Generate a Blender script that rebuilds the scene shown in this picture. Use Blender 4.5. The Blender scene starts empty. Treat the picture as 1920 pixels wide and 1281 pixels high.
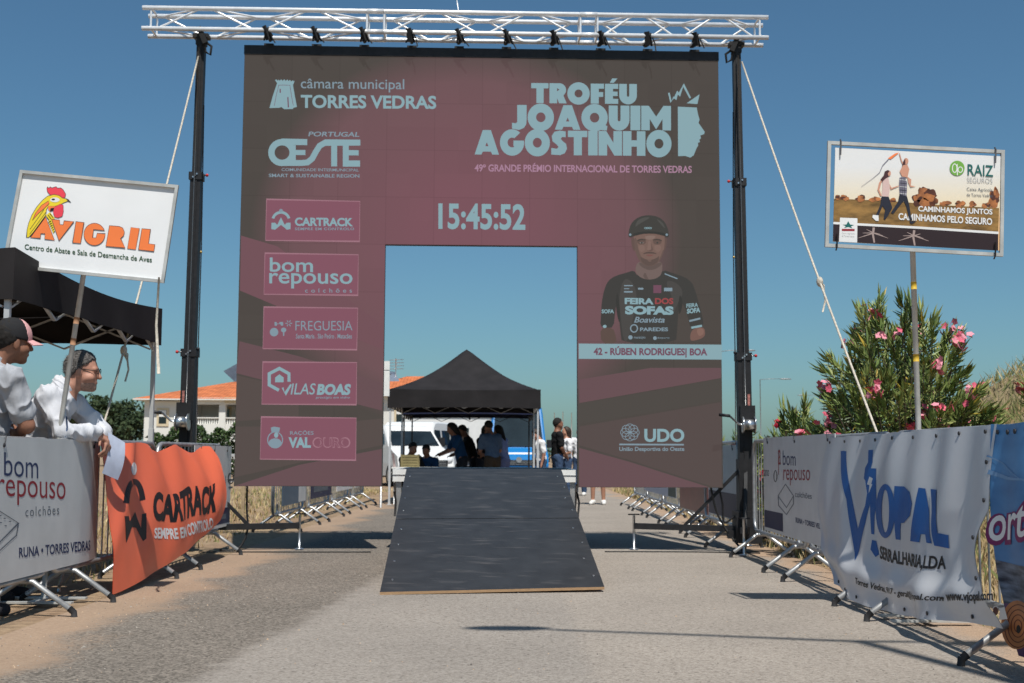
import bpy, bmesh, math, random
import numpy as np
from mathutils import Vector, Matrix

# ------------------------------------------------------------------ scene, camera, light
SC = bpy.context.scene
COL = SC.collection
R = math.radians
EXPO = 0.20
SC.view_settings.view_transform = 'Standard'
SC.view_settings.look = 'None'
SC.view_settings.exposure = EXPO
SC.view_settings.gamma = 1.0
SC.render.film_transparent = False
SC.cycles.max_bounces = 6
SC.cycles.use_denoising = True

CAM_H, PITCH, ROLL, FPX = 0.99, 0.0913346, 0.0043106, 2308.67
cam_data = bpy.data.cameras.new('camera')
cam = bpy.data.objects.new('camera', cam_data)
COL.objects.link(cam)
cam_data.sensor_width = 36.0
cam_data.lens = 36.0 * FPX / 1920.0
cam_data.clip_start = 0.05
cam_data.clip_end = 6000
cam_data.dof.use_dof = True
cam_data.dof.focus_distance = 6.0
cam_data.dof.aperture_fstop = 7.0
cam.matrix_world = Matrix.Translation((0, 0, CAM_H)) @ Matrix.Rotation(math.pi / 2 + PITCH, 4, 'X') @ Matrix.Rotation(ROLL, 4, 'Z')
SC.camera = cam

KX, KZ = -0.125, 0.545                                   # shadow shift per metre of height (x, y)
to_sun = Vector((-KX, -KZ, 1.0)).normalized()
world = bpy.data.worlds.new('World')
SC.world = world
world.use_nodes = True
wn = world.node_tree.nodes
wn.clear()
w_out = wn.new('ShaderNodeOutputWorld')
w_bg = wn.new('ShaderNodeBackground')
w_sky = wn.new('ShaderNodeTexSky')
w_sky.sky_type = 'NISHITA'
w_sky.sun_disc = False
w_sky.sun_elevation = math.asin(to_sun.z)
w_sky.sun_rotation = math.atan2(to_sun.x, to_sun.y)
w_sky.altitude = 50
w_sky.air_density = 1.0
w_sky.dust_density = 1.1
w_sky.ozone_density = 3.0
w_bg.inputs[1].default_value = 0.066
w_mx = wn.new('ShaderNodeMix'); w_mx.data_type = 'RGBA'; w_mx.blend_type = 'MULTIPLY'; w_mx.inputs[0].default_value = 1.0
w_mx.inputs[7].default_value = (0.72, 1.04, 1.11, 1)        # the clear, slightly teal Atlantic sky of the photograph
world.node_tree.links.new(w_sky.outputs[0], w_mx.inputs[6])
world.node_tree.links.new(w_mx.outputs[2], w_bg.inputs[0])
world.node_tree.links.new(w_bg.outputs[0], w_out.inputs[0])
sun_data = bpy.data.lights.new('sun', 'SUN')
sun_data.energy = 4.4
sun_data.angle = R(0.53)
sun_data.color = (1.0, 0.955, 0.88)
sun = bpy.data.objects.new('sun', sun_data)
COL.objects.link(sun)
sun.rotation_euler = to_sun.to_track_quat('Z', 'Y').to_euler()
sun.location = (3, -6, 20)

# ------------------------------------------------------------------ measuring helper: photo pixel -> point on a plane of the place
_c, _s = math.cos(PITCH), math.sin(PITCH)
_R2 = Vector((1, 0, 0)) * math.cos(ROLL) + Vector((0, -_s, _c)) * math.sin(ROLL)
_U2 = Vector((0, -_s, _c)) * math.cos(ROLL) - Vector((1, 0, 0)) * math.sin(ROLL)
_F = Vector((0, _c, _s))
CAM = Vector((0, 0, CAM_H))

def on_plane(px, py, origin, normal):
    d = _F + _R2 * ((px - 960) / FPX) - _U2 * ((py - 640.5) / FPX)
    t = (Vector(origin) - CAM).dot(normal) / d.dot(normal)
    return CAM + d * t

# ------------------------------------------------------------------ materials
def lin(c):
    return tuple((x / 12.92 if x <= 0.04045 else ((x + 0.055) / 1.055) ** 2.4) for x in (v / 255.0 for v in c))

MATS = {}
def pm(name, col, rough=0.6, metal=0.0, var=0.12, scale=6.0, bump=0.0, bscale=60.0, spec=0.4, emit=None, srgb=False, two=None, stretch=None, transm=0.0):
    """procedural principled material: base colour broken up by noise, optional bump"""
    if name in MATS:
        return MATS[name]
    m = bpy.data.materials.new(name)
    m.use_nodes = True
    nt = m.node_tree
    b = nt.nodes['Principled BSDF']
    if srgb:
        col = lin(col)
        if two: two = lin(two)
    tc = nt.nodes.new('ShaderNodeTexCoord')
    mp = nt.nodes.new('ShaderNodeMapping')
    if stretch: mp.inputs['Scale'].default_value = stretch
    nt.links.new(tc.outputs['Object'], mp.inputs['Vector'])
    nz = nt.nodes.new('ShaderNodeTexNoise')
    nz.inputs['Scale'].default_value = scale
    nz.inputs['Detail'].default_value = 5
    nt.links.new(mp.outputs[0], nz.inputs['Vector'])
    rp = nt.nodes.new('ShaderNodeValToRGB')
    rp.color_ramp.elements[0].position = 0.32
    rp.color_ramp.elements[1].position = 0.68
    a = [max(0, c * (1 - var)) for c in col]
    z = list(two) if two else [min(1, c * (1 + var)) for c in col]
    rp.color_ramp.elements[0].color = (*a, 1)
    rp.color_ramp.elements[1].color = (*z, 1)
    nt.links.new(nz.outputs['Fac'], rp.inputs[0])
    nt.links.new(rp.outputs[0], b.inputs['Base Color'])
    b.inputs['Roughness'].default_value = rough
    b.inputs['Metallic'].default_value = metal
    b.inputs['Specular IOR Level'].default_value = spec
    if transm:
        b.inputs['Transmission Weight'].default_value = transm
    if bump:
        n2 = nt.nodes.new('ShaderNodeTexNoise')
        n2.inputs['Scale'].default_value = bscale
        n2.inputs['Detail'].default_value = 4
        nt.links.new(mp.outputs[0], n2.inputs['Vector'])
        bp = nt.nodes.new('ShaderNodeBump')
        bp.inputs['Strength'].default_value = bump
        bp.inputs['Distance'].default_value = 0.02
        nt.links.new(n2.outputs['Fac'], bp.inputs['Height'])
        nt.links.new(bp.outputs[0], b.inputs['Normal'])
    if emit:
        b.inputs['Emission Color'].default_value = (*emit, 1)
        b.inputs['Emission Strength'].default_value = 1.0
    MATS[name] = m
    return m

LED_BASE = 0.007
def led(name, srgb):
    """colour shown by the LED wall (emits) on its dark matt face"""
    e = [max(0.0, c / (2 ** EXPO) - 0.006) for c in lin(srgb)]
    return pm(name, (LED_BASE,) * 3, rough=0.75, var=0.0, spec=0.1, emit=e)

def ink(name, srgb, rough=0.5, var=0.05):
    """printed colour; srgb is how a print of it looks, kept below paper white"""
    c = [x * 0.92 for x in lin(srgb)]
    return pm(name, c, rough=rough, var=var, scale=3)

# ------------------------------------------------------------------ mesh builder
class MB:
    def __init__(self):
        self.v, self.f, self.m, self.s = [], [], [], []
    def add(self, verts, faces, mat, smooth=False):
        o = len(self.v)
        self.v.extend([tuple(x) for x in verts])
        for f in faces:
            self.f.append([i + o for i in f])
            self.m.append(mat)
            self.s.append(smooth)
        return self
    def box(self, x0, x1, y0, y1, z0, z1, mat, M=None):
        vs = [Vector(p) for p in ((x0, y0, z0), (x1, y0, z0), (x1, y1, z0), (x0, y1, z0), (x0, y0, z1), (x1, y0, z1), (x1, y1, z1), (x0, y1, z1))]
        if M is not None: vs = [M @ p for p in vs]
        return self.add(vs, [(0, 3, 2, 1), (4, 5, 6, 7), (0, 1, 5, 4), (1, 2, 6, 5), (2, 3, 7, 6), (3, 0, 4, 7)], mat)
    def beam(self, p0, p1, w, h, mat, up=(0, 0, 1)):
        p0, p1 = Vector(p0), Vector(p1)
        d = (p1 - p0).normalized()
        u = Vector(up)
        if abs(d.dot(u)) > 0.98: u = Vector((0, 1, 0))
        r = d.cross(u).normalized() * (w / 2)
        t = r.cross(d).normalized() * (h / 2)
        vs = [p + a * r + b * t for p in (p0, p1) for a, b in ((-1, -1), (1, -1), (1, 1), (-1, 1))]
        return self.add(vs, [(0, 1, 2, 3), (7, 6, 5, 4), (0, 4, 5, 1), (1, 5, 6, 2), (2, 6, 7, 3), (3, 7, 4, 0)], mat)
    def tube(self, pts, r, mat, n=8, closed=False, cap=True, smooth=True):
        pts = [Vector(p) for p in pts]
        rs = r if isinstance(r, (list, tuple)) else [r] * len(pts)
        N = len(pts)
        vs = []
        prev = None
        for i, p in enumerate(pts):
            if closed:
                d = (pts[(i + 1) % N] - pts[i - 1]).normalized()
            else:
                d = (pts[min(i + 1, N - 1)] - pts[max(i - 1, 0)]).normalized()
            if prev is None:
                a = Vector((0, 0, 1)) if abs(d.z) < 0.9 else Vector((1, 0, 0))
                u = d.cross(a).normalized()
            else:
                u = (prev - d * prev.dot(d))
                u = u.normalized() if u.length > 1e-6 else d.orthogonal().normalized()
            prev = u
            w = d.cross(u)
            for k in range(n):
                t = 2 * math.pi * k / n
                vs.append(p + (u * math.cos(t) + w * math.sin(t)) * rs[i])
        fs = []
        for i in range(N if closed else N - 1):
            j = (i + 1) % N
            for k in range(n):
                fs.append((i * n + k, j * n + k, j * n + (k + 1) % n, i * n + (k + 1) % n))
        self.add(vs, fs, mat, smooth)
        if cap and not closed:
            o = len(self.v) - len(vs)
            self.f.append([o + k for k in range(n)][::-1]); self.m.append(mat); self.s.append(False)
            self.f.append([o + (N - 1) * n + k for k in range(n)]); self.m.append(mat); self.s.append(False)
        return self
    def prism(self, pts3, off, mat, mside=None):
        """polygon pts3 extruded by vector off"""
        n = len(pts3)
        off = Vector(off)
        a = [Vector(p) for p in pts3]
        b = [p + off for p in a]
        self.add(a + b, [tuple(range(n))[::-1], tuple(range(n, 2 * n))], mat)
        self.add(a + b, [(i, (i + 1) % n, n + (i + 1) % n, n + i) for i in range(n)], mside or mat)
        return self
    def ball(self, c, r, mat, nu=10, nv=6, M=None):
        if not isinstance(r, (tuple, list)): r = (r, r, r)
        c = Vector(c)
        vs = []
        for j in range(nv + 1):
            ph = math.pi * j / nv
            for i in range(nu):
                t = 2 * math.pi * i / nu
                p = Vector((r[0] * math.sin(ph) * math.cos(t), r[1] * math.sin(ph) * math.sin(t), r[2] * math.cos(ph)))
                if M is not None: p = M @ p
                vs.append(c + p)
        fs = [(j * nu + i, (j + 1) * nu + i, (j + 1) * nu + (i + 1) % nu, j * nu + (i + 1) % nu) for j in range(nv) for i in range(nu)]
        return self.add(vs, fs, mat, True)
    def disc(self, c, axis, r, h, mat, n=16, r2=None, smooth=True):
        c, a = Vector(c), Vector(axis).normalized()
        return self.tube([c - a * h / 2, c + a * h / 2], [r, r2 if r2 is not None else r], mat, n=n, smooth=smooth)
    def grid(self, fn, nu, nv, mat, smooth=True):
        vs = [fn(i / nu, j / nv) for j in range(nv + 1) for i in range(nu + 1)]
        fs = [(j * (nu + 1) + i, j * (nu + 1) + i + 1, (j + 1) * (nu + 1) + i + 1, (j + 1) * (nu + 1) + i) for j in range(nv) for i in range(nu)]
        return self.add(vs, fs, mat, smooth)

ORG = {}
def finish(name, mb, parent=None, world_coords=True, loc=None):
    """link an MB as ONE object; verts given in world coords are moved into the parent's space"""
    me = bpy.data.meshes.new(name)
    o3 = Vector((0, 0, 0))
    if parent is not None and world_coords: o3 = ORG[parent.name]
    if loc is not None: o3 = Vector(loc)
    me.from_pydata([(x[0] - o3.x, x[1] - o3.y, x[2] - o3.z) for x in mb.v], [], mb.f)
    ms = []
    for m in mb.m:
        if m not in ms: ms.append(m)
    for m in ms: me.materials.append(m)
    ix = {m: i for i, m in enumerate(ms)}
    me.polygons.foreach_set('material_index', [ix[m] for m in mb.m])
    me.polygons.foreach_set('use_smooth', mb.s)
    me.update()
    ob = bpy.data.objects.new(name, me)
    COL.objects.link(ob)
    if loc is not None: ob.location = loc
    if parent is not None: ob.parent = parent
    ORG[ob.name] = o3
    return ob

def thing(name, label, cat, loc=(0, 0, 0), group=None, rz=0.0):
    o = bpy.data.objects.new(name, None)
    o.empty_display_size = 0.2
    COL.objects.link(o)
    o.location = loc
    o.rotation_euler = (0, 0, rz)
    ORG[o.name] = Vector(loc)
    return tag(o, label, cat, group)

def tag(o, label=None, cat=None, group=None, kind=None):
    if label: o['label'] = label
    if cat: o['category'] = cat
    if group: o['group'] = group
    if kind: o['kind'] = kind
    return o

def dup(root, loc, label=None, rz=None, scale=None):
    r = root.copy()
    COL.objects.link(r)
    r.location = loc
    if rz is not None: r.rotation_euler = (0, 0, rz)
    if scale is not None: r.scale = scale
    if label: r['label'] = label
    for ch in list(root.children):
        c = ch.copy(); COL.objects.link(c); c.parent = r
        for g in list(ch.children):
            d = g.copy(); COL.objects.link(d); d.parent = c
    return r

# ------------------------------------------------------------------ flat artwork (lettering, logos) laid on a surface
_GL = {}
def glyphs(s, bold=0.0, shear=0.0, space=1.0):
    k = (s, bold, shear, space)
    if k in _GL: return _GL[k]
    cu = bpy.data.curves.new('lettering_source', 'FONT')
    cu.body = s
    cu.size = 1.0
    cu.resolution_u = 4
    cu.offset = bold
    cu.shear = shear
    cu.space_character = space
    ob = bpy.data.objects.new('lettering_source', cu)
    COL.objects.link(ob)
    dg = bpy.context.evaluated_depsgraph_get()
    me = bpy.data.meshes.new_from_object(ob.evaluated_get(dg))
    vs = np.array([v.co[:2] for v in me.vertices])
    fs = [tuple(p.vertices) for p in me.polygons]
    bpy.data.objects.remove(ob); bpy.data.curves.remove(cu); bpy.data.meshes.remove(me)
    lo, hi = vs.min(0), vs.max(0)
    vs = (vs - lo) / (hi - lo)
    _GL[k] = (vs, fs)
    return _GL[k]

class Art:
    """2-D artwork in surface coordinates (u,v); px2uv turns positions measured on the photo into (u,v)"""
    def __init__(self, px2uv):
        self.q = px2uv
        self.items = []                                    # (verts uv, faces, mat, layer)
    def uv(self, pts, m, L=0):
        self.items.append(([tuple(p) for p in pts], [tuple(range(len(pts)))], m, L)); return self
    def poly(self, pts, m, L=0):
        return self.uv([self.q(*p) for p in pts], m, L)
    def rect(self, x0, y0, x1, y1, m, L=0):
        return self.poly([(x0, y1), (x1, y1), (x1, y0), (x0, y0)], m, L)
    def text(self, s, x0, y0, x1, y1, m, L=1, bold=0.0, shear=0.0, dy=0.0, space=1.0, dx=0.0):
        """ink box x0..x1, y0(top)..y1(bottom) at the left end; dy: drop of the right end; dx: slant of the top"""
        vs, fs = glyphs(s, bold, shear, space)
        a = np.array(self.q(x0, y1)); b = np.array(self.q(x1, y1 + dy)); c = np.array(self.q(x0 + dx, y0))
        d = np.array(self.q(x1 + dx, y0 + dy))
        S, T = vs[:, :1], vs[:, 1:]
        P = a * (1 - S) * (1 - T) + b * S * (1 - T) + c * (1 - S) * T + d * S * T
        self.items.append(([tuple(p) for p in P], fs, m, L)); return self
    def ell(self, cx, cy, rx, ry, m, L=1, n=24, a0=0, a1=360):
        return self.poly([(cx + rx * math.cos(R(a0 + (a1 - a0) * i / n)), cy - ry * math.sin(R(a0 + (a1 - a0) * i / n))) for i in range(n + (a1 - a0 < 360))], m, L)
    def ring(self, cx, cy, rx, ry, w, m, L=1, n=28, a0=0, a1=360):
        full = (a1 - a0) >= 360
        N = n if full else n + 1
        A = [R(a0 + (a1 - a0) * i / n) for i in range(N)]
        o = [self.q(cx + rx * math.cos(t), cy - ry * math.sin(t)) for t in A]
        k = (rx - w) / rx
        i_ = [self.q(cx + rx * k * math.cos(t), cy - (ry - w) * math.sin(t)) for t in A]
        fs = [(j, (j + 1) % N, N + (j + 1) % N, N + j) for j in range(N if full else N - 1)]
        self.items.append((o + i_, fs, m, L)); return self
    def stroke(self, pts, w, m, L=1, w1=None):
        """open polyline of pixel width w (tapering to w1)"""
        P = [np.array(p, float) for p in pts]
        n = len(P)
        lft, rgt = [], []
        for i in range(n):
            d = P[min(i + 1, n - 1)] - P[max(i - 1, 0)]
            d /= max(1e-9, np.hypot(*d))
            nn = np.array([-d[1], d[0]])
            ww = (w if w1 is None else w + (w1 - w) * i / (n - 1)) / 2
            if 0 < i < n - 1:
                e = P[i] - P[i - 1]; e /= max(1e-9, np.hypot(*e))
                ww /= max(0.5, abs(float(np.dot(nn, [-e[1], e[0]]))))
            lft.append(self.q(*(P[i] + nn * ww))); rgt.append(self.q(*(P[i] - nn * ww)))
        fs = [(i, i + 1, n + i + 1, n + i) for i in range(n - 1)]
        self.items.append((lft + rgt, fs, m, L)); return self
    def outline(self, pts, w, m, L=1):
        return self.stroke(list(pts) + [pts[0], pts[1]], w, m, L)
    def into(self, mb, surf, base=0.0025, step=0.0012, cut=None):
        """surf(u,v,d) -> point; d is the height above the surface"""
        for k, (vs, fs, m, L) in enumerate(self.items):
            d = base + L * step + (k % 12) * 0.00008
            if cut is None:
                mb.add([surf(u, v, d) for u, v in vs], fs, m)
                continue
            bm = bmesh.new()
            bv = [bm.verts.new((u, v, 0)) for u, v in vs]
            for f in fs:
                try: bm.faces.new([bv[i] for i in f])
                except ValueError: pass
            cu, cv = cut
            us = [p[0] for p in vs]; vv = [p[1] for p in vs]
            for ax, lo, hi, st in ((0, min(us), max(us), cu), (1, min(vv), max(vv), cv)):
                t = math.ceil(lo / st) * st
                while t < hi:
                    co = [0, 0, 0]; no = [0, 0, 0]
                    co[ax] = t; no[ax] = 1
                    bmesh.ops.bisect_plane(bm, geom=bm.verts[:] + bm.edges[:] + bm.faces[:], plane_co=co, plane_no=no, dist=1e-7)
                    t += st
            bm.verts.index_update()
            mb.add([surf(v.co.x, v.co.y, d) for v in bm.verts], [[v.index for v in f.verts] for f in bm.faces], m)
            bm.free()
        return mb

def smooth(pts, n=2):
    for _ in range(n):
        q = []
        for i in range(len(pts)):
            a, b = pts[i], pts[(i + 1) % len(pts)]
            q += [(a[0] * .75 + b[0] * .25, a[1] * .75 + b[1] * .25), (a[0] * .25 + b[0] * .75, a[1] * .25 + b[1] * .75)]
        pts = q
    return pts

def homography(src, dst):
    A, b = [], []
    for (x, y), (u, v) in zip(src, dst):
        A.append([x, y, 1, 0, 0, 0, -u * x, -u * y]); b.append(u)
        A.append([0, 0, 0, x, y, 1, -v * x, -v * y]); b.append(v)
    h = np.linalg.solve(np.array(A, float), np.array(b, float))
    def f(x, y):
        w = h[6] * x + h[7] * y + 1
        return ((h[0] * x + h[1] * y + h[2]) / w, (h[3] * x + h[4] * y + h[5]) / w)
    return f
# ------------------------------------------------------------------ ground, road, bank
rng = random.Random(7)

def ground_material():
    m = bpy.data.materials.new('dry_earth'); m.use_nodes = True
    nt = m.node_tree; N = nt.nodes; L = nt.links
    b = N['Principled BSDF']; b.inputs['Roughness'].default_value = 0.95; b.inputs['Specular IOR Level'].default_value = 0.1
    tc = N.new('ShaderNodeTexCoord')
    n1 = N.new('ShaderNodeTexNoise'); n1.inputs['Scale'].default_value = 0.7; n1.inputs['Detail'].default_value = 8
    n2 = N.new('ShaderNodeTexNoise'); n2.inputs['Scale'].default_value = 14; n2.inputs['Detail'].default_value = 6
    n3 = N.new('ShaderNodeTexNoise'); n3.inputs['Scale'].default_value = 90; n3.inputs['Detail'].default_value = 3
    for n in (n1, n2, n3): L.new(tc.outputs['Object'], n.inputs['Vector'])
    r1 = N.new('ShaderNodeValToRGB')
    r1.color_ramp.elements[0].position = 0.35; r1.color_ramp.elements[0].color = (0.30, 0.205, 0.14, 1)
    r1.color_ramp.elements[1].position = 0.7; r1.color_ramp.elements[1].color = (0.40, 0.31, 0.205, 1)
    L.new(n1.outputs['Fac'], r1.inputs[0])
    r2 = N.new('ShaderNodeValToRGB')
    r2.color_ramp.elements[0].position = 0.3; r2.color_ramp.elements[0].color = (0.62, 0.6, 0.58, 1)
    r2.color_ramp.elements[1].position = 0.65; r2.color_ramp.elements[1].color = (1.1, 1.08, 1.05, 1)
    L.new(n2.outputs['Fac'], r2.inputs[0])
    mx = N.new('ShaderNodeMix'); mx.data_type = 'RGBA'; mx.blend_type = 'MULTIPLY'; mx.inputs[0].default_value = 1.0
    L.new(r1.outputs[0], mx.inputs[6]); L.new(r2.outputs[0], mx.inputs[7])
    L.new(mx.outputs[2], b.inputs['Base Color'])
    ad = N.new('ShaderNodeMath'); L.new(n2.outputs['Fac'], ad.inputs[0]); L.new(n3.outputs['Fac'], ad.inputs[1])
    bp = N.new('ShaderNodeBump'); bp.inputs['Strength'].default_value = 0.6; bp.inputs['Distance'].default_value = 0.03
    L.new(ad.outputs[0], bp.inputs['Height']); L.new(bp.outputs[0], b.inputs['Normal'])
    return m

def road_material():
    """worn asphalt: smoother pale lane, coarser strip on the left, sand drifted over both edges"""
    m = bpy.data.materials.new('worn_asphalt'); m.use_nodes = True
    nt = m.node_tree; N = nt.nodes; L = nt.links
    b = N['Principled BSDF']; b.inputs['Roughness'].default_value = 0.9; b.inputs['Specular IOR Level'].default_value = 0.15
    tc = N.new('ShaderNodeTexCoord')
    sx = N.new('ShaderNodeSeparateXYZ'); L.new(tc.outputs['Object'], sx.inputs[0])
    def noise(scale, det=4, rough=0.5):
        n = N.new('ShaderNodeTexNoise'); n.inputs['Scale'].default_value = scale; n.inputs['Detail'].default_value = det
        n.inputs['Roughness'].default_value = rough
        L.new(tc.outputs['Object'], n.inputs['Vector']); return n
    def math_(op, a, bb=None, clamp=False):
        n = N.new('ShaderNodeMath'); n.operation = op; n.use_clamp = clamp
        for i, x in enumerate((a, bb)):
            if x is None: continue
            if isinstance(x, (int, float)): n.inputs[i].default_value = x
            else: L.new(x, n.inputs[i])
        return n.outputs[0]
    def ramp(fac, p0, c0, p1, c1):
        r = N.new('ShaderNodeValToRGB')
        r.color_ramp.elements[0].position = p0; r.color_ramp.elements[0].color = (*c0, 1)
        r.color_ramp.elements[1].position = p1; r.color_ramp.elements[1].color = (*c1, 1)
        L.new(fac, r.inputs[0]); return r.outputs[0]
    def mix(f, a, bb, mode='MIX'):
        n = N.new('ShaderNodeMix'); n.data_type = 'RGBA'; n.blend_type = mode
        if isinstance(f, (int, float)): n.inputs[0].default_value = f
        else: L.new(f, n.inputs[0])
        L.new(a, n.inputs[6]); L.new(bb, n.inputs[7]); return n.outputs[2]
    vo = N.new('ShaderNodeTexVoronoi'); vo.inputs['Scale'].default_value = 85
    L.new(tc.outputs['Object'], vo.inputs['Vector'])
    vf = N.new('ShaderNodeTexVoronoi'); vf.inputs['Scale'].default_value = 95
    L.new(tc.outputs['Object'], vf.inputs['Vector'])
    big = noise(0.9, 6).outputs['Fac']; mid = noise(6, 6).outputs['Fac']; fine = noise(75, 3).outputs['Fac']; grit = noise(34, 5, 0.7).outputs['Fac']
    sepc = N.new('ShaderNodeSeparateColor'); L.new(vo.outputs['Color'], sepc.inputs[0])
    sepf = N.new('ShaderNodeSeparateColor'); L.new(vf.outputs['Color'], sepf.inputs[0])
    pale = ramp(sepf.outputs[0], 0.0, (0.255, 0.225, 0.198), 1.0, (0.37, 0.335, 0.30))
    pits = ramp(grit, 0.34, (0.55, 0.54, 0.53), 0.45, (1, 1, 1))
    pale = mix(1.0, pale, pits, 'MULTIPLY')
    coarse = ramp(sepc.outputs[0], 0.0, (0.10, 0.088, 0.076), 1.0, (0.30, 0.262, 0.225))
    wob = math_('MULTIPLY', math_('SUBTRACT', mid, 0.5), 0.35)
    # seam runs slightly skew to the road
    xs = math_('ADD', math_('ADD', sx.outputs[0], math_('MULTIPLY', sx.outputs[1], -0.075)), wob)
    seam = math_('MULTIPLY', math_('ADD', xs, 1.86), 7.0, True)
    base = mix(seam, coarse, pale)
    sand = ramp(grit, 0.25, (0.29, 0.205, 0.145), 0.75, (0.43, 0.315, 0.23))
    wob2 = math_('ADD', math_('MULTIPLY', math_('SUBTRACT', big, 0.5), 1.3), math_('MULTIPLY', math_('SUBTRACT', grit, 0.5), 0.5))
    xe = math_('ADD', sx.outputs[0], wob2)
    sl = math_('MULTIPLY', math_('SUBTRACT', math_('MULTIPLY', xe, -1.0), 2.16), 4.5, True)
    sr = math_('MULTIPLY', math_('SUBTRACT', xe, 2.3), 3.0, True)
    base = mix(math_('MAXIMUM', sl, sr), base, sand)
    tint = ramp(big, 0.3, (0.88, 0.875, 0.87), 0.7, (1.05, 1.04, 1.03))
    base = mix(1.0, base, tint, 'MULTIPLY')
    # patched lane: a paler strip on the right half
    lane = math_('MULTIPLY', math_('SUBTRACT', math_('ADD', sx.outputs[0], math_('MULTIPLY', wob, 0.4)), 0.33), 12.0, True)
    dark = ramp(lane, 0.0, (0.95, 0.955, 0.955), 1.0, (1.03, 1.02, 1.0))
    base = mix(1.0, base, dark, 'MULTIPLY')
    L.new(base, b.inputs['Base Color'])
    hh = math_('ADD', math_('MULTIPLY', vo.outputs['Distance'], 0.8), fine)
    bp = N.new('ShaderNodeBump'); bp.inputs['Strength'].default_value = 0.55; bp.inputs['Distance'].default_value = 0.012
    L.new(hh, bp.inputs['Height']); L.new(bp.outputs[0], b.inputs['Normal'])
    return m

mb = MB()
mb.add([(-3000, -200, 0), (3000, -200, 0), (3000, 4500, 0), (-3000, 4500, 0)], [(0, 1, 2, 3)], ground_material())
g = finish('ground', mb); tag(g, kind='structure')
mb = MB()
mb.add([(-2.75, -30, .004), (2.75, -30, .004), (2.75, 140, .004), (-2.75, 140, .004)], [(0, 1, 2, 3)], road_material())
g = finish('road', mb); tag(g, kind='structure')

# low dry bank on the right, behind the shrubs
def bank(u, v):
    y = 13 + v * 40; xs = 5.0 + max(0, y - 16) * .30; x = xs + u * 18
    h = 2.7 * (1 - math.exp(-((x - xs) / 1.6) ** 2)) * min(1, (v * 6)) * (0.8 + 0.2 * math.sin(y * 0.5) + 0.12 * math.sin(x * 1.3 + y * .9))
    return (x, y, h - 0.02)
mb = MB(); mb.grid(bank, 40, 60, pm('dry_bank_soil', (0.27, 0.21, 0.125), rough=1, var=.3, scale=3, bump=.5, bscale=20, spec=.05))
g = finish('grassy_bank', mb); tag(g, kind='structure')

# loose grit and pebbles swept to the road edges
r = random.Random(12); mb = MB()
pebm = [pm('pebble_grey', (.30, .27, .24), rough=.9, var=.3), pm('pebble_tan', (.40, .29, .20), rough=.9, var=.3), pm('pebble_dark', (.12, .105, .095), rough=.9, var=.3)]
for i in range(2600):
    x = r.choice((-2.35 + r.gauss(0, .35), -2.35 + r.gauss(0, .35), 2.25 + r.gauss(0, .25), r.uniform(-2.2, 2.2))); y = 3.2 + 13 * r.random() ** 1.6
    q = r.uniform(.002, .0065) * (1.6 if r.random() < .06 else 1)
    a = r.uniform(0, 6.28); c, s_ = math.cos(a) * q, math.sin(a) * q
    mb.add([(x + c, y + s_, .004), (x - s_, y + c * .8, .004), (x - c, y - s_, .004), (x + s_ * .8, y - c, .004), (x + c * .2, y, .004 + q * r.uniform(.6, 1.1))], [(0, 1, 4), (1, 2, 4), (2, 3, 4), (3, 0, 4)], r.choice(pebm))
g = finish('grit', mb); tag(g, 'loose grit and pebbles on the asphalt', 'gravel', kind='stuff')

# tufts of dry grass along both verges
def grass(n, fn, mats, hmin, hmax, seed):
    r = random.Random(seed); mb = MB()
    for i in range(n):
        x, y, z, k = fn(r)
        h = r.uniform(hmin, hmax) * k
        a = r.uniform(0, math.pi); w = r.uniform(.0025, .006) * (1 + y / 14)
        lx, ly = r.gauss(0, .35) * h, r.gauss(0, .35) * h
        dx, dy = math.cos(a) * w, math.sin(a) * w
        mb.add([(x - dx, y - dy, z), (x + dx, y + dy, z), (x + dx * .5 + lx * .5, y + dy * .5 + ly * .5, z + h * .6), (x + lx, y + ly, z + h)], [(0, 1, 2, 3)], r.choice(mats))
    return mb
straw = [pm('straw_a', (0.42, 0.31, 0.155), rough=.9, var=.15), pm('straw_b', (0.33, 0.235, 0.12), rough=.9, var=.2), pm('straw_c', (0.50, 0.40, 0.22), rough=.9, var=.15), pm('straw_green', (0.16, 0.17, 0.06), rough=.9, var=.2)]
def verge_left(r):
    x = -3.25 - abs(r.gauss(0, 1)) * 2.6; y = r.uniform(5.5, 34)
    dense = 0.5 + 0.5 * math.sin(x * 2.1 + 1.3 * math.sin(y * 1.7)) * math.sin(y * 2.3)
    return x, y, 0, 0.35 + 0.9 * dense * min(1, (-3.1 - x) / 1.0)
g = finish('dry_grass', grass(9000, verge_left, straw, .03, .18, 3)); tag(g, 'dry straw grass along the left verge', 'grass', kind='stuff')
def verge_right(r):
    x = 2.75 + abs(r.gauss(0, 1)) * 1.3; y = r.uniform(4.5, 34)
    return x, y, 0, 0.3 + 0.8 * min(1, (x - 2.6))
g = finish('dry_grass', grass(8000, verge_right, straw, .06, .4, 4)); tag(g, 'dry straw grass along the right verge', 'grass', kind='stuff')
def bank_pts(r):
    u, v = r.random() ** .9 * .6, r.random() ** 1.3 * .7
    x, y, z = bank(u, v); return x, y, z, 1
g = finish('dry_grass', grass(34000, bank_pts, straw + [MATS['straw_green']] * 3, .16, .45, 5)); tag(g, 'tall dry grass covering the bank behind the pink shrubs', 'grass', kind='stuff')
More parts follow.
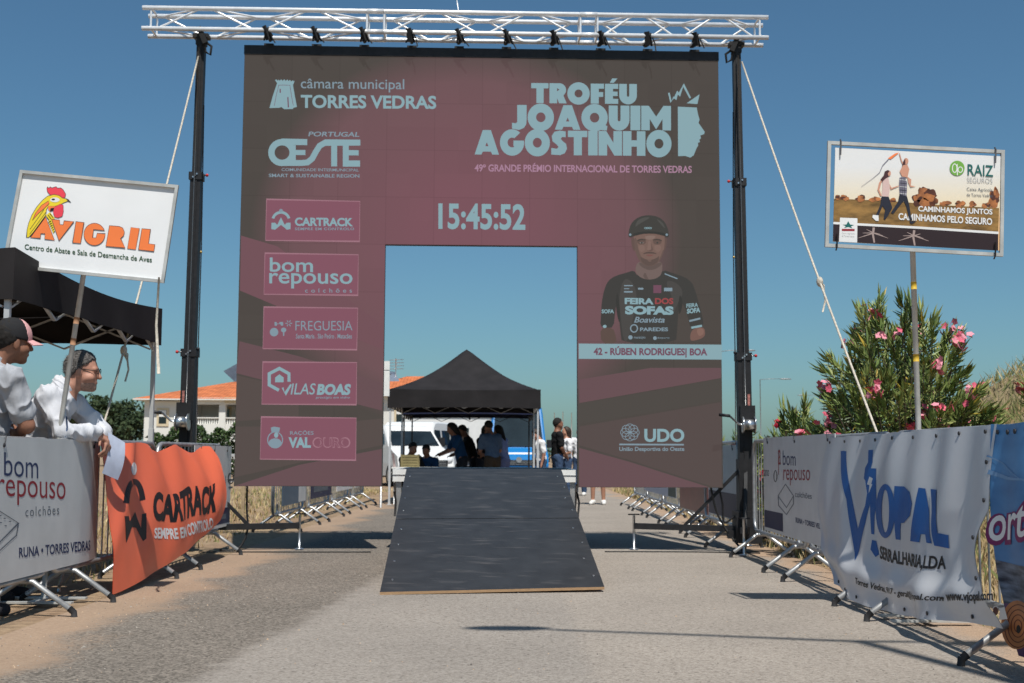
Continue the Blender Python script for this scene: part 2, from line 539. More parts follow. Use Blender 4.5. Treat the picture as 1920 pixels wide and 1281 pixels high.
# ------------------------------------------------------------------ LED wall
SO = Vector((-2.8197, 12.595, 0.6555)); SYAW = 0.0316378
ex = Vector((math.cos(SYAW), math.sin(SYAW), 0)); en = Vector((math.sin(SYAW), -math.cos(SYAW), 0))
scr = thing('led_screen', 'big red and grey video wall gate hanging from the truss over the ramp', 'video screen', SO, rz=SYAW)
black = pm('matt_black_steel', (0.012, 0.012, 0.014), rough=.55, var=.3, scale=20)
def s_uv(px, py):
    p = on_plane(px, py, SO, en) - SO
    return (p.dot(ex), p.z)
sloc = lambda u, v, d: (u, -d, v)

mb = MB()
for (u0, u1, v0, v1) in ((0, 1.5, 0, 4.5), (3.5, 5, 0, 4.5), (1.5, 3.5, 2.5, 4.5)):
    mb.box(u0, u1, 0, .09, v0, v1, black)
finish('cabinet', mb, scr, False)
mb = MB(); mb.box(-.004, 5.004, -.012, .10, 4.503, 4.60, black)
for k in range(10): mb.box(.2 + .5 * k, .3 + .5 * k, .0, .07, 4.60, 4.625, black)
finish('hanging_bar', mb, scr, False)

def led_background():
    m = bpy.data.materials.new('led_picture'); m.use_nodes = True
    nt = m.node_tree; N = nt.nodes; L = nt.links
    b = N['Principled BSDF']; b.inputs['Base Color'].default_value = (LED_BASE,) * 3 + (1,)
    b.inputs['Roughness'].default_value = .75; b.inputs['Specular IOR Level'].default_value = .1
    tc = N.new('ShaderNodeTexCoord')
    mp = N.new('ShaderNodeMapping'); mp.inputs['Location'].default_value = (-2.35 / 2.25, 0, -2.6 / 2.05); mp.inputs['Scale'].default_value = (1 / 2.25, 0, 1 / 2.05)
    L.new(tc.outputs['Object'], mp.inputs[0])
    ln = N.new('ShaderNodeVectorMath'); ln.operation = 'LENGTH'; L.new(mp.outputs[0], ln.inputs[0])
    rp = N.new('ShaderNodeValToRGB'); e = rp.color_ramp
    e.elements[0].position = .22; e.elements[0].color = (*lin((121, 82, 91)), 1)
    e.elements[1].position = 1.28; e.elements[1].color = (*lin((77, 71, 67)), 1)
    k = e.elements.new(.80); k.color = (*lin((110, 82, 86)), 1)
    L.new(ln.outputs['Value'], rp.inputs[0])
    # each module is a hair brighter or darker than its neighbours
    m2 = N.new('ShaderNodeMapping'); m2.inputs['Scale'].default_value = (4, 0, 4); L.new(tc.outputs['Object'], m2.inputs[0])
    fl = N.new('ShaderNodeVectorMath'); fl.operation = 'FLOOR'; L.new(m2.outputs[0], fl.inputs[0])
    wn_ = N.new('ShaderNodeTexWhiteNoise'); L.new(fl.outputs[0], wn_.inputs['Vector'])
    mr = N.new('ShaderNodeMapRange'); mr.inputs[3].default_value = .975; mr.inputs[4].default_value = 1.02; L.new(wn_.outputs['Value'], mr.inputs[0])
    vm = N.new('ShaderNodeVectorMath'); vm.operation = 'SCALE'; L.new(rp.outputs[0], vm.inputs[0]); L.new(mr.outputs[0], vm.inputs['Scale'])
    # faint dark joints between the half-metre panels
    sx_ = N.new('ShaderNodeSeparateXYZ'); L.new(tc.outputs['Object'], sx_.inputs[0])
    jm = None
    for ax_ in (0, 2):
        md = N.new('ShaderNodeMath'); md.operation = 'PINGPONG'; md.inputs[1].default_value = .25; L.new(sx_.outputs[ax_], md.inputs[0])
        lt = N.new('ShaderNodeMath'); lt.operation = 'LESS_THAN'; lt.inputs[1].default_value = .0035; L.new(md.outputs[0], lt.inputs[0])
        ml = N.new('ShaderNodeMath'); ml.operation = 'MULTIPLY_ADD'; ml.inputs[1].default_value = -.13; ml.inputs[2].default_value = 1.0; L.new(lt.outputs[0], ml.inputs[0])
        v2 = N.new('ShaderNodeVectorMath'); v2.operation = 'SCALE'; L.new(vm.outputs[0], v2.inputs[0]); L.new(ml.outputs[0], v2.inputs['Scale']); vm = v2
    su = N.new('ShaderNodeVectorMath'); su.operation = 'SUBTRACT'; su.inputs[1].default_value = (.006, .006, .006); L.new(vm.outputs[0], su.inputs[0])
    L.new(su.outputs[0], b.inputs['Emission Color']); b.inputs['Emission Strength'].default_value = 1 / (2 ** EXPO)
    return m
ledbg = led_background()
mb = MB()
for (u0, u1, v0, v1) in ((0, 1.5, 0, 4.5), (3.5, 5, 0, 4.5), (1.5, 3.5, 2.5, 4.5)):
    mb.add([sloc(u0, v0, .002), sloc(u1, v0, .002), sloc(u1, v1, .002), sloc(u0, v1, .002)], [(0, 1, 2, 3)], ledbg)
disp = finish('display', mb, scr, False)

LB = led('led_pale_blue', (135, 166, 174)); LD = led('led_dim_blue', (128, 148, 160)); LT = led('led_tile', (130, 84, 98)); LBD = led('led_tile_edge', (158, 116, 128))
LP = led('led_pink_text', (166, 128, 150)); LG = led('led_grey_band', (78, 73, 69)); LR1 = led('led_rose_a', (114, 81, 88)); LGL = led('led_band_left', (86, 76, 73)); LGM = led('led_band_mid', (86, 75, 73)); LR2 = led('led_rose_b', (103, 79, 83))
LDK = led('led_dark', (68, 67, 64)); LWN = led('led_wine_text', (112, 76, 92)); LSK = led('led_skin', (122, 100, 92)); LSK2 = led('led_skin_shade', (98, 84, 78)); LRED = led('led_red', (150, 72, 74))
LSKL = led('led_skin_light', (136, 122, 118)); LEY = led('led_brow', (80, 72, 67))
def led_part(name, art, parent=disp):
    mb = MB(); art.into(mb, sloc, base=.003, step=.0005)
    return finish(name, mb, parent, False)

# faceted bands of the backdrop
a = Art(s_uv)
a.poly([(452, 442), (520, 462), (718, 610), (718, 655), (640, 625), (450, 545)], LR1)
a.poly([(449, 640), (560, 668), (716, 718), (716, 770), (443, 700)], LR2)
a.poly([(444, 704), (560, 730), (560, 782), (443, 790)], LGL)
a.poly([(442, 800), (560, 800), (716, 785), (716, 835), (560, 868), (441, 895)], LGL)
a.poly([(441, 911), (560, 872), (716, 842), (715, 911)], LR2)
a.poly([(1086, 758), (1352, 711), (1352, 752), (1086, 796)], LG)
a.poly([(1086, 712), (1220, 690), (1352, 690), (1352, 709), (1086, 756)], LR2)
a.poly([(1086, 840), (1180, 866), (1330, 914), (1086, 913)], LR2)
a.poly([(1086, 800), (1352, 754), (1353, 913), (1336, 913), (1190, 866), (1086, 835)], LGM)
for it in a.items:
    a1 = Art(s_uv); a1.items = [it]; led_part('backdrop_band', a1)

# town hall logo with tower
a = Art(s_uv)
z = lambda x, y: (440 + x / 3.767, 100 + y / 3.767)
a.poly([z(*p) for p in ((246, 388), (270, 300), (300, 212), (285, 190), (298, 186), (303, 196), (312, 186), (318, 196), (330, 184), (338, 196), (352, 184), (360, 196), (374, 186), (380, 197), (392, 188), (398, 200), (412, 192), (418, 200), (425, 194), (412, 226), (425, 300), (440, 380), (415, 386), (412, 394), (350, 396), (330, 380), (315, 386))], LB)
a.stroke([z(280, 372), z(296, 290), z(312, 226), z(390, 226)], .8, LWN, 2)
a.stroke([z(390, 226), z(402, 300), z(414, 370)], .8, LWN, 2)
a.stroke([z(322, 252), z(322, 280)], 2.2, LWN, 2); a.stroke([z(376, 310), z(380, 384)], 2.2, LWN, 2)
a.text('câmara municipal', 564, 147, 758, 172, LD, 1, .004, dy=2)
a.text('TORRES VEDRAS', 564, 178, 818, 203, LB, 1, .03, dy=2)
led_part('town_logo', a)
# region logo
a = Art(s_uv)
a.text('PORTUGAL', 578, 247, 674, 256, LD, 1, .02, shear=.15, dy=1)
z = lambda x, y: (440 + x / 3.767, 100 + y / 3.767)
a.ring(440 + 335 / 3.767, 100 + 702 / 3.767, 26, 25.5, 12, LB)
a.poly([z(*p) for p in ((330, 603), (513, 607), (513, 650), (330, 648))], LB, 2)
a.poly([z(*p) for p in ((392, 650), (432, 650), (432, 684), (500, 684), (500, 720), (432, 720), (432, 756), (392, 756))], LB, 2)
a.stroke([z(340, 776), z(470, 776), z(515, 772), z(548, 745), z(572, 700), z(600, 655), z(640, 632), z(888, 632)], 11, LB, 3)
a.poly([z(*p) for p in ((682, 652), (724, 652), (724, 800), (682, 800))], LB, 2)
a.poly([z(*p) for p in ((764, 652), (806, 652), (806, 684), (876, 686), (876, 722), (806, 722), (806, 758), (886, 758), (886, 802), (764, 802))], LB, 2)
a.text('COMUNIDADE INTERMUNICIPAL', 528, 315.5, 673, 321, LD, 1, .012, dy=1)
a.text('SMART & SUSTAINABLE REGION', 504, 326, 674, 332.5, LD, 1, .02, dy=1)
led_part('region_logo', a)

# title in fat geometric capitals (custom outlines)
def arc(cx, cy, r, a0, a1, n=14):
    return [(cx + r * math.cos(R(a0 + (a1 - a0) * i / n)), cy + r * math.sin(R(a0 + (a1 - a0) * i / n))) for i in range(n + 1)]
def keyhole(o, h):
    return o + [o[0]] + h + [h[0]]
def fat(ch):
    """(width, list of polygons) in a unit-high box"""
    W = .40
    if ch == 'T': return .86, [[(.26, 0), (.62, 0), (.62, .74), (.86, .74), (.86, 1), (0, 1), (0, .74), (.26, .74)]]
    if ch == 'I': return .42, [[(0, 0), (.42, 0), (.42, 1), (0, 1)]]
    if ch == 'F': return .66, [[(0, 0), (W, 0), (W, .34), (.62, .34), (.62, .58), (W, .58), (W, .75), (.66, .75), (.66, 1), (0, 1)]]
    if ch in 'EÉ':
        p = [[(0, 0), (.66, 0), (.66, .25), (W, .25), (W, .39), (.63, .39), (.63, .61), (W, .61), (W, .75), (.66, .75), (.66, 1), (0, 1)]]
        if ch == 'É': p.append([(.24, 1.05), (.44, 1.05), (.62, 1.27), (.36, 1.27)])
        return .66, p
    if ch == 'L': return .62, [[(0, 0), (.62, 0), (.62, .26), (W, .26), (W, 1), (0, 1)]]
    if ch == 'H': return 1.0, [[(0, 0), (.38, 0), (.38, .37), (.62, .37), (.62, 0), (1, 0), (1, 1), (.62, 1), (.62, .63), (.38, .63), (.38, 1), (0, 1)]]
    if ch == 'N': return 1.04, [[(0, 0), (.38, 0), (.38, .48), (.70, 0), (1.04, 0), (1.04, 1), (.66, 1), (.66, .52), (.34, 1), (0, 1)]]
    if ch == 'M': return 1.26, [[(0, 0), (.36, 0), (.36, .46), (.63, .04), (.9, .46), (.9, 0), (1.26, 0), (1.26, 1), (.94, 1), (.63, .56), (.32, 1), (0, 1)]]
    if ch == 'U': return .88, [[(0, 1), (0, .42)] + arc(.44, .42, .44, 180, 360) + [(.88, 1), (.5, 1), (.5, .45)] + arc(.44, .42, .06, 0, -180, 6) + [(.38, 1)]]
    if ch == 'J': return .62, [[(0, .03), (.3, -.02), (.5, .06), (.6, .2), (.62, .4), (.62, 1), (.22, 1), (.22, .3), (.16, .25), (0, .27)]]
    if ch in 'OQ':
        r = [[keyhole(arc(.56, .5, .56, 0, 360, 30)[:-1], arc(.56, .5, .2, 360, 0, 20)[:-1])][0]]
        if ch == 'Q': r.append([(.72, .0), (1.08, -.02), (1.1, .16), (.8, .3)])
        return 1.12, r
    if ch == 'G': return 1.06, [arc(.54, .5, .54, 48, 350, 26) + [(1.07, .58), (.6, .58), (.6, .36), (.72, .36)] + arc(.54, .5, .2, 320, 60, 14)]
    if ch == 'A': return 1.08, [keyhole([(0, 0), (.3, 0), (.36, .12), (.72, .12), (.78, 0), (1.08, 0), (.72, 1), (.36, 1)], [(.47, .34), (.54, .5), (.61, .34)])]
    if ch == 'R': return .84, [keyhole([(0, 0), (.38, 0), (.38, .26), (.48, 0), (.86, 0), (.7, .38)] + arc(.5, .67, .33, -50, 90, 10) + [(0, 1)], [(.38, .6), (.38, .76), (.5, .68)])]
    if ch == 'S': return .72, [[(.02, .02), (.42, 0), (.62, .08), (.72, .26), (.68, .46), (.52, .58), (.44, .66), (.5, .74), (.66, .73), (.66, .97), (.4, 1), (.16, .95), (.04, .78), (.08, .56), (.26, .43), (.34, .34), (.28, .26), (.02, .29)]]
    return .5, []
def fat_line(a, s, x0, y0, x1, y1, m, dy=0, gap=.05, L=1):
    ws = [fat(c)[0] for c in s]
    tot = sum(ws) + gap * (len(s) - 1)
    x = 0
    for c, w in zip(s, ws):
        for p in fat(c)[1]:
            a.poly([(x0 + (x + q[0]) / tot * (x1 - x0), y1 + dy * (x + q[0]) / tot - q[1] * (y1 - y0)) for q in p], m, L)
        x += w + gap
a = Art(s_uv)
fat_line(a, 'TROFÉU', 996, 156, 1194, 193.5, LB, dy=2)
fat_line(a, 'JOAQUIM', 960, 197, 1258, 243, LB, dy=2, gap=.04, L=2)
fat_line(a, 'AGOSTINHO', 890, 244, 1259, 290, LB, dy=3, gap=.04, L=3)
z = lambda x, y: (860 + x / 3.768, 100 + y / 3.768)
a.poly([z(*p) for p in ((1548, 378), (1682, 384), (1690, 430), (1702, 470), (1694, 492), (1716, 524), (1738, 556), (1734, 572), (1706, 582), (1712, 600), (1700, 612), (1704, 628), (1690, 634), (1692, 652), (1680, 672), (1660, 722), (1636, 738), (1600, 726), (1550, 728))], LB)
a.poly([z(*p) for p in ((1610, 354), (1702, 290), (1686, 360))], LB)
a.stroke([z(1484, 280), z(1500, 345), z(1520, 310), z(1528, 325), z(1548, 270), z(1556, 300), z(1588, 225), z(1636, 318)], 3.2, LB)
led_part('race_logo', a)
a = Art(s_uv)
a.text('49º GRANDE PRÉMIO INTERNACIONAL DE TORRES VEDRAS', 890, 305, 1297, 322, LP, 1, .024, dy=3)
led_part('subtitle', a)
a = Art(s_uv); a.text('15:45:52', 822, 381, 985, 430, LB, 1, .03, dy=2, space=1.02); led_part('clock_digits', a)

# five sponsor tiles
tiles = [((500, 374), (675, 378), (674, 453), (498, 451)), ((497, 475), (672, 478), (671, 554), (495, 552)), ((495, 576), (671, 578), (669, 656), (493, 654)), ((493, 679), (669, 680), (668, 759), (491, 758)), ((490, 782), (668, 784), (667, 863), (488, 861))]
for i, t in enumerate(tiles):
    a = Art(s_uv); a.poly(t, LT, 2)
    tile = led_part('sponsor_tile', a)
    a = Art(s_uv); a.outline(t, 1.6, LBD, 4)
    x0, y0 = t[0]
    if i == 0:
        a.ring(527, 414, 18, 18, 5, LB, 5, a0=15, a1=165); a.ell(527, 395.5, 3.4, 3.4, LD, 5)
        a.poly([(509, 418), (516, 418), (520, 422), (527, 408), (534, 422), (538, 418), (545, 418), (545, 430), (538, 431), (527, 422), (516, 431), (509, 430)], LB, 5)
        a.text('CARTRACK', 553, 408, 662, 424, LB, 5, .04, dy=1)
        a.text('SEMPRE EM CONTROLO', 553, 427, 664, 432, LD, 5, .02, space=1.15)
    elif i == 1:
        a.text('bom', 506, 483, 587, 510, LB, 5, .012, dy=1); a.text('repouso', 505, 512, 661, 541, LB, 5, .012, dy=1)
        a.text('colchões', 572, 541, 660, 549, LD, 5, .01, space=1.8)
    elif i == 2:
        a.text('FREGUESIA', 554, 602, 661, 620, LD, 5, -.004, dy=0); a.text('Santa Maria . São Pedro . Matacães', 555, 626, 660, 635, LD, 5, .01)
        a.ell(514, 623, 8, 8, LD, 5); a.ell(532, 619, 5, 4.5, LD, 5); a.stroke([(532, 622), (532, 630)], 2.5, LD, 6)
        a.poly([(515, 604), (519, 604), (519, 607), (524, 607), (524, 604), (531, 604), (531, 611), (527, 611), (526, 608), (520, 608), (519, 611), (515, 611)], LD, 5)
        for q in range(6): a.stroke([(541.5 + 2 * math.cos(q * 1.047), 606.5 + 2 * math.sin(q * 1.047)), (541.5 + 6.5 * math.cos(q * 1.047), 606.5 + 6.5 * math.sin(q * 1.047))], 1.6, LD, 5)
    elif i == 3:
        a.stroke([(523, 732), (505, 722), (505, 701), (524, 691), (542, 701), (542, 716)], 6, LB, 5)
        a.poly([(516, 708), (524, 702), (532, 708), (532, 717), (516, 717)], LB, 5)
        a.stroke([(530, 727), (535, 739), (546, 721)], 3.5, LB, 6)
        a.text('ILAS', 545, 719, 592, 740, LB, 5, .006, shear=.2); a.text('BOAS', 594, 720, 658, 741, LB, 5, .05, shear=.15)
        a.text('prestígio em vidro', 592, 743, 656, 749, LD, 5, .01, shear=.15)
    else:
        a.ring(516, 825, 15, 16, 2, LD, 5); a.ell(516, 831, 12, 9, LD, 6); a.ell(518, 816, 4, 5, LB, 6)
        a.poly([(508, 802), (514, 800), (525, 802), (524, 810), (509, 810)], LD, 5)
        a.text('RAÇÕES', 544, 807, 588, 817, LD, 5, .008); a.text('VAL', 541, 820, 583, 840, LB, 5, .05)
        a.text('OURO', 586, 820, 657, 840, LBD, 5, .035); a.text('OURO', 588.5, 822, 654.5, 838, LT, 7, .008)
    led_part('sponsor_logo', a, tile)

# rider portrait and name strip
a = Art(s_uv)
z = lambda x, y: (1070 + x / 4.003, 370 + y / 4.003)
Z = lambda pts: [z(*p) for p in pts]
def tone(k, srgb, pts, L, n=2):
    a.poly(smooth(Z(pts), n), led('led_portrait_' + k, srgb), L)
tone('jersey', (64, 63, 61), [(335, 590), (420, 566), (475, 548), (500, 590), (590, 622), (665, 600), (692, 545), (760, 568), (858, 600), (910, 640), (935, 700), (960, 790), (985, 880), (1000, 968), (945, 985), (900, 985), (880, 900), (850, 810), (818, 770), (806, 880), (800, 980), (790, 1098), (385, 1098), (372, 1000), (360, 870), (350, 770), (335, 850), (322, 978), (270, 980), (222, 972), (228, 880), (232, 790), (252, 690), (282, 625)], 1, 1)
tone('jersey_fold', (74, 72, 70), [(400, 600), (470, 640), (500, 740), (470, 900), (430, 1080), (395, 1080), (375, 900), (360, 740)], 2)
tone('jersey_fold', (74, 72, 70), [(700, 620), (800, 640), (850, 720), (800, 800), (760, 900), (770, 760)], 2)
tone('jersey_dark', (57, 57, 55), [(345, 700), (365, 780), (372, 960), (350, 900), (338, 800)], 2); tone('jersey_dark', (57, 57, 55), [(820, 720), (845, 800), (812, 900), (806, 800)], 2)
tone('arm_shade', (92, 76, 70), [(222, 978), (318, 980), (338, 1040), (345, 1098), (228, 1098)], 2, 1); tone('arm', (118, 90, 82), [(905, 988), (1000, 970), (1012, 1030), (990, 1058), (940, 1075), (892, 1080)], 2)
tone('arm_light', (132, 102, 92), [(940, 990), (992, 980), (1002, 1025), (960, 1050)], 3)
tone('neck', (113, 97, 93), [(510, 470), (600, 520), (682, 470), (690, 545), (670, 600), (590, 624), (515, 602), (478, 550)], 2)
tone('neck_shade', (97, 83, 79), [(508, 480), (590, 530), (684, 478), (682, 515), (600, 556), (520, 520)], 3)
tone('neck_shade', (97, 83, 79), [(560, 560), (575, 600), (590, 622), (560, 616), (540, 590)], 3)
tone('ear', (98, 80, 75), [(452, 300), (478, 305), (486, 360), (482, 410), (466, 392), (456, 350)], 2); tone('ear', (98, 80, 75), [(722, 300), (700, 305), (692, 360), (696, 410), (712, 392), (720, 350)], 2)
tone('face', (119, 96, 88), [(474, 268), (590, 256), (704, 268), (706, 340), (698, 410), (676, 466), (640, 508), (592, 524), (544, 508), (506, 466), (484, 410), (474, 340)], 3)
tone('face_shade', (103, 85, 79), [(474, 300), (496, 310), (504, 380), (524, 440), (556, 490), (600, 505), (640, 490), (674, 450), (692, 390), (702, 400), (676, 468), (640, 509), (592, 524), (544, 509), (506, 467), (482, 400)], 4)
tone('beard', (93, 78, 73), [(520, 440), (548, 462), (592, 474), (640, 460), (668, 436), (652, 492), (592, 521), (536, 496)], 5)
tone('face_light', (131, 110, 102), [(556, 290), (640, 288), (630, 312), (590, 322), (560, 312)], 4)
tone('cheek', (126, 102, 94), [(506, 362), (548, 356), (560, 392), (536, 418), (512, 400)], 5); tone('cheek', (126, 102, 94), [(630, 356), (680, 362), (676, 400), (650, 418), (626, 392)], 5)
tone('socket', (100, 82, 76), [(498, 322), (530, 316), (566, 326), (562, 350), (530, 358), (502, 350)], 5); tone('socket', (100, 82, 76), [(616, 326), (650, 316), (684, 322), (680, 350), (650, 358), (620, 350)], 5)
tone('brow', (77, 68, 64), [(496, 322), (530, 310), (566, 318), (564, 327), (530, 321), (500, 332)], 6); tone('brow', (77, 68, 64), [(614, 318), (650, 310), (686, 322), (682, 332), (650, 321), (616, 327)], 6)
tone('eye_white', (124, 116, 112), [(512, 342), (532, 334), (554, 342), (532, 350)], 6); tone('eye_white', (124, 116, 112), [(628, 342), (650, 334), (672, 342), (650, 350)], 6)
a.ell(*z(533, 342), 1.7, 1.7, LDK, 8, n=10); a.ell(*z(650, 342), 1.7, 1.7, LDK, 8, n=10)
tone('nose', (127, 103, 95), [(582, 326), (600, 326), (606, 370), (614, 396), (592, 404), (570, 396), (578, 370)], 6); tone('nose_shade', (103, 83, 77), [(600, 332), (612, 372), (620, 398), (604, 406), (590, 407), (566, 400), (590, 400), (606, 392)], 7)
tone('moustache', (84, 71, 67), [(536, 428), (560, 414), (592, 410), (626, 414), (650, 428), (626, 424), (592, 422), (560, 424)], 7); tone('lips', (120, 82, 78), [(558, 434), (592, 430), (628, 434), (592, 446)], 7)
tone('chin', (112, 92, 85), [(572, 476), (592, 472), (612, 476), (592, 488)], 7)
tone('helmet', (66, 65, 62), [(430, 296), (440, 230), (462, 185), (510, 148), (585, 133), (660, 148), (708, 188), (730, 240), (740, 296), (718, 304), (700, 290), (640, 276), (590, 274), (535, 276), (480, 290), (452, 306)], 8, 1)
tone('helmet_light', (80, 79, 76), [(500, 170), (560, 150), (600, 152), (560, 176), (510, 204), (480, 230)], 9); tone('helmet_light', (80, 79, 76), [(640, 160), (690, 190), (712, 240), (690, 220), (660, 186)], 9)
tone('helmet_dark', (56, 56, 54), [(470, 268), (590, 254), (710, 268), (716, 296), (640, 276), (590, 273), (535, 276), (468, 296)], 9)
a.text('casco', *z(552, 225), *z(608, 240), LB, 11, .02); a.ell(*z(446, 282), 2.2, 2.2, LD, 11); a.ell(*z(720, 282), 2.2, 2.2, LD, 11)
a.text('FEIRA', *z(405, 755), *z(622, 802), LB, 3, .05, dy=1); a.text('DOS', *z(632, 757), *z(770, 803), LRED, 3, .04)
a.text('SOFAS', *z(408, 815), *z(772, 880), LB, 3, .06, dy=1); a.text('Boavista', *z(475, 898), *z(705, 942), LD, 3, .02, shear=.3)
a.ring(*z(475, 985), 7.5, 8, 2.2, LD, 3); a.text('PAREDES', *z(520, 978), *z(730, 1006), LD, 3, .03)
a.ell(*z(448, 1052), 4, 4, LD, 3); a.text('municipio', *z(475, 1042), *z(560, 1068), LD, 3, 0); a.ell(*z(632, 1058), 3.5, 3.5, LD, 3); a.text('desporto', *z(650, 1048), *z(740, 1066), LD, 3, 0)
for q in ((400, 660, 465, 668), (400, 684, 440, 690), (400, 705, 465, 716), (505, 680, 545, 694), (620, 660, 680, 720), (700, 680, 762, 706)): a.rect(*z(q[0], q[1]), *z(q[2], q[3]), LWN if q[0] == 620 else LD, 3)
a.text('SOFA', *z(232, 842), *z(325, 872), LB, 3, .04); a.text('FEIRA', *z(868, 800), *z(955, 830), LB, 3, .03, dy=-2); a.text('SOFA', *z(872, 838), *z(972, 876), LB, 3, .05, dy=-3)
a.stroke(Z([(890, 930), (972, 910)]), 3.5, LD, 3); a.stroke(Z([(705, 575), (800, 612)]), 2.2, LD, 3); a.stroke(Z([(905, 980), (985, 965)]), 4, LB, 4); a.ell(*z(255, 970), 3.5, 3, LB, 4)
led_part('rider_portrait', a)
a = Art(s_uv); a.poly([(1085, 644.5), (1353, 646.5), (1353.5, 674.5), (1085, 673)], LB, 1)
st = led_part('name_strip', a)
a = Art(s_uv); a.text('42 - RÚBEN RODRIGUES| BOA', 1113, 649, 1326, 670, LWN, 3, .04, dy=1); led_part('name_lettering', a, st)
# club logo
a = Art(s_uv)
a.text('UDO', 1208, 804, 1283, 829, LB, 2, .035, dy=0); a.stroke([(1161, 833.5), (1282, 834)], 3, LD, 2); a.text('União Desportiva do Oeste', 1161, 838, 1283, 848, LD, 2, .02)
for q in range(8):
    t = q * math.pi / 4
    a.ring(1181 + 9 * math.cos(t), 811 + 8 * math.sin(t), 9, 8.5, 1.1, LD, 2, n=16)
led_part('club_logo', a)

# ------------------------------------------------------------------ truss
alu = pm('bright_aluminium', (0.84, 0.85, 0.86), rough=.36, metal=.35, var=.08, scale=12)
TL = Vector((-3.862, 12.455, 0)); tx = ex; ty = Vector((-math.sin(SYAW), math.cos(SYAW), 0))
def tp(x, d, z): 
    p = TL + tx * x + ty * d
    return (p.x, p.y, z)
ZB, ZT, DD, LEN = 5.385, 5.605, .245, 6.56
tr = thing('truss', 'long silver box truss carrying the video wall between two black masts', 'truss', tp(0, 0, ZB))
segs = [(0, 2.42), (2.42, 4.66), (4.66, LEN)]
for d, zz in ((0, ZB), (0, ZT), (DD, ZB), (DD, ZT)):
    mb = MB(); mb.tube([tp(0, d, zz), tp(LEN, d, zz)], .0245, alu, n=12)
    for s, e in segs[:-1]: mb.tube([tp(e - .09, d, zz), tp(e + .09, d, zz)], .027, alu, n=12)
    finish('chord', mb, tr)
for s, e in segs:
    mb = MB()
    n = 4; pitch = (e - s - .2) / n
    for d in (0, DD):
        for xx in (s + .09, e - .09): mb.tube([tp(xx, d, ZB), tp(xx, d, ZT)], .011, alu, n=8, cap=False)
        for k in range(n):
            x0 = s + .1 + k * pitch
            up = (k + (d > 0)) % 2 == 0
            mb.tube([tp(x0 + .05, d, ZB if up else ZT), tp(x0 + pitch - .05, d, ZT if up else ZB)], .0105, alu, n=8, cap=False)
    for zz in (ZB, ZT):
        for xx in (s + .09, e - .09): mb.tube([tp(xx, 0, zz), tp(xx, DD, zz)], .011, alu, n=8, cap=False)
        for k in range(n):
            x0 = s + .1 + k * pitch
            up = (k + (zz > ZB)) % 2 == 0
            mb.tube([tp(x0 + .05, 0 if up else DD, zz), tp(x0 + pitch - .05, DD if up else 0, zz)], .0105, alu, n=8, cap=False)
    finish('bracing', mb, tr)
mb = MB(); mb.tube([tp(3.29, .02, ZT), tp(3.245, .02, ZT + .30)], .006, alu, n=6)
ro = finish('aerial_rod', mb); tag(ro, 'thin pale rod sticking up from the top of the truss', 'rod')

# straps from truss to the hanging bar
webbing = pm('black_webbing', (0.010, 0.010, 0.011), rough=.8, var=.3, scale=40)
r_ = random.Random(5)
for k in range(10):
    u = .25 + .5 * k
    c = SO + ex * u
    x0 = (c - TL).dot(tx)
    mb = MB()
    j = r_.uniform(-.02, .02)
    pts = []
    for q in range(13):                                     # sling wrapped round the two lower chords
        t = q / 12 * 2 * math.pi
        pts.append(tp(x0 + .012 * math.sin(3 * t), DD / 2 + (DD / 2 + .032) * math.cos(t), ZB - .005 + .04 * math.sin(t)))
    mb.tube(pts[:-1], .016, webbing, n=6, closed=True)
    mb.beam(tp(x0 - .03, -.03, ZB + .035), tp(x0 + .005 + j, .0, ZB - .10), .055, .02, webbing)
    mb.beam(tp(x0 + .01, -.02, ZB - .02), tp(x0 + .05 + j, .03, SO.z + 4.63), .02, .012, webbing)
    mb.beam(tp(x0 - .02, -.01, ZB - .06), tp(x0 - .04 + j, .03, SO.z + 4.63), .016, .012, webbing)
    mb.tube([tp(x0 + .03, -.03, ZB - .03), tp(x0 + .055, -.03, ZB - .09), tp(x0 + .085 + j, -.03, SO.z + 4.57 + r_.uniform(-.03, .03))], .007, webbing, n=5)
    o = finish('hanging_strap', mb)
    tag(o, ('first', 'second', 'third', 'fourth', 'fifth', 'sixth', 'seventh', 'eighth', 'ninth', 'tenth')[k] + ' black strap from the left between truss and screen top', 'strap', 'straps hanging the screen from the truss')

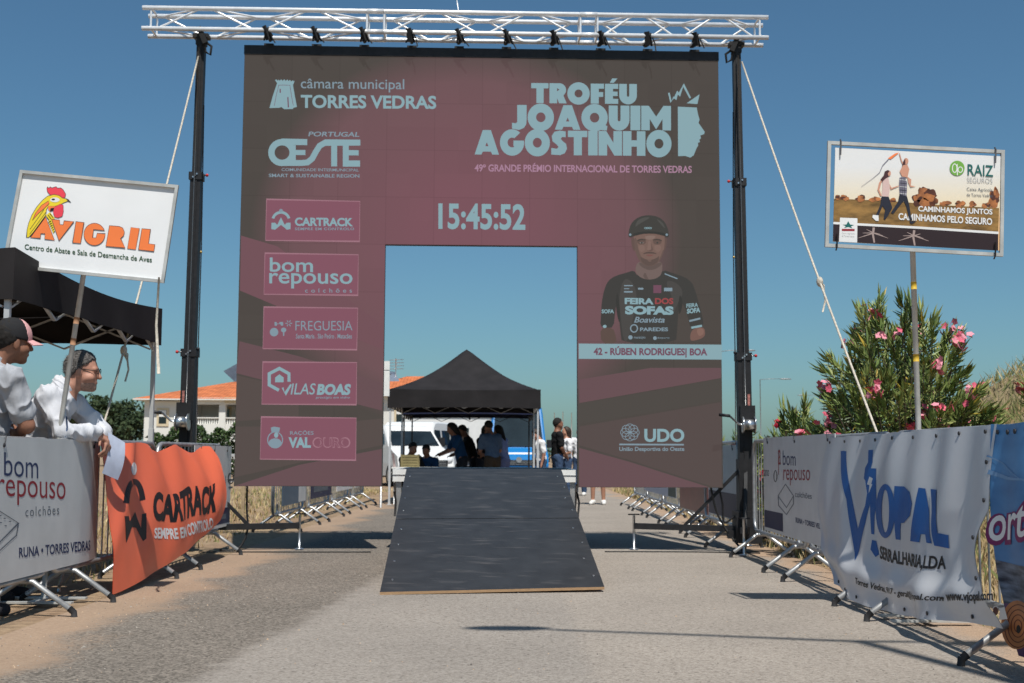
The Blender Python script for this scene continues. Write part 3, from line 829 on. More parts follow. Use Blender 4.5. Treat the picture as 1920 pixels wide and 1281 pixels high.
# ------------------------------------------------------------------ two telescopic lifting towers
chrome = pm('zinc_plated', (0.62, 0.63, 0.64), rough=.28, metal=.9, var=.1)
redp = pm('red_plastic', (0.5, 0.03, 0.03), rough=.4, var=.05)
def tower(bx, by, tx_, label, sgn):
    t = thing('lifting_tower', label, 'lifting tower', (bx, by, 0), 'lifting towers holding the truss')
    top = 5.27; dx = tx_ - bx
    P = lambda z, oy=0: (bx + dx * z / top, by + oy, z)
    for z0, z1, w in ((.16, 2.02, .135), (2.02, 3.86, .108), (3.86, top, .082)):
        mb = MB(); mb.beam(P(z0), P(z1), w, w, black, up=(0, 1, 0))
        mb.beam(P(z0, -w / 2 - .004), P(z1 - .02, -w / 2 - .004), w * .35, .008, black, up=(0, 1, 0))
        finish('mast_section', mb, t)
    for z0, w in ((2.02, .135), (3.86, .11)):
        mb = MB(); mb.box(bx + dx * z0 / top - w / 2 - .012, bx + dx * z0 / top + w / 2 + .012, by - w / 2 - .012, by + w / 2 + .012, z0 - .05, z0 + .03, black)
        for q in (-1, 0, 1): mb.disc((bx + dx * z0 / top + q * .02 , by - w / 2 - .016, z0 - .01 + q * .016), (0, 1, 0), .009, .012, chrome, n=8)
        c = finish('collar', mb, t)
        mb = MB(); sx = -sgn if z0 < 3 else sgn
        mb.tube([(bx + dx * z0 / top + sx * w / 2, by - .02, z0), (bx + dx * z0 / top + sx * (w / 2 + .05), by - .03, z0)], .008, chrome, n=6)
        mb.ball((bx + dx * z0 / top + sx * (w / 2 + .06), by - .03, z0), .017, redp)
        finish('locking_pin', mb, c)
    mb = MB(); mb.tube([P(z, -.085 - .01 * (z > 3)) for z in (1.35, 2.1, 3.0, 3.9, 5.2)], .005, pm('steel_cable', (.2, .2, .2), rough=.4, metal=.8), n=6)
    mb.tube([(bx + sgn * .10, by - .05, 4.6), (bx + sgn * .115, by - .05, 3.1), (bx + sgn * .11, by - .05, 2.0), (bx + sgn * .115, by - .05, 1.1)], .006, black, n=6)
    mb.ball((bx + sgn * .11, by - .05, 2.05), .018, black); mb.ball((bx + sgn * .112, by - .05, 3.05), .014, pm('brass', (.5, .35, .12), rough=.4, metal=.8))
    finish('cable', mb, t)
    # head: fork with a bent arm wrapped round the truss
    mb = MB(); mb.beam(P(top - .02), (tx_ + sgn * .0, by, top + .10), .10, .10, black)
    mb.beam((tx_ - sgn * .005, by - .10, top + .14), (tx_ + sgn * .07, by - .10, top - .03), .06, .05, webbing)
    mb.beam((tx_ - .08, by, top + .075), (tx_ + .08, by, top + .075), .12, .04, black)
    mb.tube([(tx_ + sgn * .06, by - .10, top - .01), (tx_ + sgn * .13, by - .10, top - .06), (tx_ + sgn * .12, by - .10, top - .15), (tx_ + sgn * .07, by - .10, top - .12), (tx_ + sgn * .05, by - .10, top - .02)], .014, webbing, n=6)
    finish('truss_fork', mb, t)
    # hand winch
    wz = 1.30
    mb = MB(); mb.box(bx - .075, bx + .075, by - .13, by - .075, wz + .02, wz + .2, black); mb.disc((bx, by - .16, wz), (1, 0, 0), .055, .10, chrome, n=18)
    mb.disc((bx - .06, by - .16, wz), (1, 0, 0), .085, .012, chrome, n=20); mb.disc((bx + .06, by - .16, wz), (1, 0, 0), .085, .012, chrome, n=20)
    w = finish('winch', mb, t)
    mb = MB(); mb.tube([(bx - .06, by - .16, wz), (bx - .11, by - .18, wz + .01), (bx - .2, by - .19, wz + .09)], .011, chrome, n=8); mb.tube([(bx - .2, by - .20, wz + .09), (bx - .31, by - .22, wz + .1)], .016, black, n=8)
    finish('crank_handle', mb, w)
    mb = MB(); mb.add([(bx - .035, by - .0705, 1.45), (bx + .035, by - .0705, 1.45), (bx + .035, by - .0705, 1.62), (bx - .035, by - .0705, 1.62)], [(0, 1, 2, 3)], pm('safety_sticker', (.35, .14, .12), rough=.5, var=.5, scale=60))
    finish('sticker', mb, t)
    # base and four outriggers with screw feet
    mb = MB(); mb.box(bx - .13, bx + .13, by - .13, by + .13, .10, .42, black); mb.box(bx - .09, bx + .09, by - .09, by + .09, .42, .95, black)
    mb.box(bx - .20, bx + .20, by - .05, by + .05, .14, .22, black)
    finish('base', mb, t)
    for ax, ay, ln in ((sgn, .17, 1.16), (-sgn, .15, .62), (.25 * sgn, -1, .55), (-.2 * sgn, 1, .8)):
        n = math.hypot(ax, ay); ax /= n; ay /= n
        e = (bx + ax * ln, by + ay * ln, .25)
        mb = MB(); mb.beam((bx + ax * .1, by + ay * .1, .235), e, .07, .06, black)
        mb.beam((bx + ax * .06, by + ay * .06, .85), (bx + ax * ln * .55, by + ay * ln * .55, .26), .035, .035, black)
        og = finish('outrigger', mb, t)
        mb = MB(); mb.tube([(e[0], e[1], .36), (e[0], e[1], .02)], .013, chrome, n=8); mb.disc((e[0], e[1], .018), (0, 0, 1), .05, .012, chrome, n=14, r2=.03); mb.tube([(e[0] - .06, e[1], .37), (e[0] + .06, e[1], .37)], .008, black, n=6)
        finish('levelling_foot', mb, og)
    return t
tower(-3.32, 12.60, -3.275, 'black lifting mast with a hand winch beside the left barrier line', 1)
tower(2.425, 12.78, 2.375, 'black lifting mast with a hand winch beside the right barrier line', -1)

# cables from the screen to the ground
cabm = pm('black_cable', (.012, .012, .013), rough=.6, var=.2)
for pts, lab in (([(-2.70, 12.66, .66), (-2.71, 12.72, .42), (-2.70, 12.72, .2), (-2.78, 12.66, .02), (-2.95, 12.6, .012)], 'black cable hanging from the lower left corner of the screen'),
                 ([(2.06, 12.80, .66), (2.12, 12.80, .40), (2.24, 12.76, .18), (2.34, 12.6, .02), (2.2, 12.4, .012)], 'black cable drooping from the lower right corner of the screen to the mast foot'),
                 ([(2.10, 12.84, .66), (2.13, 12.83, .72), (2.18, 12.82, .50), (2.20, 12.80, .30), (2.36, 12.78, .43)], 'black loop of cable between the screen edge and the right mast'),
                 ([(-3.1, 12.36, .012), (-2.7, 12.38, .012), (-2.2, 12.40, .012), (-1.4, 12.44, .012)], 'thin black cable lying along the road left of the ramp'),
                 ([(.95, 12.62, .012), (1.5, 12.64, .012), (2.0, 12.62, .012), (2.5, 12.5, .012)], 'thin black cable lying along the road right of the ramp')):
    V = [Vector(p) for p in pts]; out = []
    for i in range(len(V) - 1):
        a_, b_, c_, d_ = V[max(0, i - 1)], V[i], V[i + 1], V[min(len(V) - 1, i + 2)]
        for k in range(6):
            t = k / 6
            out.append(.5 * (2 * b_ + (c_ - a_) * t + (2 * a_ - 5 * b_ + 4 * c_ - d_) * t * t + (3 * b_ - a_ - 3 * c_ + d_) * t ** 3))
    out.append(V[-1])
    mb = MB(); mb.tube(out, .011 if V[0].z > .1 else .006, cabm, n=7); o = finish('cable', mb); tag(o, lab, 'cable')

# guy ropes
ropem = pm('pale_rope', (0.55, 0.50, 0.42), rough=.9, var=.2, scale=50, bump=.4, bscale=200)
def rope(pts, r, label, knots=(), tail=None):
    t = thing('guy_rope', label, 'rope', pts[-1], 'guy ropes of the towers')
    mb = MB()
    V = [Vector(p) for p in pts]
    n = 24; out = []
    for i in range(n + 1):
        s = i / n
        p = V[0].lerp(V[-1], s); p.z -= .10 * math.sin(math.pi * s)
        out.append(p)
    mb.tube(out, r, ropem, n=7)
    finish('rope', mb, t)
    for s in knots:
        i = int(s * n); p = out[i]
        mb = MB(); mb.ball(p, (.03, .03, .045), ropem); mb.tube([p, p + Vector((.03, 0, -.06)), p + Vector((.045, 0, -.16)), p + Vector((.02, 0, -.26))], .008, ropem, n=6); mb.tube([p, p + Vector((.035, 0, -.03)), p + Vector((.04, 0, -.1)), p + Vector((-.005, 0, -.02))], .007, ropem, n=6)
        finish('knot', mb, t)
    mb = MB(); e = out[-1]; mb.tube([e + Vector((0, 0, .02)), e + Vector((0, 0, -.03))], .012, chrome, n=6); finish('peg', mb, t)
    return t
rope([(-3.28, 12.5, 5.1), (-3.22, 8.9, .03)], .0095, 'pale guy rope with a knot running down from the left mast past the rooster sign', knots=(.66,))
rope([(2.40, 12.6, 5.1), (2.84, 8.2, .03)], .0095, 'pale guy rope with a knot running down from the right mast into the shrub', knots=(.5,))
# ------------------------------------------------------------------ ramp and stage
ply = None
def ramp_material():
    m = pm('film_faced_plywood', (0.026, 0.028, 0.031), rough=.52, var=.18, scale=5, bump=.05, bscale=40, spec=.35)
    nt = m.node_tree; N = nt.nodes; L = nt.links
    b = N['Principled BSDF']
    old = b.inputs['Base Color'].links[0].from_socket
    tc = N.new('ShaderNodeTexCoord'); mp = N.new('ShaderNodeMapping'); mp.inputs['Scale'].default_value = (1.6, 7.0, 1.6); L.new(tc.outputs['Object'], mp.inputs[0])
    n = N.new('ShaderNodeTexNoise'); n.inputs['Scale'].default_value = 2.2; n.inputs['Detail'].default_value = 7; L.new(mp.outputs[0], n.inputs['Vector'])
    r = N.new('ShaderNodeValToRGB'); r.color_ramp.elements[0].position = .57; r.color_ramp.elements[1].position = .84; r.color_ramp.elements[0].color = (0, 0, 0, 1); r.color_ramp.elements[1].color = (.42, .42, .42, 1)
    L.new(n.outputs['Fac'], r.inputs[0])
    mx = N.new('ShaderNodeMix'); mx.data_type = 'RGBA'; L.new(r.outputs[0], mx.inputs[0]); L.new(old, mx.inputs[6]); mx.inputs[7].default_value = (.15, .14, .135, 1)
    L.new(mx.outputs[2], b.inputs['Base Color'])
    return m
ply = ramp_material()
woode = pm('plywood_edge', (0.46, 0.29, 0.16), rough=.7, var=.15, scale=30, stretch=(1, 1, 12))
rp_ = thing('ramp', 'dark plywood start ramp sloping down from the stage to the asphalt', 'ramp', (-.12, 8.85, 0))
A0, B0 = Vector((-.919, 8.76, .004)), Vector((.674, 9.0, .022)); A1, B1 = Vector((-1.078, 12.72, .815)), Vector((.512, 12.745, .815))
def rpt(s, t, up=0): 
    p = A0.lerp(B0, s).lerp(A1.lerp(B1, s), t)
    nrm = Vector((0, -.2, 1)).normalized()
    return p + nrm * up
for (t0, t1, lift) in ((0, .497, 0), (.5, 1, .002)):
    mb = MB()
    top = [rpt(0, t0, .02 + lift), rpt(1, t0, .02 + lift), rpt(1, t1, .02 + lift), rpt(0, t1, .02 + lift)]
    bot = [rpt(0, t0, lift), rpt(1, t0, lift), rpt(1, t1, lift), rpt(0, t1, lift)]
    mb.add(top, [(0, 1, 2, 3)], ply); mb.add(bot, [(3, 2, 1, 0)], woode)
    mb.add(bot + top, [(0, 1, 5, 4)], ply if t0 else woode); mb.add(bot + top, [(1, 2, 6, 5), (2, 3, 7, 6), (3, 0, 4, 7)], woode)
    sh = finish('plywood_sheet', mb, rp_)
    for s in (.03, .97) if t0 else (.04, .96):
        for k in range(4):
            t = t0 + .07 + .115 * k
            mb = MB(); mb.disc(rpt(s + .012 * math.sin(k * 3 + s * 9), t, .0225 + lift), (0, -.2, 1), .008, .004, chrome, n=8)
            finish('bolt', mb, sh)
mb = MB()
for s in (.06, .5, .94): mb.beam(rpt(s, .06, -.03), rpt(s, .985, -.045), .045, .07, woode)
finish('joist', mb, rp_)

stg = thing('stage', 'low portable stage with white aluminium rim under the video wall opening', 'stage', (-.28, 12.8, 0))
wht = pm('white_painted_alu', (0.74, 0.74, 0.72), rough=.4, var=.06, scale=15)
lega = pm('stage_leg_alu', (0.40, 0.40, 0.40), rough=.4, metal=.6, var=.15)
SX0, SX1, SY0, SY1 = -1.225, .672, 12.775, 14.8
mb = MB(); mb.box(SX0 + .03, SX1 - .03, SY0 + .03, SY1 - .03, .80, .826, pm('stage_deck_dark', (.03, .03, .035), rough=.7, var=.3)); finish('deck', mb, stg)
mb = MB()
for (x0, x1, y0, y1) in ((SX0, SX1, SY0, SY0 + .028), (SX0, SX1, SY1 - .028, SY1), (SX0, SX0 + .028, SY0 + .028, SY1 - .028), (SX1 - .028, SX1, SY0 + .028, SY1 - .028)):
    mb.box(x0, x1, y0, y1, .705, .832, wht)
mb.box(SX0 - .004, SX1 + .004, SY0 - .006, SY0 - .001, .770, .778, lega)
finish('rim', mb, stg)
for x in (SX0 + .06, SX1 - .04):
    for y in (SY0 + .06, SY1 - .06):
        mb = MB(); mb.box(x - .025, x + .025, y - .025, y + .025, 0.012, .705, lega); mb.box(x - .04, x + .04, y - .04, y + .04, 0.002, .014, black)
        lg = finish('leg', mb, stg)
for x in (SX0 + .015, SX1 + .006):
    mb = MB(); mb.beam((x, SY0 + .06, .68), (x + .004, SY0 + .9, .16), .025, .02, lega); mb.tube([(x, SY0 + .05, .60), (x + .02, SY0, .50), (x + .01, SY0 + .04, .35)], .012, black, n=6)
    finish('brace', mb, stg)

# ------------------------------------------------------------------ crowd barriers
galv = pm('galvanised_steel', (0.42, 0.43, 0.44), rough=.42, metal=.7, var=.2, scale=14)
rub = pm('black_rubber', (.02, .02, .022), rough=.8, var=.2)
BG = 'crowd control barriers along the road'
BL = 2.27
def make_barrier(side):
    """built along +y from the root; feet reach to both sides (x)"""
    t = thing('crowd_barrier', '', 'barrier', (0, 0, 0), BG)
    z0, z1, r = .235, 1.08, .019
    c = .12
    pts = []
    for (cy, cz, a0) in ((BL - .02 - c, z1 - c, 0), (.02 + c, z1 - c, 90), (.02 + c, z0 + c, 180), (BL - .02 - c, z0 + c, 270)):
        for k in range(6):
            a = R(a0 + 18 * k); pts.append((0, cy + c * math.cos(a), cz + c * math.sin(a)))
    mb = MB(); mb.tube(pts, r, galv, n=8, closed=True); finish('frame', mb, t, False)
    mb = MB()
    for k in range(17):
        y = .14 + k * (BL - .28) / 16
        mb.tube([(0, y, z0 + .005), (0, y, z1 - .005)], .0065, galv, n=5, cap=False)
    finish('infill_bars', mb, t, False)
    for y in (.36, BL - .36):
        mb = MB()
        mb.tube([(0, y, z0 + .12), (0, y, z0 - .02)], .016, galv, n=8)
        mb.tube([(-.30, y, .035), (-.045, y, .215), (.045, y, .215), (.30, y, .035)], .0175, galv, n=8)
        f = finish('foot', mb, t, False)
        for s in (-1, 1):
            mb = MB(); mb.tube([(s * .272, y, .055), (s * .30, y, .032), (s * .303, y, .003)], .0205, rub, n=8)
            finish('rubber_cap', mb, f, False)
    return t
bar0 = make_barrier(1)
XL, XR = -2.93, 2.43
first = True
where = [('left', 'behind the mattress advert board at the photo edge, nearest on the left', XL, 5.62), ('left', 'between the mattress board and the orange banner', XL, 7.9), ('left', 'under the orange banner next to the left mast', XL, 10.2),
         ('left', 'carrying the blue grey board seen under the screen on the left', XL - .02, 15.3), ('left', 'carrying the navy board seen under the screen on the left', XL, 17.6), ('left', 'carrying the white board with red letters under the screen', XL, 19.9), ('left', 'carrying the crumpled white banner near the left stage leg', XL, 22.2),
         ('right', 'behind the sky blue pastry banner, nearest on the right', XR, 3.3), ('right', 'behind the near half of the blue lettered white banner', XR, 5.57), ('right', 'behind the far half of the blue lettered white banner', XR, 7.86), ('right', 'behind the grey mattress board next to the right mast', XR, 10.15),
         ('right', 'carrying the navy and white board just beyond the right mast', XR - .04, 13.0), ('right', 'carrying the dark red banner seen under the screen on the right', XR, 15.3), ('right', 'carrying the pale and green banner seen under the screen on the right', XR, 17.6), ('right', 'bare, second last of the far right row by the standing feet', XR, 19.9), ('right', 'bare, farthest of the right row near the standing feet', XR, 22.2)]
for side, txt, x, y in where:
    sc = (1, 1, .985 if side == 'left' else 1.045)
    lab = 'galvanised crowd barrier ' + txt
    if first:
        bar0.location = (x, y, 0); bar0.scale = sc; bar0['label'] = lab; first = False
    else: dup(bar0, (x, y, 0), lab, scale=sc)
# ------------------------------------------------------------------ boards and banners on the barriers
RX = Vector((1, 0, 0))
def to_px(p):
    q = Vector(p) - CAM; d = q.dot(_F)
    return np.array([960 + FPX * q.dot(_R2) / d, 640.5 - FPX * q.dot(_U2) / d])
def on_cloth(surf):
    """photo pixel -> (u, v) on a rippled cloth"""
    g = [(u, v) for u in np.linspace(0, 1, 41) for v in np.linspace(0, 1, 21)]
    gp = np.array([to_px(surf(u, v)) for u, v in g])
    def f(px, py):
        t = np.array([px, py], float)
        u, v = g[int(((gp - t) ** 2).sum(1).argmin())]
        x = np.array([u, v])
        for it in range(6):
            r = to_px(surf(*x)) - t
            J = np.stack([(to_px(surf(x[0] + 1e-3, x[1])) - r - t) / 1e-3, (to_px(surf(x[0], x[1] + 1e-3)) - r - t) / 1e-3], -1)
            st = np.linalg.lstsq(J, r, rcond=None)[0]
            n = np.abs(st).max()
            x = x - st * (min(1, .05 / n) if n > 0 else 1)
        if abs(x[0] - u) > .06 or abs(x[1] - v) > .12: x = np.array([u, v])
        return (float(x[0]), float(x[1]))
    return f
def side_px(X):
    """photo pixel -> (distance along the road, height) on the vertical plane x = X"""
    def f(px, py):
        p = on_plane(px, py, (X, 0, 0), RX); return (p.y, p.z)
    return f
vinyl = pm('white_vinyl', (0.56, 0.57, 0.59), rough=.36, var=.04, scale=2)
plas = pm('grey_white_board', (0.60, 0.61, 0.61), rough=.5, var=.06, scale=4)
NAVY = ink('ink_navy', (32, 52, 96)); INKRED = ink('ink_red', (150, 34, 48)); INKGREY = ink('ink_grey', (90, 100, 112)); INKBLK = ink('ink_black', (22, 22, 24)); INKBLUE = ink('ink_blue', (14, 88, 160))
INKWHT = ink('ink_white', (232, 232, 232)); INKDN = ink('ink_dark_navy', (24, 32, 74))
eyelet = pm('dark_eyelet', (.03, .03, .035), rough=.5)

def side_board(name, label, X, y0, y1, z0, z1, mat, face, bend=0, thick=.006, cat='advert board', round_=.05):
    """rigid board lying against a barrier; face=+1 shows towards +x"""
    t = thing(name, label, cat, (X, (y0 + y1) / 2, z0))
    def surf(u, v, d):
        s = (u - (y1 - .42)) / .42
        b = -bend * max(0, s) ** 2
        return (X + face * (d + b), u, v)
    mb = MB()
    n = 16; pts = []
    us = [y0 + (y1 - y0) * i / n for i in range(n + 1)]
    for j in range(n):
        a, b = us[j], us[j + 1]
        za = z0 + (round_ * .6 if j == 0 else 0)
        q = [surf(a, z0, 0), surf(b, z0, 0), surf(b, z1, 0), surf(a, z1, 0)]
        w = [surf(a, z0, -thick), surf(b, z0, -thick), surf(b, z1, -thick), surf(a, z1, -thick)]
        if face > 0: mb.add(q, [(0, 1, 2, 3)], mat); mb.add(w, [(3, 2, 1, 0)], mat)
        else: mb.add(q, [(3, 2, 1, 0)], mat); mb.add(w, [(0, 1, 2, 3)], mat)
        mb.add([q[0], q[1], w[1], w[0], q[3], q[2], w[2], w[3]], [(0, 1, 2, 3), (7, 6, 5, 4)], mat)
    e0 = [surf(y0, z0, 0), surf(y0, z1, 0), surf(y0, z1, -thick), surf(y0, z0, -thick)]
    e1 = [surf(y1, z0, 0), surf(y1, z1, 0), surf(y1, z1, -thick), surf(y1, z0, -thick)]
    mb.add(e0, [(0, 1, 2, 3)], mat); mb.add(e1, [(3, 2, 1, 0)], mat)
    finish('panel', mb, t)
    for y in np.arange(y0 + .2, y1 - .1, (y1 - y0 - .4) / 2 + .001):
        mb = MB(); mb.disc(surf(y, z1 - .045, .004), (1, 0, 0), .013, .006, eyelet, n=8)
        mb.tube([surf(y, z1 - .045, .006), surf(y, z1 + .01, .012), surf(y, z1 + .012, -.03)], .004, eyelet, n=5)
        finish('cable_tie', mb, t)
    return t, surf

def art_part(a, surf, name, parent, cut=None, base=.0008):
    mb = MB(); a.into(mb, surf, base=base, step=.0003, cut=cut); return finish(name, mb, parent)

# left: mattress advert
t, sf = side_board('advert_board', 'grey white mattress advert board in front of the man in the white shirt', -2.895, 5.3, 8.79, .25, 1.075, plas, 1, bend=.035)
a = Art(side_px(-2.89))
a.text('bom', 9, 848, 73, 892, NAVY, 1, -.004, dy=6)
a.text('repouso', -4, 898, 124, 945, INKRED, 1, -.004, dy=7, dx=0)
a.text('colchões', 49, 951, 112, 969, INKGREY, 1, -.004, dy=-4, space=1.25)
a.text('RUNA • TORRES VEDRAS', 37, 1027, 173, 1046, NAVY, 1, .02, dy=-14)
for seg in (((-40, 990), (0, 958), (36, 981), (-10, 1028)), ((36, 981), (32, 1004), (-14, 1046)), ((-10, 1028), (-14, 1046)), ((-40, 990), (-10, 1028))): a.stroke(seg, 1.7, INKGREY, 1)
for p in ((2, 967), (10, 972), (20, 978), (-6, 974), (3, 980), (12, 986), (-14, 984), (-4, 992)): a.ell(p[0], p[1], 2.4, 1, INKGREY, 1, n=8)
art_part(a, sf, 'lettering', t, cut=(.06, 9))

# left: board with ring logo by the screen
t, sf = side_board('advert_board', 'small grey white board with a navy foot strip touching the left edge of the screen', -2.895, 11.3, 12.78, .25, 1.06, plas, 1)
a = Art(side_px(-2.89))
a.uv([(11.34, .285), (12.77, .285), (12.77, .44), (11.34, .44)], INKDN, 1)
a.text('caetano', 386, 890, 418, 910, INKBLK, 2, 0, dy=-1)
a.stroke([(424, 892), (424, 912)], 1, INKGREY, 2); a.ring(433.5, 897, 6, 11, 2, INKBLK, 2); a.stroke([(429, 900), (438, 900)], 3, INKBLK, 2); a.ell(433, 914, 4, 2, INKGREY, 2)
a.uv([(11.5, .33), (12.6, .33), (12.6, .38), (11.5, .38)], INKGREY, 2)
art_part(a, sf, 'lettering', t)

# ---- orange wind-blown banner
orange = pm('orange_vinyl', (0.78, 0.15, 0.072), rough=.42, var=.06, scale=3)
def bez(a, b, c, t): return a * (1 - t) ** 2 + b * 2 * t * (1 - t) + c * t * t
OA, OB = 8.64, 11.72
def orange_surf(u, v, d=0.0):
    """u along the barrier, v up; hangs from ties, blown out over the road"""
    tie = abs(math.sin(u * math.pi * 3 + .35)) ** 1.4
    sag = .055 * tie * max(0, min(1, (u - .30) / .1)) + .012 * tie
    y = OA + (OB - OA) * u
    ztop = 1.075 - .02 * u - sag
    zbot = .03 + .34 * u ** 1.5
    z = zbot + (ztop - zbot) * v
    w = 1 - v
    x = -2.885 + .17 * math.sin(math.pi * min(1, w * .75)) * (.25 + .75 * u) + .15 * w * (1 - .5 * u)
    x += .010 * math.sin(u * 15 + v * 2.2) * (.25 + .75 * w) * (1 - .5 * u)
    x += .010 * math.sin(u * 31 - v * 6 + 1.2) * (.3 + .7 * v)
    # creases running from the ties
    for (cu, cv, sl, amp, wid) in ((.34, 1.0, -.22, .030, .035), (.72, 1.0, -.22, .022, .05), (.985, 1.0, -.14, .04, .03), (.10, .6, .30, .03, .04)):
        q = (u - cu) - sl * (v - cv)
        x += amp * math.exp(-(q / wid) ** 2) * (.25 + .75 * v)
    y += -.16 * w * (1 - u) ** 2 + .10 * math.sin(math.pi * w) * u - .26 * w * u ** 3
    n = Vector((1, 0, .1)).normalized()
    return Vector((x, y, z)) + n * d
t = thing('banner', 'orange banner with black arrow emblem blown out over the kerb', 'banner', (-2.9, 10.2, .1))
mb = MB(); mb.grid(lambda u, v: orange_surf(u, v), 90, 40, orange); mb.grid(lambda u, v: orange_surf(u, v, -.004), 90, 40, orange)
finish('cloth', mb, t)
a = Art(on_cloth(orange_surf))
a.ell(251, 879, 5, 12, INKWHT, 1)
a.ring(252, 950, 21, 52, 11, INKBLK, 1, a0=15, a1=100); a.ring(252, 950, 21, 52, 11, INKBLK, 1, a0=108, a1=172)
a.poly([(233, 968), (241, 968), (243, 978), (253, 960), (264, 990), (266, 964), (274, 962), (274, 1010), (268, 1015), (255, 990), (247, 988), (236, 1018)], INKBLK, 1)
a.text('CARTRACK', 286, 922, 404, 978, INKBLK, 1, .05, dy=-18)
a.text('SEMPRE EM CONTROLO', 289, 990, 398, 1010, INKWHT, 1, .035, dy=-20)
art_part(a, orange_surf, 'lettering', t, cut=(.015, .03), base=.0015)

# right: grey mattress board
t, sf = side_board('advert_board', 'grey board with red and navy mattress advert beside the right mast', 2.395, 9.15, 11.75, .29, 1.155, plas, -1)
a = Art(side_px(2.39))
a.text('etano', 1427, 879, 1441, 893, INKBLK, 1, 0, dy=0); a.ring(1453, 893, 3.5, 11, 1.4, INKBLK, 1)
a.uv([(11.74, .32), (10.95, .32), (10.95, .48), (11.74, .48)], INKDN, 1)
a.stroke([(1459, 850), (1459, 890)], 1, INKRED, 1); a.text('a', 1458, 843, 1463, 872, INKRED, 1, .0)
a.text('bom', 1467, 845, 1491, 872, NAVY, 1, -.004, dy=2); a.text('repouso', 1468, 880, 1518, 910, INKRED, 1, -.004, dy=1)
a.text('colchões', 1490, 921, 1521, 932, INKGREY, 1, 0, dy=4); a.text('RUNA • TORRES VEDRAS', 1491, 970, 1548, 980, NAVY, 1, .02, dy=15)
for seg in (((1458, 930), (1472, 908), (1487, 930), (1474, 952), (1458, 930)), ((1458, 932), (1459, 948), (1474, 965), (1487, 945), (1487, 930))): a.stroke(seg, 1.2, INKGREY, 1)
art_part(a, sf, 'lettering', t)

# ---- white welding-shop banner
VA, VB = 9.30, 6.08
def white_surf(u, v, d=0.0):
    w = 1 - v
    y = VA + (VB - VA) * u
    ztop = 1.128 + .022 * u - .006 * abs(math.sin(u * math.pi * 6))
    zbot = .10 - .05 * math.sin(math.pi * min(1, u * 1.15)) + .12 * u ** 3
    z = zbot + (ztop - zbot) * v
    x = 2.392 - .075 * math.sin(math.pi * w) * (.5 + .5 * math.sin(math.pi * u)) - .02 * w - .14 * w ** 3
    x += .016 * math.sin(u * 16 + v * 2) * w + .007 * math.sin(u * 41 + 3 * v)
    x += -.05 * math.exp(-((u - .86 + .12 * w) / .05) ** 2) * w - .03 * math.exp(-((w - .8 - .1 * u) / .07) ** 2)
    x += .02 * math.sin(9 * u - 5 * w) * w * w
    # left edge swings out, right edge pulled in below its upper tie
    y += .25 * math.sin(math.pi * min(1, w * 1.05)) * (1 - u) ** 3 - .60 * w * w * w * (1 - u) ** 3 - .46 * w ** 3 * u ** 2
    y += .20 * max(0, math.sin(math.pi * min(1, max(0, (w - .45) / .5)))) * u ** 6
    return Vector((x, y, z)) + Vector((-1, 0, .08)).normalized() * d
t = thing('banner', 'large white banner with bold blue capitals leaning over the road', 'banner', (2.4, 7.7, .1))
mb = MB(); mb.grid(lambda u, v: white_surf(u, v), 90, 44, vinyl); mb.grid(lambda u, v: white_surf(u, v, -.004), 90, 44, vinyl)
finish('cloth', mb, t)
for eu, ev in [(.03 + .117 * k, .965) for k in range(9)] + [(.06 + .14 * k, .03) for k in range(7)] + [(.985, .2 + .2 * k) for k in range(4)]:
    mb = MB(); mb.disc(white_surf(eu, ev, .005), (1, 0, 0), .011, .006, eyelet, n=8); finish('eyelet', mb, t)
a = Art(on_cloth(white_surf))
z = lambda x, y: (1520 + x / 2.5575, 780 + y / 2.555)
Z = lambda pts: [z(*p) for p in pts]
a.poly(Z([(145, 168), (172, 170), (200, 400), (228, 540), (262, 430), (280, 330), (256, 300), (262, 250), (276, 222), (278, 164), (300, 162), (298, 222), (286, 262), (290, 300), (292, 400), (262, 520), (232, 650), (212, 694), (206, 620), (172, 400)]), INKBLUE, 1)
a.poly(Z([(262, 300), (278, 250), (316, 252), (318, 420), (308, 480), (306, 568), (292, 566), (286, 420), (274, 380)]), INKBLUE, 2)
a.poly(Z([(272, 328), (284, 290), (300, 300), (292, 326), (298, 328), (280, 372), (284, 332)]), vinyl, 4)
a.poly(Z([(296, 594), (316, 600), (330, 664), (312, 676), (288, 640)]), INKBLUE, 2)
a.ring(*z(360, 456), 46 / 2.557, 130 / 2.555, 11, INKBLUE, 3)
a.poly(keyhole(Z([(404, 336), (450, 338), (476, 365), (488, 420), (478, 480), (450, 512), (434, 514), (432, 594), (410, 592)]), Z([(434, 398), (434, 452), (448, 445), (450, 405)])), INKBLUE, 4)
a.poly(keyhole(Z([(480, 600), (520, 344), (552, 348), (584, 612), (558, 608), (552, 568), (530, 566), (524, 606)]), Z([(540, 450), (533, 510), (546, 510)])), INKBLUE, 5)
a.poly(Z([(578, 350), (606, 354), (612, 562), (664, 572), (668, 636), (596, 622)]), INKBLUE, 6)
a.text('SERRALHARIA,LDA', 1650, 1023, 1774, 1052, INKBLK, 1, .03, dy=20)
a.text('Torres Vedras, 917 - geral@vjopal.com', 1604, 1082, 1770, 1098, INKBLK, 1, .02, dy=33)
a.text('- www.vjopal.com', 1766, 1110, 1864, 1134, INKBLK, 1, .03, dy=-3)
art_part(a, white_surf, 'lettering', t, cut=(.015, .03), base=.0015)

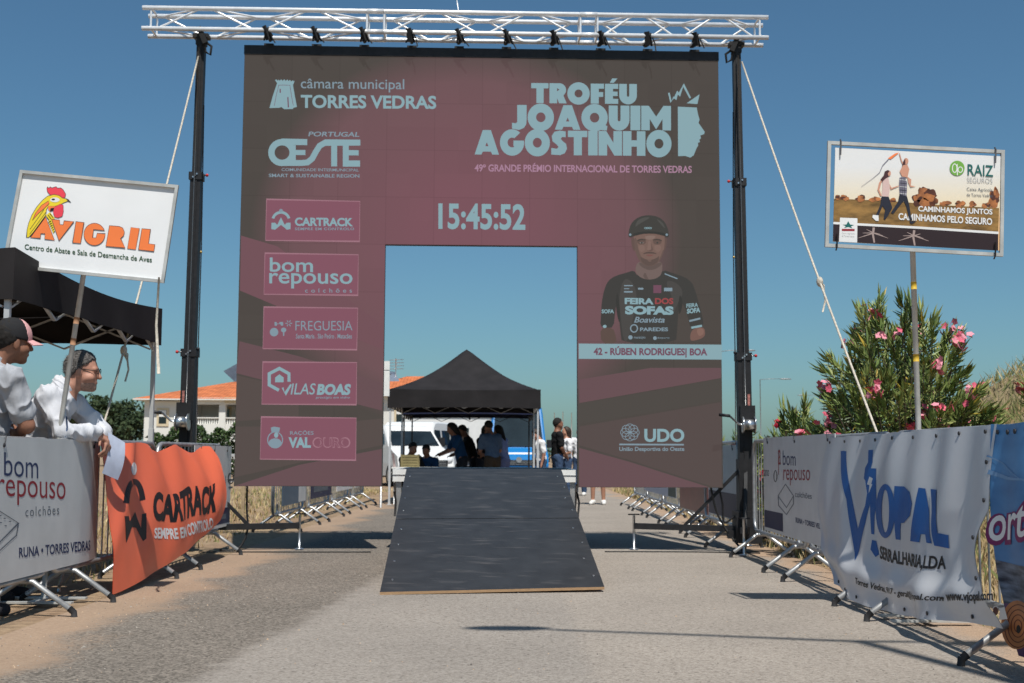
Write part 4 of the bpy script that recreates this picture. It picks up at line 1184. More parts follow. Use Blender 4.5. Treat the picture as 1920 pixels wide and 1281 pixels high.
# ---- sky-blue pastry banner at the right edge
def blue_surf(u, v, d=0.0):
    w = 1 - v
    y = 6.14 + (3.6 - 6.14) * u
    z = .06 + 1.09 * v - .006 * abs(math.sin(u * 18))
    x = 2.385 - .05 * math.sin(math.pi * w) - .02 * math.sin(u * 14 + w * 3) * w + .012 * math.sin(u * 30)
    y += -.26 * w * (1 - u) ** 2
    return Vector((x, y, z)) + Vector((-1, 0, .05)).normalized() * d
def beach_material():
    m = pm('banner_sky_blue', (0.035, 0.17, 0.42), rough=.4, var=.25, scale=1.6, two=(0.10, 0.30, 0.58), stretch=(1, .6, 2.5)); return m
t = thing('banner', 'sky blue banner with magenta script and a rolled pastry cut by the right photo edge', 'banner', (2.39, 5, .1))
mb = MB(); mb.grid(lambda u, v: blue_surf(u, v), 60, 30, beach_material()); mb.grid(lambda u, v: blue_surf(u, v, -.004), 60, 30, vinyl)
finish('cloth', mb, t)
q = on_cloth(blue_surf)
def _q(x, y): return q(x, y)
a = Art(_q)
SEA = pm('banner_sea', (0.05, 0.085, 0.15), rough=.4, var=.7, scale=6, two=(.22, .26, .33), stretch=(1, 1, 6)); PUR = pm('banner_purple', (.09, .035, .11), rough=.4, var=.5, scale=4)
MAG = ink('ink_magenta', (120, 20, 92)); CAKE = pm('banner_pastry', (.42, .15, .045), rough=.4, var=.3, scale=8); CAKED = ink('ink_dark_caramel', (92, 38, 20)); CLO = ink('ink_cloud', (120, 160, 200))
for u0 in np.arange(0, 1, .1):
    a.uv([(u0, .12), (u0 + .1, .12), (u0 + .1, .40), (u0, .40)], SEA, 1); a.uv([(u0, .0), (u0 + .1, 0), (u0 + .1, .22), (u0, .22)], PUR, 2)
a.stroke([(1851, 855), (1880, 868), (1925, 905)], 3.5, CLO, 1, 1.2); a.stroke([(1853, 885), (1890, 897), (1925, 900)], 9, CLO, 1, 3)
a.text('orta', 1850, 945, 1965, 1026, MAG, 3, .075, shear=.2, dy=-12); a.text('orta', 1856, 957, 1960, 1016, INKWHT, 5, .012, shear=.2, dy=-12)
a.ell(1908, 1172, 30, 46, CAKE, 4)
for k in range(4): a.ring(1910, 1174, 26 - 6 * k, 41 - 9.5 * k, 1.9, CAKED, 5)
a.ell(1911, 1180, 4, 8, INKBLK, 6); a.ell(1868, 1150, 8, 14, INKWHT, 4); a.ell(1868, 1146, 5, 8, CAKED, 5)
art_part(a, blue_surf, 'artwork', t, cut=(.012, .04), base=.0015)
for k in range(8):
    mb = MB(); mb.disc(blue_surf(.03 + .05 * k, .965, .006), (1, 0, 0), .012, .006, eyelet, n=8); finish('eyelet', mb, t)

# far boards seen below the screen
def far_board(label, X, y0, y1, z0, z1, cols, face, texts=()):
    t, sf = side_board('advert_board', label, X, y0, y1, z0, z1, cols[0], face)
    a = Art(lambda u, v: (u, v))
    for (u0, u1, v0, v1, m) in cols[1]: a.uv([(u0, v0), (u1, v0), (u1, v1), (u0, v1)], m, 1)
    for (s, u0, u1, v0, v1, m) in texts: a.text(s, u0, v1, u1, v0, m, 2, .04)
    if a.items: art_part(a, sf, 'print', t)
slate = ink('ink_slate', (84, 104, 124)); maroon = pm('maroon_vinyl', (.20, .045, .035), rough=.4, var=.15); green = ink('ink_dark_green', (30, 62, 60)); pink = ink('ink_pale_pink', (190, 150, 165)); INKOR = ink('ink_orange', (220, 120, 40)); INKLB = ink('ink_light_blue', (70, 120, 180))
far_board('slate blue board below the left part of the screen', -2.9, 15.72, 17.5, .32, 1.07, (slate, [(16.9, 17.48, .33, 1.06, plas)]), 1)
far_board('navy board with a pale strip below the left part of the screen', -2.9, 17.95, 20.0, .33, 1.07, (INKDN, [(18.2, 19.6, .42, .62, INKGREY)]), 1)
far_board('white board with red letters below the left part of the screen', -2.9, 20.6, 22.6, .36, 1.07, (INKWHT, []), 1, [('TAP', 20.9, 22.2, .62, .98, INKRED)])
far_board('white board with blue and orange print next to the left stage leg', -2.9, 23.0, 26.8, .36, 1.1, (INKWHT, [(23.8, 24.6, .62, .9, INKLB), (24.7, 25.2, .66, .95, INKOR)]), 1)
far_board('board with a navy lower half just beyond the right mast', 2.37, 13.05, 14.9, .30, 1.1, (plas, [(13.06, 14.89, .31, .58, INKDN)]), -1)
far_board('dark red banner board below the right part of the screen', 2.39, 15.1, 17.6, .26, 1.1, (maroon, []), -1)
far_board('pale blue board with a green edge below the right part of the screen', 2.39, 18.0, 22.3, .36, 1.1, (ink('ink_pale_blue', (170, 178, 196)), [(18.0, 18.9, .37, 1.09, green), (19.6, 21.6, .5, .7, pink), (20.2, 21.0, .8, .95, slate)]), -1)
# ------------------------------------------------------------------ the two board signs on poles
PY = Vector((0, 1, 0))
signtube = pm('sign_tube_steel', (0.50, 0.50, 0.48), rough=.5, metal=.35, var=.15, scale=10)
rust = pm('rusty_tape', (.42, .22, .12), rough=.8, var=.3); yel = pm('yellow_tape', (.55, .36, .03), rough=.6, var=.1)
def front_px(Y):
    def f(px, py):
        p = on_plane(px, py, (0, Y, 0), PY); return (p.x, p.z)
    return f
def board_sign(label, Y, corners, inset, pole, bandz, bandm, base_dir):
    """corners TL,TR,BR,BL in (x,z); frame of square tube with a printed sheet tied inside"""
    t = thing('board_sign', label, 'sign', (pole[0][0], Y + .05, 0))
    TLc, TRc, BRc, BLc = [Vector((c[0], Y, c[1])) for c in corners]
    mb = MB()
    w = .021
    ux = (TRc - TLc).normalized(); uz = (TLc - BLc).normalized()
    mb.beam(TLc - ux * w / 2, TRc + ux * w / 2, w, w, signtube, up=(0, 1, 0)); mb.beam(BLc - ux * w / 2, BRc + ux * w / 2, w, w, signtube, up=(0, 1, 0))
    mb.beam(BLc + uz * w / 2, TLc - uz * w / 2, w, w, signtube, up=(0, 1, 0)); mb.beam(BRc + uz * w / 2, TRc - uz * w / 2, w, w, signtube, up=(0, 1, 0))
    finish('frame', mb, t)
    def S(u, v, d=0):
        p = BLc.lerp(BRc, inset[0] + (1 - inset[0] - inset[1]) * u).lerp(TLc.lerp(TRc, inset[0] + (1 - inset[0] - inset[1]) * u), inset[2] + (1 - inset[2] - inset[3]) * v)
        return p + Vector((0, -d, 0))
    mb = MB()
    pts = [(pole[i][0], Y + .015 + .03 * (i == 0), pole[i][1]) for i in range(len(pole))]
    mb.tube(pts, .0165, signtube, n=10); finish('pole', mb, t)
    for zz in bandz:
        mb = MB(); k = 0
        while k < len(pts) - 2 and pts[k + 1][2] < zz: k += 1
        a_, b_ = Vector(pts[k]), Vector(pts[k + 1]); s = (zz - a_.z) / (b_.z - a_.z); c = a_.lerp(b_, s); dd = (b_ - a_).normalized()
        mb.tube([c - dd * .022, c + dd * .022], .0175, bandm, n=10)
        finish('tape_band', mb, t)
    mb = MB(); b = Vector(pts[0])
    for s in (-1, 1):
        mb.beam(b + Vector((-.24, .13 * s, .02)), b + Vector((.24, .13 * s, .02)), .05, .012, signtube)
    mb.beam(b + Vector((0, -.2, .028)), b + Vector((0, .2, .028)), .05, .012, signtube)
    finish('base_plate', mb, t)
    return t, S

# left: rooster sign
k = 8.1 / 7.6
cor = [(-3.284, 2.858), (-2.243, 2.761), (-2.319, 2.122), (-3.375, 2.224)]
t, S = board_sign('white sign with a yellow rooster head and orange capitals on a leaning pole', 8.1, cor, (.004, .004, .004, .002), [(-3.05, 0.01), (-2.975, 1.1), (-2.852, 2.165)], (1.72, 1.86), rust, 1)
paper = pm('sign_white_sheet', (0.78, 0.79, 0.80), rough=.45, var=.03, scale=3)
mb = MB(); mb.grid(lambda u, v: S(u, v, -.0085), 14, 8, paper)
mb.grid(lambda u, v: S(u, v, -.011), 2, 2, paper); sh = finish('printed_sheet', mb, t)
sheet = [S(0, 1), S(1, 1), S(1, 0), S(0, 0)]
px4 = [(42, 323), (331, 351), (306, 527), (9, 499)]
a = Art(homography(px4, [(0, 1), (1, 1), (1, 0), (0, 0)]))
z = lambda x, y: (20 + x / 6.4, 330 + y / 6.4)
Z = lambda pts: [z(*p) for p in pts]
ORA = ink('ink_sign_orange', (250, 132, 70)); YEL = ink('ink_sign_yellow', (240, 214, 52)); RED = ink('ink_sign_red', (240, 72, 88)); GRN = ink('ink_sign_green', (52, 84, 50)); OUT = ink('ink_sign_outline', (70, 60, 62))
comb = [(432, 150), (440, 130), (456, 145), (474, 130), (495, 142), (545, 126), (560, 145), (600, 142), (630, 165), (645, 190), (660, 215), (655, 250), (640, 262), (610, 262), (570, 240), (470, 225), (440, 190)]
a.poly(Z(comb), RED, 2); a.outline(Z(comb), .9, OUT, 3)
neck = [(188, 738), (195, 640), (215, 560), (250, 470), (310, 370), (380, 290), (440, 240), (520, 220), (580, 232), (620, 262), (690, 278), (722, 316), (690, 300), (640, 318), (590, 345), (530, 362), (450, 362), (430, 400), (420, 470), (380, 530), (300, 640), (215, 738)]
a.poly(Z(neck), YEL, 3); a.outline(Z(neck), .9, OUT, 4)
a.poly(Z([(660, 262), (700, 285), (722, 318), (685, 302)]), OUT, 5)
a.poly(Z([(260, 530), (300, 440), (370, 350), (455, 296), (462, 330), (400, 390), (330, 450)]), ORA, 5); a.outline(Z([(260, 530), (300, 440), (370, 350), (455, 296), (462, 330), (400, 390), (330, 450)]), .7, OUT, 6)
a.poly(Z([(446, 350), (470, 362), (550, 362), (520, 390), (470, 420), (450, 400)]), ORA, 5)
a.poly(Z([(480, 385), (530, 378), (510, 415), (470, 425)]), INKBLK, 6)
a.ell(*z(530, 285), 9, 4.4, INKWHT, 5); a.ell(*z(512, 280), 3.2, 1.7, INKBLK, 6)
wat = [(540, 365), (600, 335), (630, 350), (634, 420), (620, 480), (570, 500), (530, 490), (512, 440), (520, 390)]
a.poly(Z(wat), RED, 7); a.outline(Z(wat), .9, OUT, 8)
thr = [(420, 470), (470, 430), (530, 505), (470, 540)]
a.poly(Z(thr), YEL, 4); a.poly(Z([(450, 540), (490, 520), (530, 660), (512, 690)]), YEL, 4)
for p in (((400, 400), (230, 640)), ((425, 430), (225, 700)), ((420, 470), (260, 690))): a.stroke(Z(p), .8, OUT, 6)
for k_ in range(3): a.stroke(Z([(428 + 22 * k_, 485 - 18 * k_), (462 + 24 * k_, 530 - 16 * k_)]), 1.2, INKBLK, 6)
for k_ in range(6): a.stroke(Z([(452 + 13 * k_, 556 + 24 * k_), (485 + 9 * k_, 540 + 24 * k_)]), 1.5, INKBLK, 6)
LET = [[(235, 738), (420, 490), (528, 772), (408, 758), (412, 692), (362, 690), (356, 748)], [(492, 516), (590, 528), (592, 580), (632, 584), (642, 536), (762, 545), (582, 778)], [(786, 545), (884, 556), (844, 808), (746, 800)],
       [(1190, 592), (1310, 602), (1350, 620), (1372, 670), (1362, 712), (1326, 746), (1382, 862), (1148, 842)], [(1448, 614), (1550, 626), (1506, 880), (1410, 868)], [(1580, 628), (1684, 636), (1662, 808), (1738, 818), (1726, 902), (1540, 882)]]
Gl = [(1010 + 128 * math.cos(R(t_)), 698 - 134 * math.sin(R(t_))) for t_ in range(22, 352, 12)] + [(1140, 690), (1042, 684), (1028, 740), (988, 738), (1000, 640), (1134, 652)]
for L_ in LET + [Gl]:
    a.poly(Z(L_), ORA, 8); a.outline(Z(L_), .8, OUT, 9)
a.text('Centro de Abate e Sala de Desmancha de Aves', *z(165, 818), *z(1702, 884), GRN, 3, .012, dy=23.5)
art_part(a, lambda u, v, d: S(u, v, d - .0085), 'print', sh, base=.0012)
mb = MB(); mb.tube([S(.985, .0, .0) + Vector((0, -.02, .02)), S(.985, 0, 0) + Vector((-.005, -.03, -.30)), S(.985, 0, 0) + Vector((.02, -.03, -.62))], [.007, .009, .011], ropem, n=6); finish('loose_cord', mb, t)

# right: insurance sign with the running family
cor = [(1.938, 2.898), (2.998, 2.846), (2.969, 2.209), (1.910, 2.263)]
t, S = board_sign('sign with a running family picture on a straight pole in front of the pink shrub', 7.4, cor, (.035, .012, .04, .045), [(2.46, .01), (2.445, 1.1), (2.437, 2.235)], (1.58, 2.02), yel, 1)
POST = pm('poster_sky', (0.80, 0.74, 0.66), rough=.4, var=.0, scale=.5)
_n = POST.node_tree; _tc = _n.nodes.new('ShaderNodeTexCoord'); _sp = _n.nodes.new('ShaderNodeSeparateXYZ'); _n.links.new(_tc.outputs['Object'], _sp.inputs[0])
_mr = _n.nodes.new('ShaderNodeMapRange'); _mr.inputs[1].default_value = 2.44; _mr.inputs[2].default_value = 2.75; _n.links.new(_sp.outputs[2], _mr.inputs[0])
_cr = _n.nodes.new('ShaderNodeValToRGB'); _cr.color_ramp.elements[0].color = (.80, .50, .26, 1); _cr.color_ramp.elements[1].color = (.74, .74, .74, 1); _e = _cr.color_ramp.elements.new(.22); _e.color = (.80, .68, .47, 1)
_n.links.new(_mr.outputs[0], _cr.inputs[0]); _n.links.new(_cr.outputs[0], _n.nodes['Principled BSDF'].inputs['Base Color'])
mb = MB(); mb.grid(lambda u, v: S(u, v, .004), 12, 6, POST); mb.grid(lambda u, v: S(u, v, -.002), 2, 2, paper); sh = finish('printed_sheet', mb, t)
a = Art(homography([(1564, 273), (1877, 292), (1875, 471), (1560, 456)], [(0, 1), (1, 1), (1, 0), (0, 0)]))
z = lambda x, y: (1530 + x / 5.124, 250 + y / 5.124)
Z = lambda pts: [z(*p) for p in pts]
_tr = random.Random(3)
def treeblob(cx, cy, rx, ry):
    for q_ in range(9):
        an, rr_ = _tr.uniform(0, 6.28), _tr.random() ** .5 * .62
        x_, y_ = cx + rx * rr_ * math.cos(an), cy + ry * rr_ * math.sin(an)
        k_ = _tr.uniform(.35, .6)
        a.poly([(x_ + rx * k_ * _tr.uniform(.7, 1.25) * math.cos(t_), y_ + ry * k_ * _tr.uniform(.7, 1.25) * math.sin(t_)) for t_ in np.linspace(0, 6.28, 12)[:-1]], (TREE, TREE2, TREE3)[q_ % 3], 2)
TREE2 = pm('poster_trees_light', (.40, .15, .05), rough=.4, var=.4, scale=20); TREE3 = pm('poster_trees_dark', (.10, .035, .02), rough=.4, var=.4, scale=20)
FIELD = pm('poster_field', (.20, .115, .035), rough=.4, var=.4, scale=9, two=(.36, .20, .06), stretch=(1, 1, 3)); SOIL = ink('ink_soil', (44, 28, 32)); TREE = pm('poster_trees', (.17, .05, .02), rough=.4, var=.5, scale=14, two=(.42, .16, .06)); ROOT = ink('ink_root', (170, 150, 145))
PSK = ink('ink_poster_skin', (206, 150, 126)); PDK = ink('ink_poster_jeans', (34, 36, 50)); PHAIR = ink('ink_poster_hair', (72, 40, 42)); PTOP = ink('ink_poster_top', (214, 184, 178)); PCHK = ink('ink_poster_check', (120, 116, 132)); TEAL = ink('ink_teal', (22, 100, 96)); LGR = ink('ink_leaf_green', (116, 172, 72)); LGREY = ink('ink_light_grey', (190, 190, 190))
a.poly(Z([(164, 628), (700, 650), (1180, 690), (1764, 720), (1756, 955), (1000, 915), (156, 872)]), FIELD, 1)
for (cx, cy, rx, ry) in ((205, 618, 40, 26), (270, 622, 55, 30), (430, 630, 60, 34), (570, 630, 60, 34), (640, 640, 30, 26), (740, 645, 50, 22), (1050, 620, 130, 110), (1100, 640, 90, 70), (990, 640, 60, 70), (1250, 672, 60, 26), (1390, 678, 50, 36), (1510, 685, 40, 34), (1700, 640, 66, 90), (1730, 600, 34, 90), (1640, 690, 40, 30)): treeblob(*z(cx, cy), rx / 5.124, ry / 5.124)
a.poly(Z([(156, 872), (1000, 915), (1756, 955), (1755, 1134), (1000, 1098), (154, 1052)]), SOIL, 3)
a.stroke(Z([(156, 872), (1000, 915), (1758, 962)]), 4.5, INKWHT, 5)
for (cx, cy) in ((555, 915), (950, 940)):
    a.stroke(Z([(cx, cy), (cx - 8, cy + 70), (cx + 6, cy + 150)]), 4.5, ROOT, 4, 3)
    for (dx, dy) in ((-110, 30), (-150, 80), (-70, -5), (60, 40), (140, 80), (60, 10), (-100, 60), (90, 55)): a.stroke(Z([(cx, cy + 55), (cx + dx * .5, cy + 40 + dy * .5), (cx + dx, cy + 25 + dy)]), 2.2, ROOT, 4, .7)
a.poly(Z([(222, 818), (394, 824), (392, 1066), (212, 1058)]), INKWHT, 6)
a.poly(Z([(246, 890), (285, 886), (303, 852), (322, 886), (362, 892), (330, 905), (345, 925), (303, 912), (262, 922), (278, 902)]), TEAL, 7); a.rect(*z(240, 930), *z(366, 952), INKRED, 7)
a.text('Caixa Agrícola', *z(240, 966), *z(366, 984), LGREY, 7, 0, dy=1); a.text('de Torres Vedras', *z(240, 992), *z(362, 1010), LGREY, 7, 0, dy=1)
# woman and man with child
a.poly(Z([(640, 420), (695, 415), (712, 520), (700, 612), (632, 606), (640, 520)]), PTOP, 7); a.poly(Z([(640, 430), (605, 470), (590, 540), (618, 602), (632, 600), (608, 540), (625, 480)]), PSK, 8); a.poly(Z([(705, 480), (720, 540), (800, 505), (798, 498), (728, 522)]), PSK, 8)
a.ell(*z(700, 378), 4, 5.5, PSK, 8); a.poly(Z([(690, 345), (660, 360), (650, 400), (618, 440), (636, 462), (668, 430), (700, 412), (690, 380), (708, 355)]), PHAIR, 9)
a.poly(Z([(630, 606), (700, 610), (735, 720), (690, 800), (664, 840), (650, 830), (665, 740), (640, 700), (600, 795), (575, 790), (618, 690)]), PDK, 8); a.poly(Z([(545, 790), (600, 795), (602, 850), (575, 850), (540, 815)]), INKWHT, 9)
a.poly(Z([(806, 420), (856, 410), (880, 470), (876, 604), (806, 590), (800, 480)]), PCHK, 7)
for q_ in range(5): a.stroke(Z([(806, 440 + 34 * q_), (876, 448 + 34 * q_)]), 1, PDK if q_ % 2 else INKWHT, 8)
for q_ in range(3): a.stroke(Z([(822 + 18 * q_, 425), (818 + 18 * q_, 595)]), .9, PDK, 9)
a.poly(Z([(805, 586), (878, 606), (900, 690), (924, 840), (905, 850), (870, 700), (846, 650), (790, 720), (745, 780), (720, 770), (790, 660)]), PDK, 8); a.poly(Z([(902, 850), (970, 852), (930, 878), (908, 872)]), PDK, 9)
a.poly(Z([(838, 300), (880, 290), (900, 340), (882, 420), (830, 410), (806, 360)]), PSK, 8); a.ell(*z(868, 258), 4.5, 6, PSK, 9); a.poly(Z([(860, 232), (840, 262), (826, 320), (850, 330), (862, 280)]), PHAIR, 10)
a.stroke(Z([(840, 290), (822, 250), (803, 180)]), 2.4, PSK, 9, 1.6); a.poly(Z([(880, 410), (920, 440), (915, 500), (965, 508), (912, 516), (890, 470)]), PSK, 9)
a.poly(Z([(800, 172), (760, 182), (690, 230), (720, 238), (790, 182)]), ORA, 8); a.stroke(Z([(700, 235), (640, 300), (610, 370), (540, 430), (430, 510)]), 1.5, PCHK, 7, .5)
a.ell(*z(1362, 330), 14, 14.3, LGR, 7)
a.ring(*z(1338, 330), 5, 9, 1.6, INKWHT, 8); a.ring(*z(1392, 345), 5, 6, 1.6, INKWHT, 8); a.stroke(Z([(1362, 290), (1364, 400)]), 1.6, INKWHT, 8)
a.text('RAIZ', *z(1462, 290), *z(1706, 400), TEAL, 7, .01, dy=3); a.text('SEGUROS', *z(1456, 418), *z(1700, 470), LGREY, 7, -.004, dy=2)
a.text('Caixa Agrícola', *z(1455, 518), *z(1700, 560), INKGREY, 7, -.002, dy=2); a.text('de Torres Vedras', *z(1455, 575), *z(1700, 606), INKGREY, 7, -.002, dy=2)
a.text('CAMINHAMOS JUNTOS', *z(988, 700), *z(1700, 770), INKWHT, 7, .03, dy=6); a.text('CAMINHAMOS PELO SEGURO', *z(796, 770), *z(1698, 838), INKWHT, 7, .03, dy=9.5)
art_part(a, lambda u, v, d: S(u, v, d + .004), 'print', sh, base=.0008)
for (u, v) in ((.03, 1), (.965, 1), (.02, 0), (.97, 0)):
    mb = MB(); mb.tube([S(u, v - .08 + .16 * (v < .5), .016), S(u, v + (.06 if v > .5 else -.06), .022), S(u, v + (.09 if v > .5 else -.09), .0)], .005, eyelet, n=5); finish('tie', mb, t)
# ------------------------------------------------------------------ people (one smooth body each, grown from a skeleton)
def surface_nets(vol, org, h):
    s = vol.shape
    ins = vol < 0
    c = np.zeros((s[0] - 1, s[1] - 1, s[2] - 1), np.int8)
    for i in (0, 1):
        for j in (0, 1):
            for k in (0, 1):
                c += ins[i:s[0] - 1 + i, j:s[1] - 1 + j, k:s[2] - 1 + k]
    act = (c > 0) & (c < 8)
    idx = np.argwhere(act)
    vid = -np.ones(act.shape, np.int64); vid[act] = np.arange(len(idx))
    acc = np.zeros((len(idx), 3)); cnt = np.zeros(len(idx))
    cor = [(i, j, k) for i in (0, 1) for j in (0, 1) for k in (0, 1)]
    val = {q: vol[idx[:, 0] + q[0], idx[:, 1] + q[1], idx[:, 2] + q[2]] for q in cor}
    for a in cor:
        for ax in range(3):
            if a[ax]: continue
            b = list(a); b[ax] = 1; b = tuple(b)
            va, vb = val[a], val[b]
            m = (va < 0) != (vb < 0)
            t = np.where(m, va / np.where(m, va - vb, 1), 0)
            p = np.tile(np.array(a, float), (len(idx), 1)); p[:, ax] += t
            acc[m] += p[m]; cnt[m] += 1
    V = (idx + acc / cnt[:, None]) * h + org
    F = []
    for ax in range(3):
        u, w = (ax + 1) % 3, (ax + 2) % 3
        lo = [slice(1, -1)] * 3; lo[ax] = slice(0, -1)
        hi = [slice(1, -1)] * 3; hi[ax] = slice(1, None)
        A, B = ins[tuple(lo)], ins[tuple(hi)]
        e = np.argwhere(A != B)
        off = np.array([1, 1, 1]); off[ax] = 0
        e = e + off
        fl = ins[e[:, 0], e[:, 1], e[:, 2]]
        def cell(du, dw):
            q = e.copy(); q[:, u] -= du; q[:, w] -= dw
            return vid[q[:, 0], q[:, 1], q[:, 2]]
        quad = np.stack([cell(1, 1), cell(0, 1), cell(0, 0), cell(1, 0)], 1)
        quad[~fl] = quad[~fl][:, ::-1]
        F.append(quad)
    return V, np.concatenate(F)

def grow(prims, h, k=.03, cuts=(), infl=0.0):
    """prims: (p0, p1, r0, r1) tapered limbs, or ('e', centre, radii, 3x3 axes); cuts: (point, normal) keep the side the normal points away from"""
    lo = np.full(3, 1e9); hi = np.full(3, -1e9)
    for p in prims:
        if isinstance(p[0], str): c, r = np.array(p[1]), max(p[2]); lo = np.minimum(lo, c - r); hi = np.maximum(hi, c + r)
        else:
            for c, r in ((p[0], p[2]), (p[1], p[3])): lo = np.minimum(lo, np.array(c) - r); hi = np.maximum(hi, np.array(c) + r)
    lo -= infl + 3 * h; hi += infl + 3 * h
    n = np.ceil((hi - lo) / h).astype(int) + 1
    vol = np.full(n, 1.0, np.float32)
    ax = [lo[i] + h * np.arange(n[i]) for i in range(3)]
    for p in prims:
        if isinstance(p[0], str):
            c, r, M = np.array(p[1]), np.array(p[2]) + infl, np.array(p[3])
            a, b = c - r.max(), c + r.max(); mg = .06 + k
        else:
            P0, P1 = np.array(p[0], float), np.array(p[1], float); r0, r1 = p[2] + infl, p[3] + infl
            a, b = np.minimum(P0, P1) - max(r0, r1), np.maximum(P0, P1) + max(r0, r1); mg = .04 + k
        i0 = np.maximum(((a - mg - lo) / h).astype(int), 0); i1 = np.minimum(((b + mg - lo) / h).astype(int) + 2, n)
        X, Y, Z_ = np.meshgrid(*[ax[q][i0[q]:i1[q]] for q in range(3)], indexing='ij')
        Q = np.stack([X, Y, Z_], -1)
        if isinstance(p[0], str):
            q = (Q - c) @ M.T / r
            l = np.sqrt((q * q).sum(-1)) + 1e-6
            g = np.sqrt(((q / r) ** 2).sum(-1)) + 1e-6
            d = l * (l - 1) / g
        else:
            ba = P1 - P0; L2 = max(float(ba @ ba), 1e-9)
            t = np.clip(((Q - P0) @ ba) / L2, 0, 1)
            d = np.linalg.norm(Q - P0 - t[..., None] * ba, axis=-1) - (r0 + (r1 - r0) * t)
        sl = tuple(slice(i0[q], i1[q]) for q in range(3))
        o = vol[sl]
        kk = k if len(p) < 5 else p[4]
        hh = np.clip(.5 + .5 * (o - d) / kk, 0, 1)
        vol[sl] = o * (1 - hh) + d * hh - kk * hh * (1 - hh)
    if cuts:
        X, Y, Z_ = np.meshgrid(*ax, indexing='ij')
        for c, nn in cuts:
            nn = np.array(nn, float); nn /= np.linalg.norm(nn)
            vol = np.maximum(vol, (X - c[0]) * nn[0] + (Y - c[1]) * nn[1] + (Z_ - c[2]) * nn[2])
    return surface_nets(vol, lo, h)

from mathutils import noise as mnoise
def wrinkle(V, F, amp, sc=9.0):
    """soft cloth folds: move vertices along their normals by ridged noise"""
    N = np.zeros_like(V)
    fn = np.cross(V[F[:, 2]] - V[F[:, 0]], V[F[:, 3]] - V[F[:, 1]])
    for i in range(4): np.add.at(N, F[:, i], fn)
    N /= np.maximum(np.linalg.norm(N, axis=1), 1e-9)[:, None]
    d = np.array([(-.25 + max(0, 1 - 2.2 * abs(mnoise.noise((p[0] * sc * 1.1 + p[2] * 5, p[1] * sc * 1.1 - p[2] * 3, p[2] * sc * .8)))) ** 2) * 1.0 + .35 * mnoise.noise((p[0] * sc * 2.6, p[1] * sc * 2.6, p[2] * sc * 1.5 + p[0] * 9)) for p in V])
    return V + N * (d * amp)[:, None]
def grown(name, prims, h, mat, parent, k=.03, cuts=(), infl=0.0, world=True, wr=0.0, wsc=9.0):
    V, F = grow(prims, h, k, cuts, infl)
    if wr: V = wrinkle(V, F, wr, wsc)
    mb = MB(); mb.v = [tuple(x) for x in V]; mb.f = [list(map(int, f)) for f in F]; mb.m = [mat] * len(F); mb.s = [True] * len(F)
    return finish(name, mb, parent, world)

SKIN = {'tan': pm('skin_tan', (0.42, 0.21, 0.135), rough=.5, var=.1, scale=12), 'dark': pm('skin_brown', (0.23, 0.105, 0.065), rough=.55, var=.2, scale=22), 'fair': pm('skin_fair', (0.40, 0.20, 0.14), rough=.55, var=.22, scale=22)}
STRANDS = [pm('hair_strand_dark', (.03, .028, .027), rough=.6, var=.2), pm('hair_strand_grey', (.20, .19, .18), rough=.6, var=.2), pm('hair_strand_mid', (.09, .083, .08), rough=.6, var=.2)]
def cloth(name, c, var=.1): return pm(name, c, rough=.85, var=var, scale=5, bump=.25, bscale=14, spec=.15)
BLK_HAIR = pm('black_hair', (.010, .008, .007), rough=.85, var=.4, scale=40); GREY_HAIR = pm('grey_hair', (.085, .078, .074), rough=.8, var=.65, scale=70, stretch=(1, 1, .4), bump=.5, bscale=120); BRN_HAIR = pm('brown_hair', (.035, .02, .012), rough=.6, var=.4, scale=40)

def V3(*a): return np.array(a, float)
def lerp(a, b, t): return a + (b - a) * t
def head_prims(c, fwd, up, s=1.0):
    """skull, jaw, nose, brow, ears around head centre c"""
    f = np.array(fwd, float); f /= np.linalg.norm(f); u = np.array(up, float); u -= f * (u @ f); u /= np.linalg.norm(u); r = np.cross(f, u)
    M = np.stack([r, f, u])
    P = [('e', c + u * .025 * s - f * .012 * s, V3(.077, .097, .098) * s, M, .02)]
    P += [('e', c + f * .022 * s - u * .050 * s, V3(.058, .068, .068) * s, M, .03)]
    P += [(c + f * .066 * s - u * .098 * s, c + f * .072 * s - u * .100 * s, .023 * s, .020 * s, .03)]                       # chin
    P += [(c + f * .086 * s + u * .012 * s, c + f * .108 * s - u * .028 * s, .010 * s, .0145 * s, .012)]                     # nose
    P += [(c + f * .078 * s + u * .022 * s - r * .035 * s, c + f * .078 * s + u * .022 * s + r * .035 * s, .014 * s, .014 * s, .018)]  # brow
    P += [(c + f * .086 * s - u * .064 * s - r * .016 * s, c + f * .086 * s - u * .064 * s + r * .016 * s, .010 * s, .010 * s, .012)]  # lips
    for q in (-1, 1):
        P += [('e', c + r * .080 * s * q - f * .008 * s - u * .012 * s, V3(.011, .020, .033) * s, M, .008)]                # ears
        P += [(c + r * .045 * s * q + f * .060 * s - u * .035 * s, c + r * .05 * s * q + f * .04 * s - u * .04 * s, .024 * s, .024 * s, .03)]
    return P, (r, f, u)

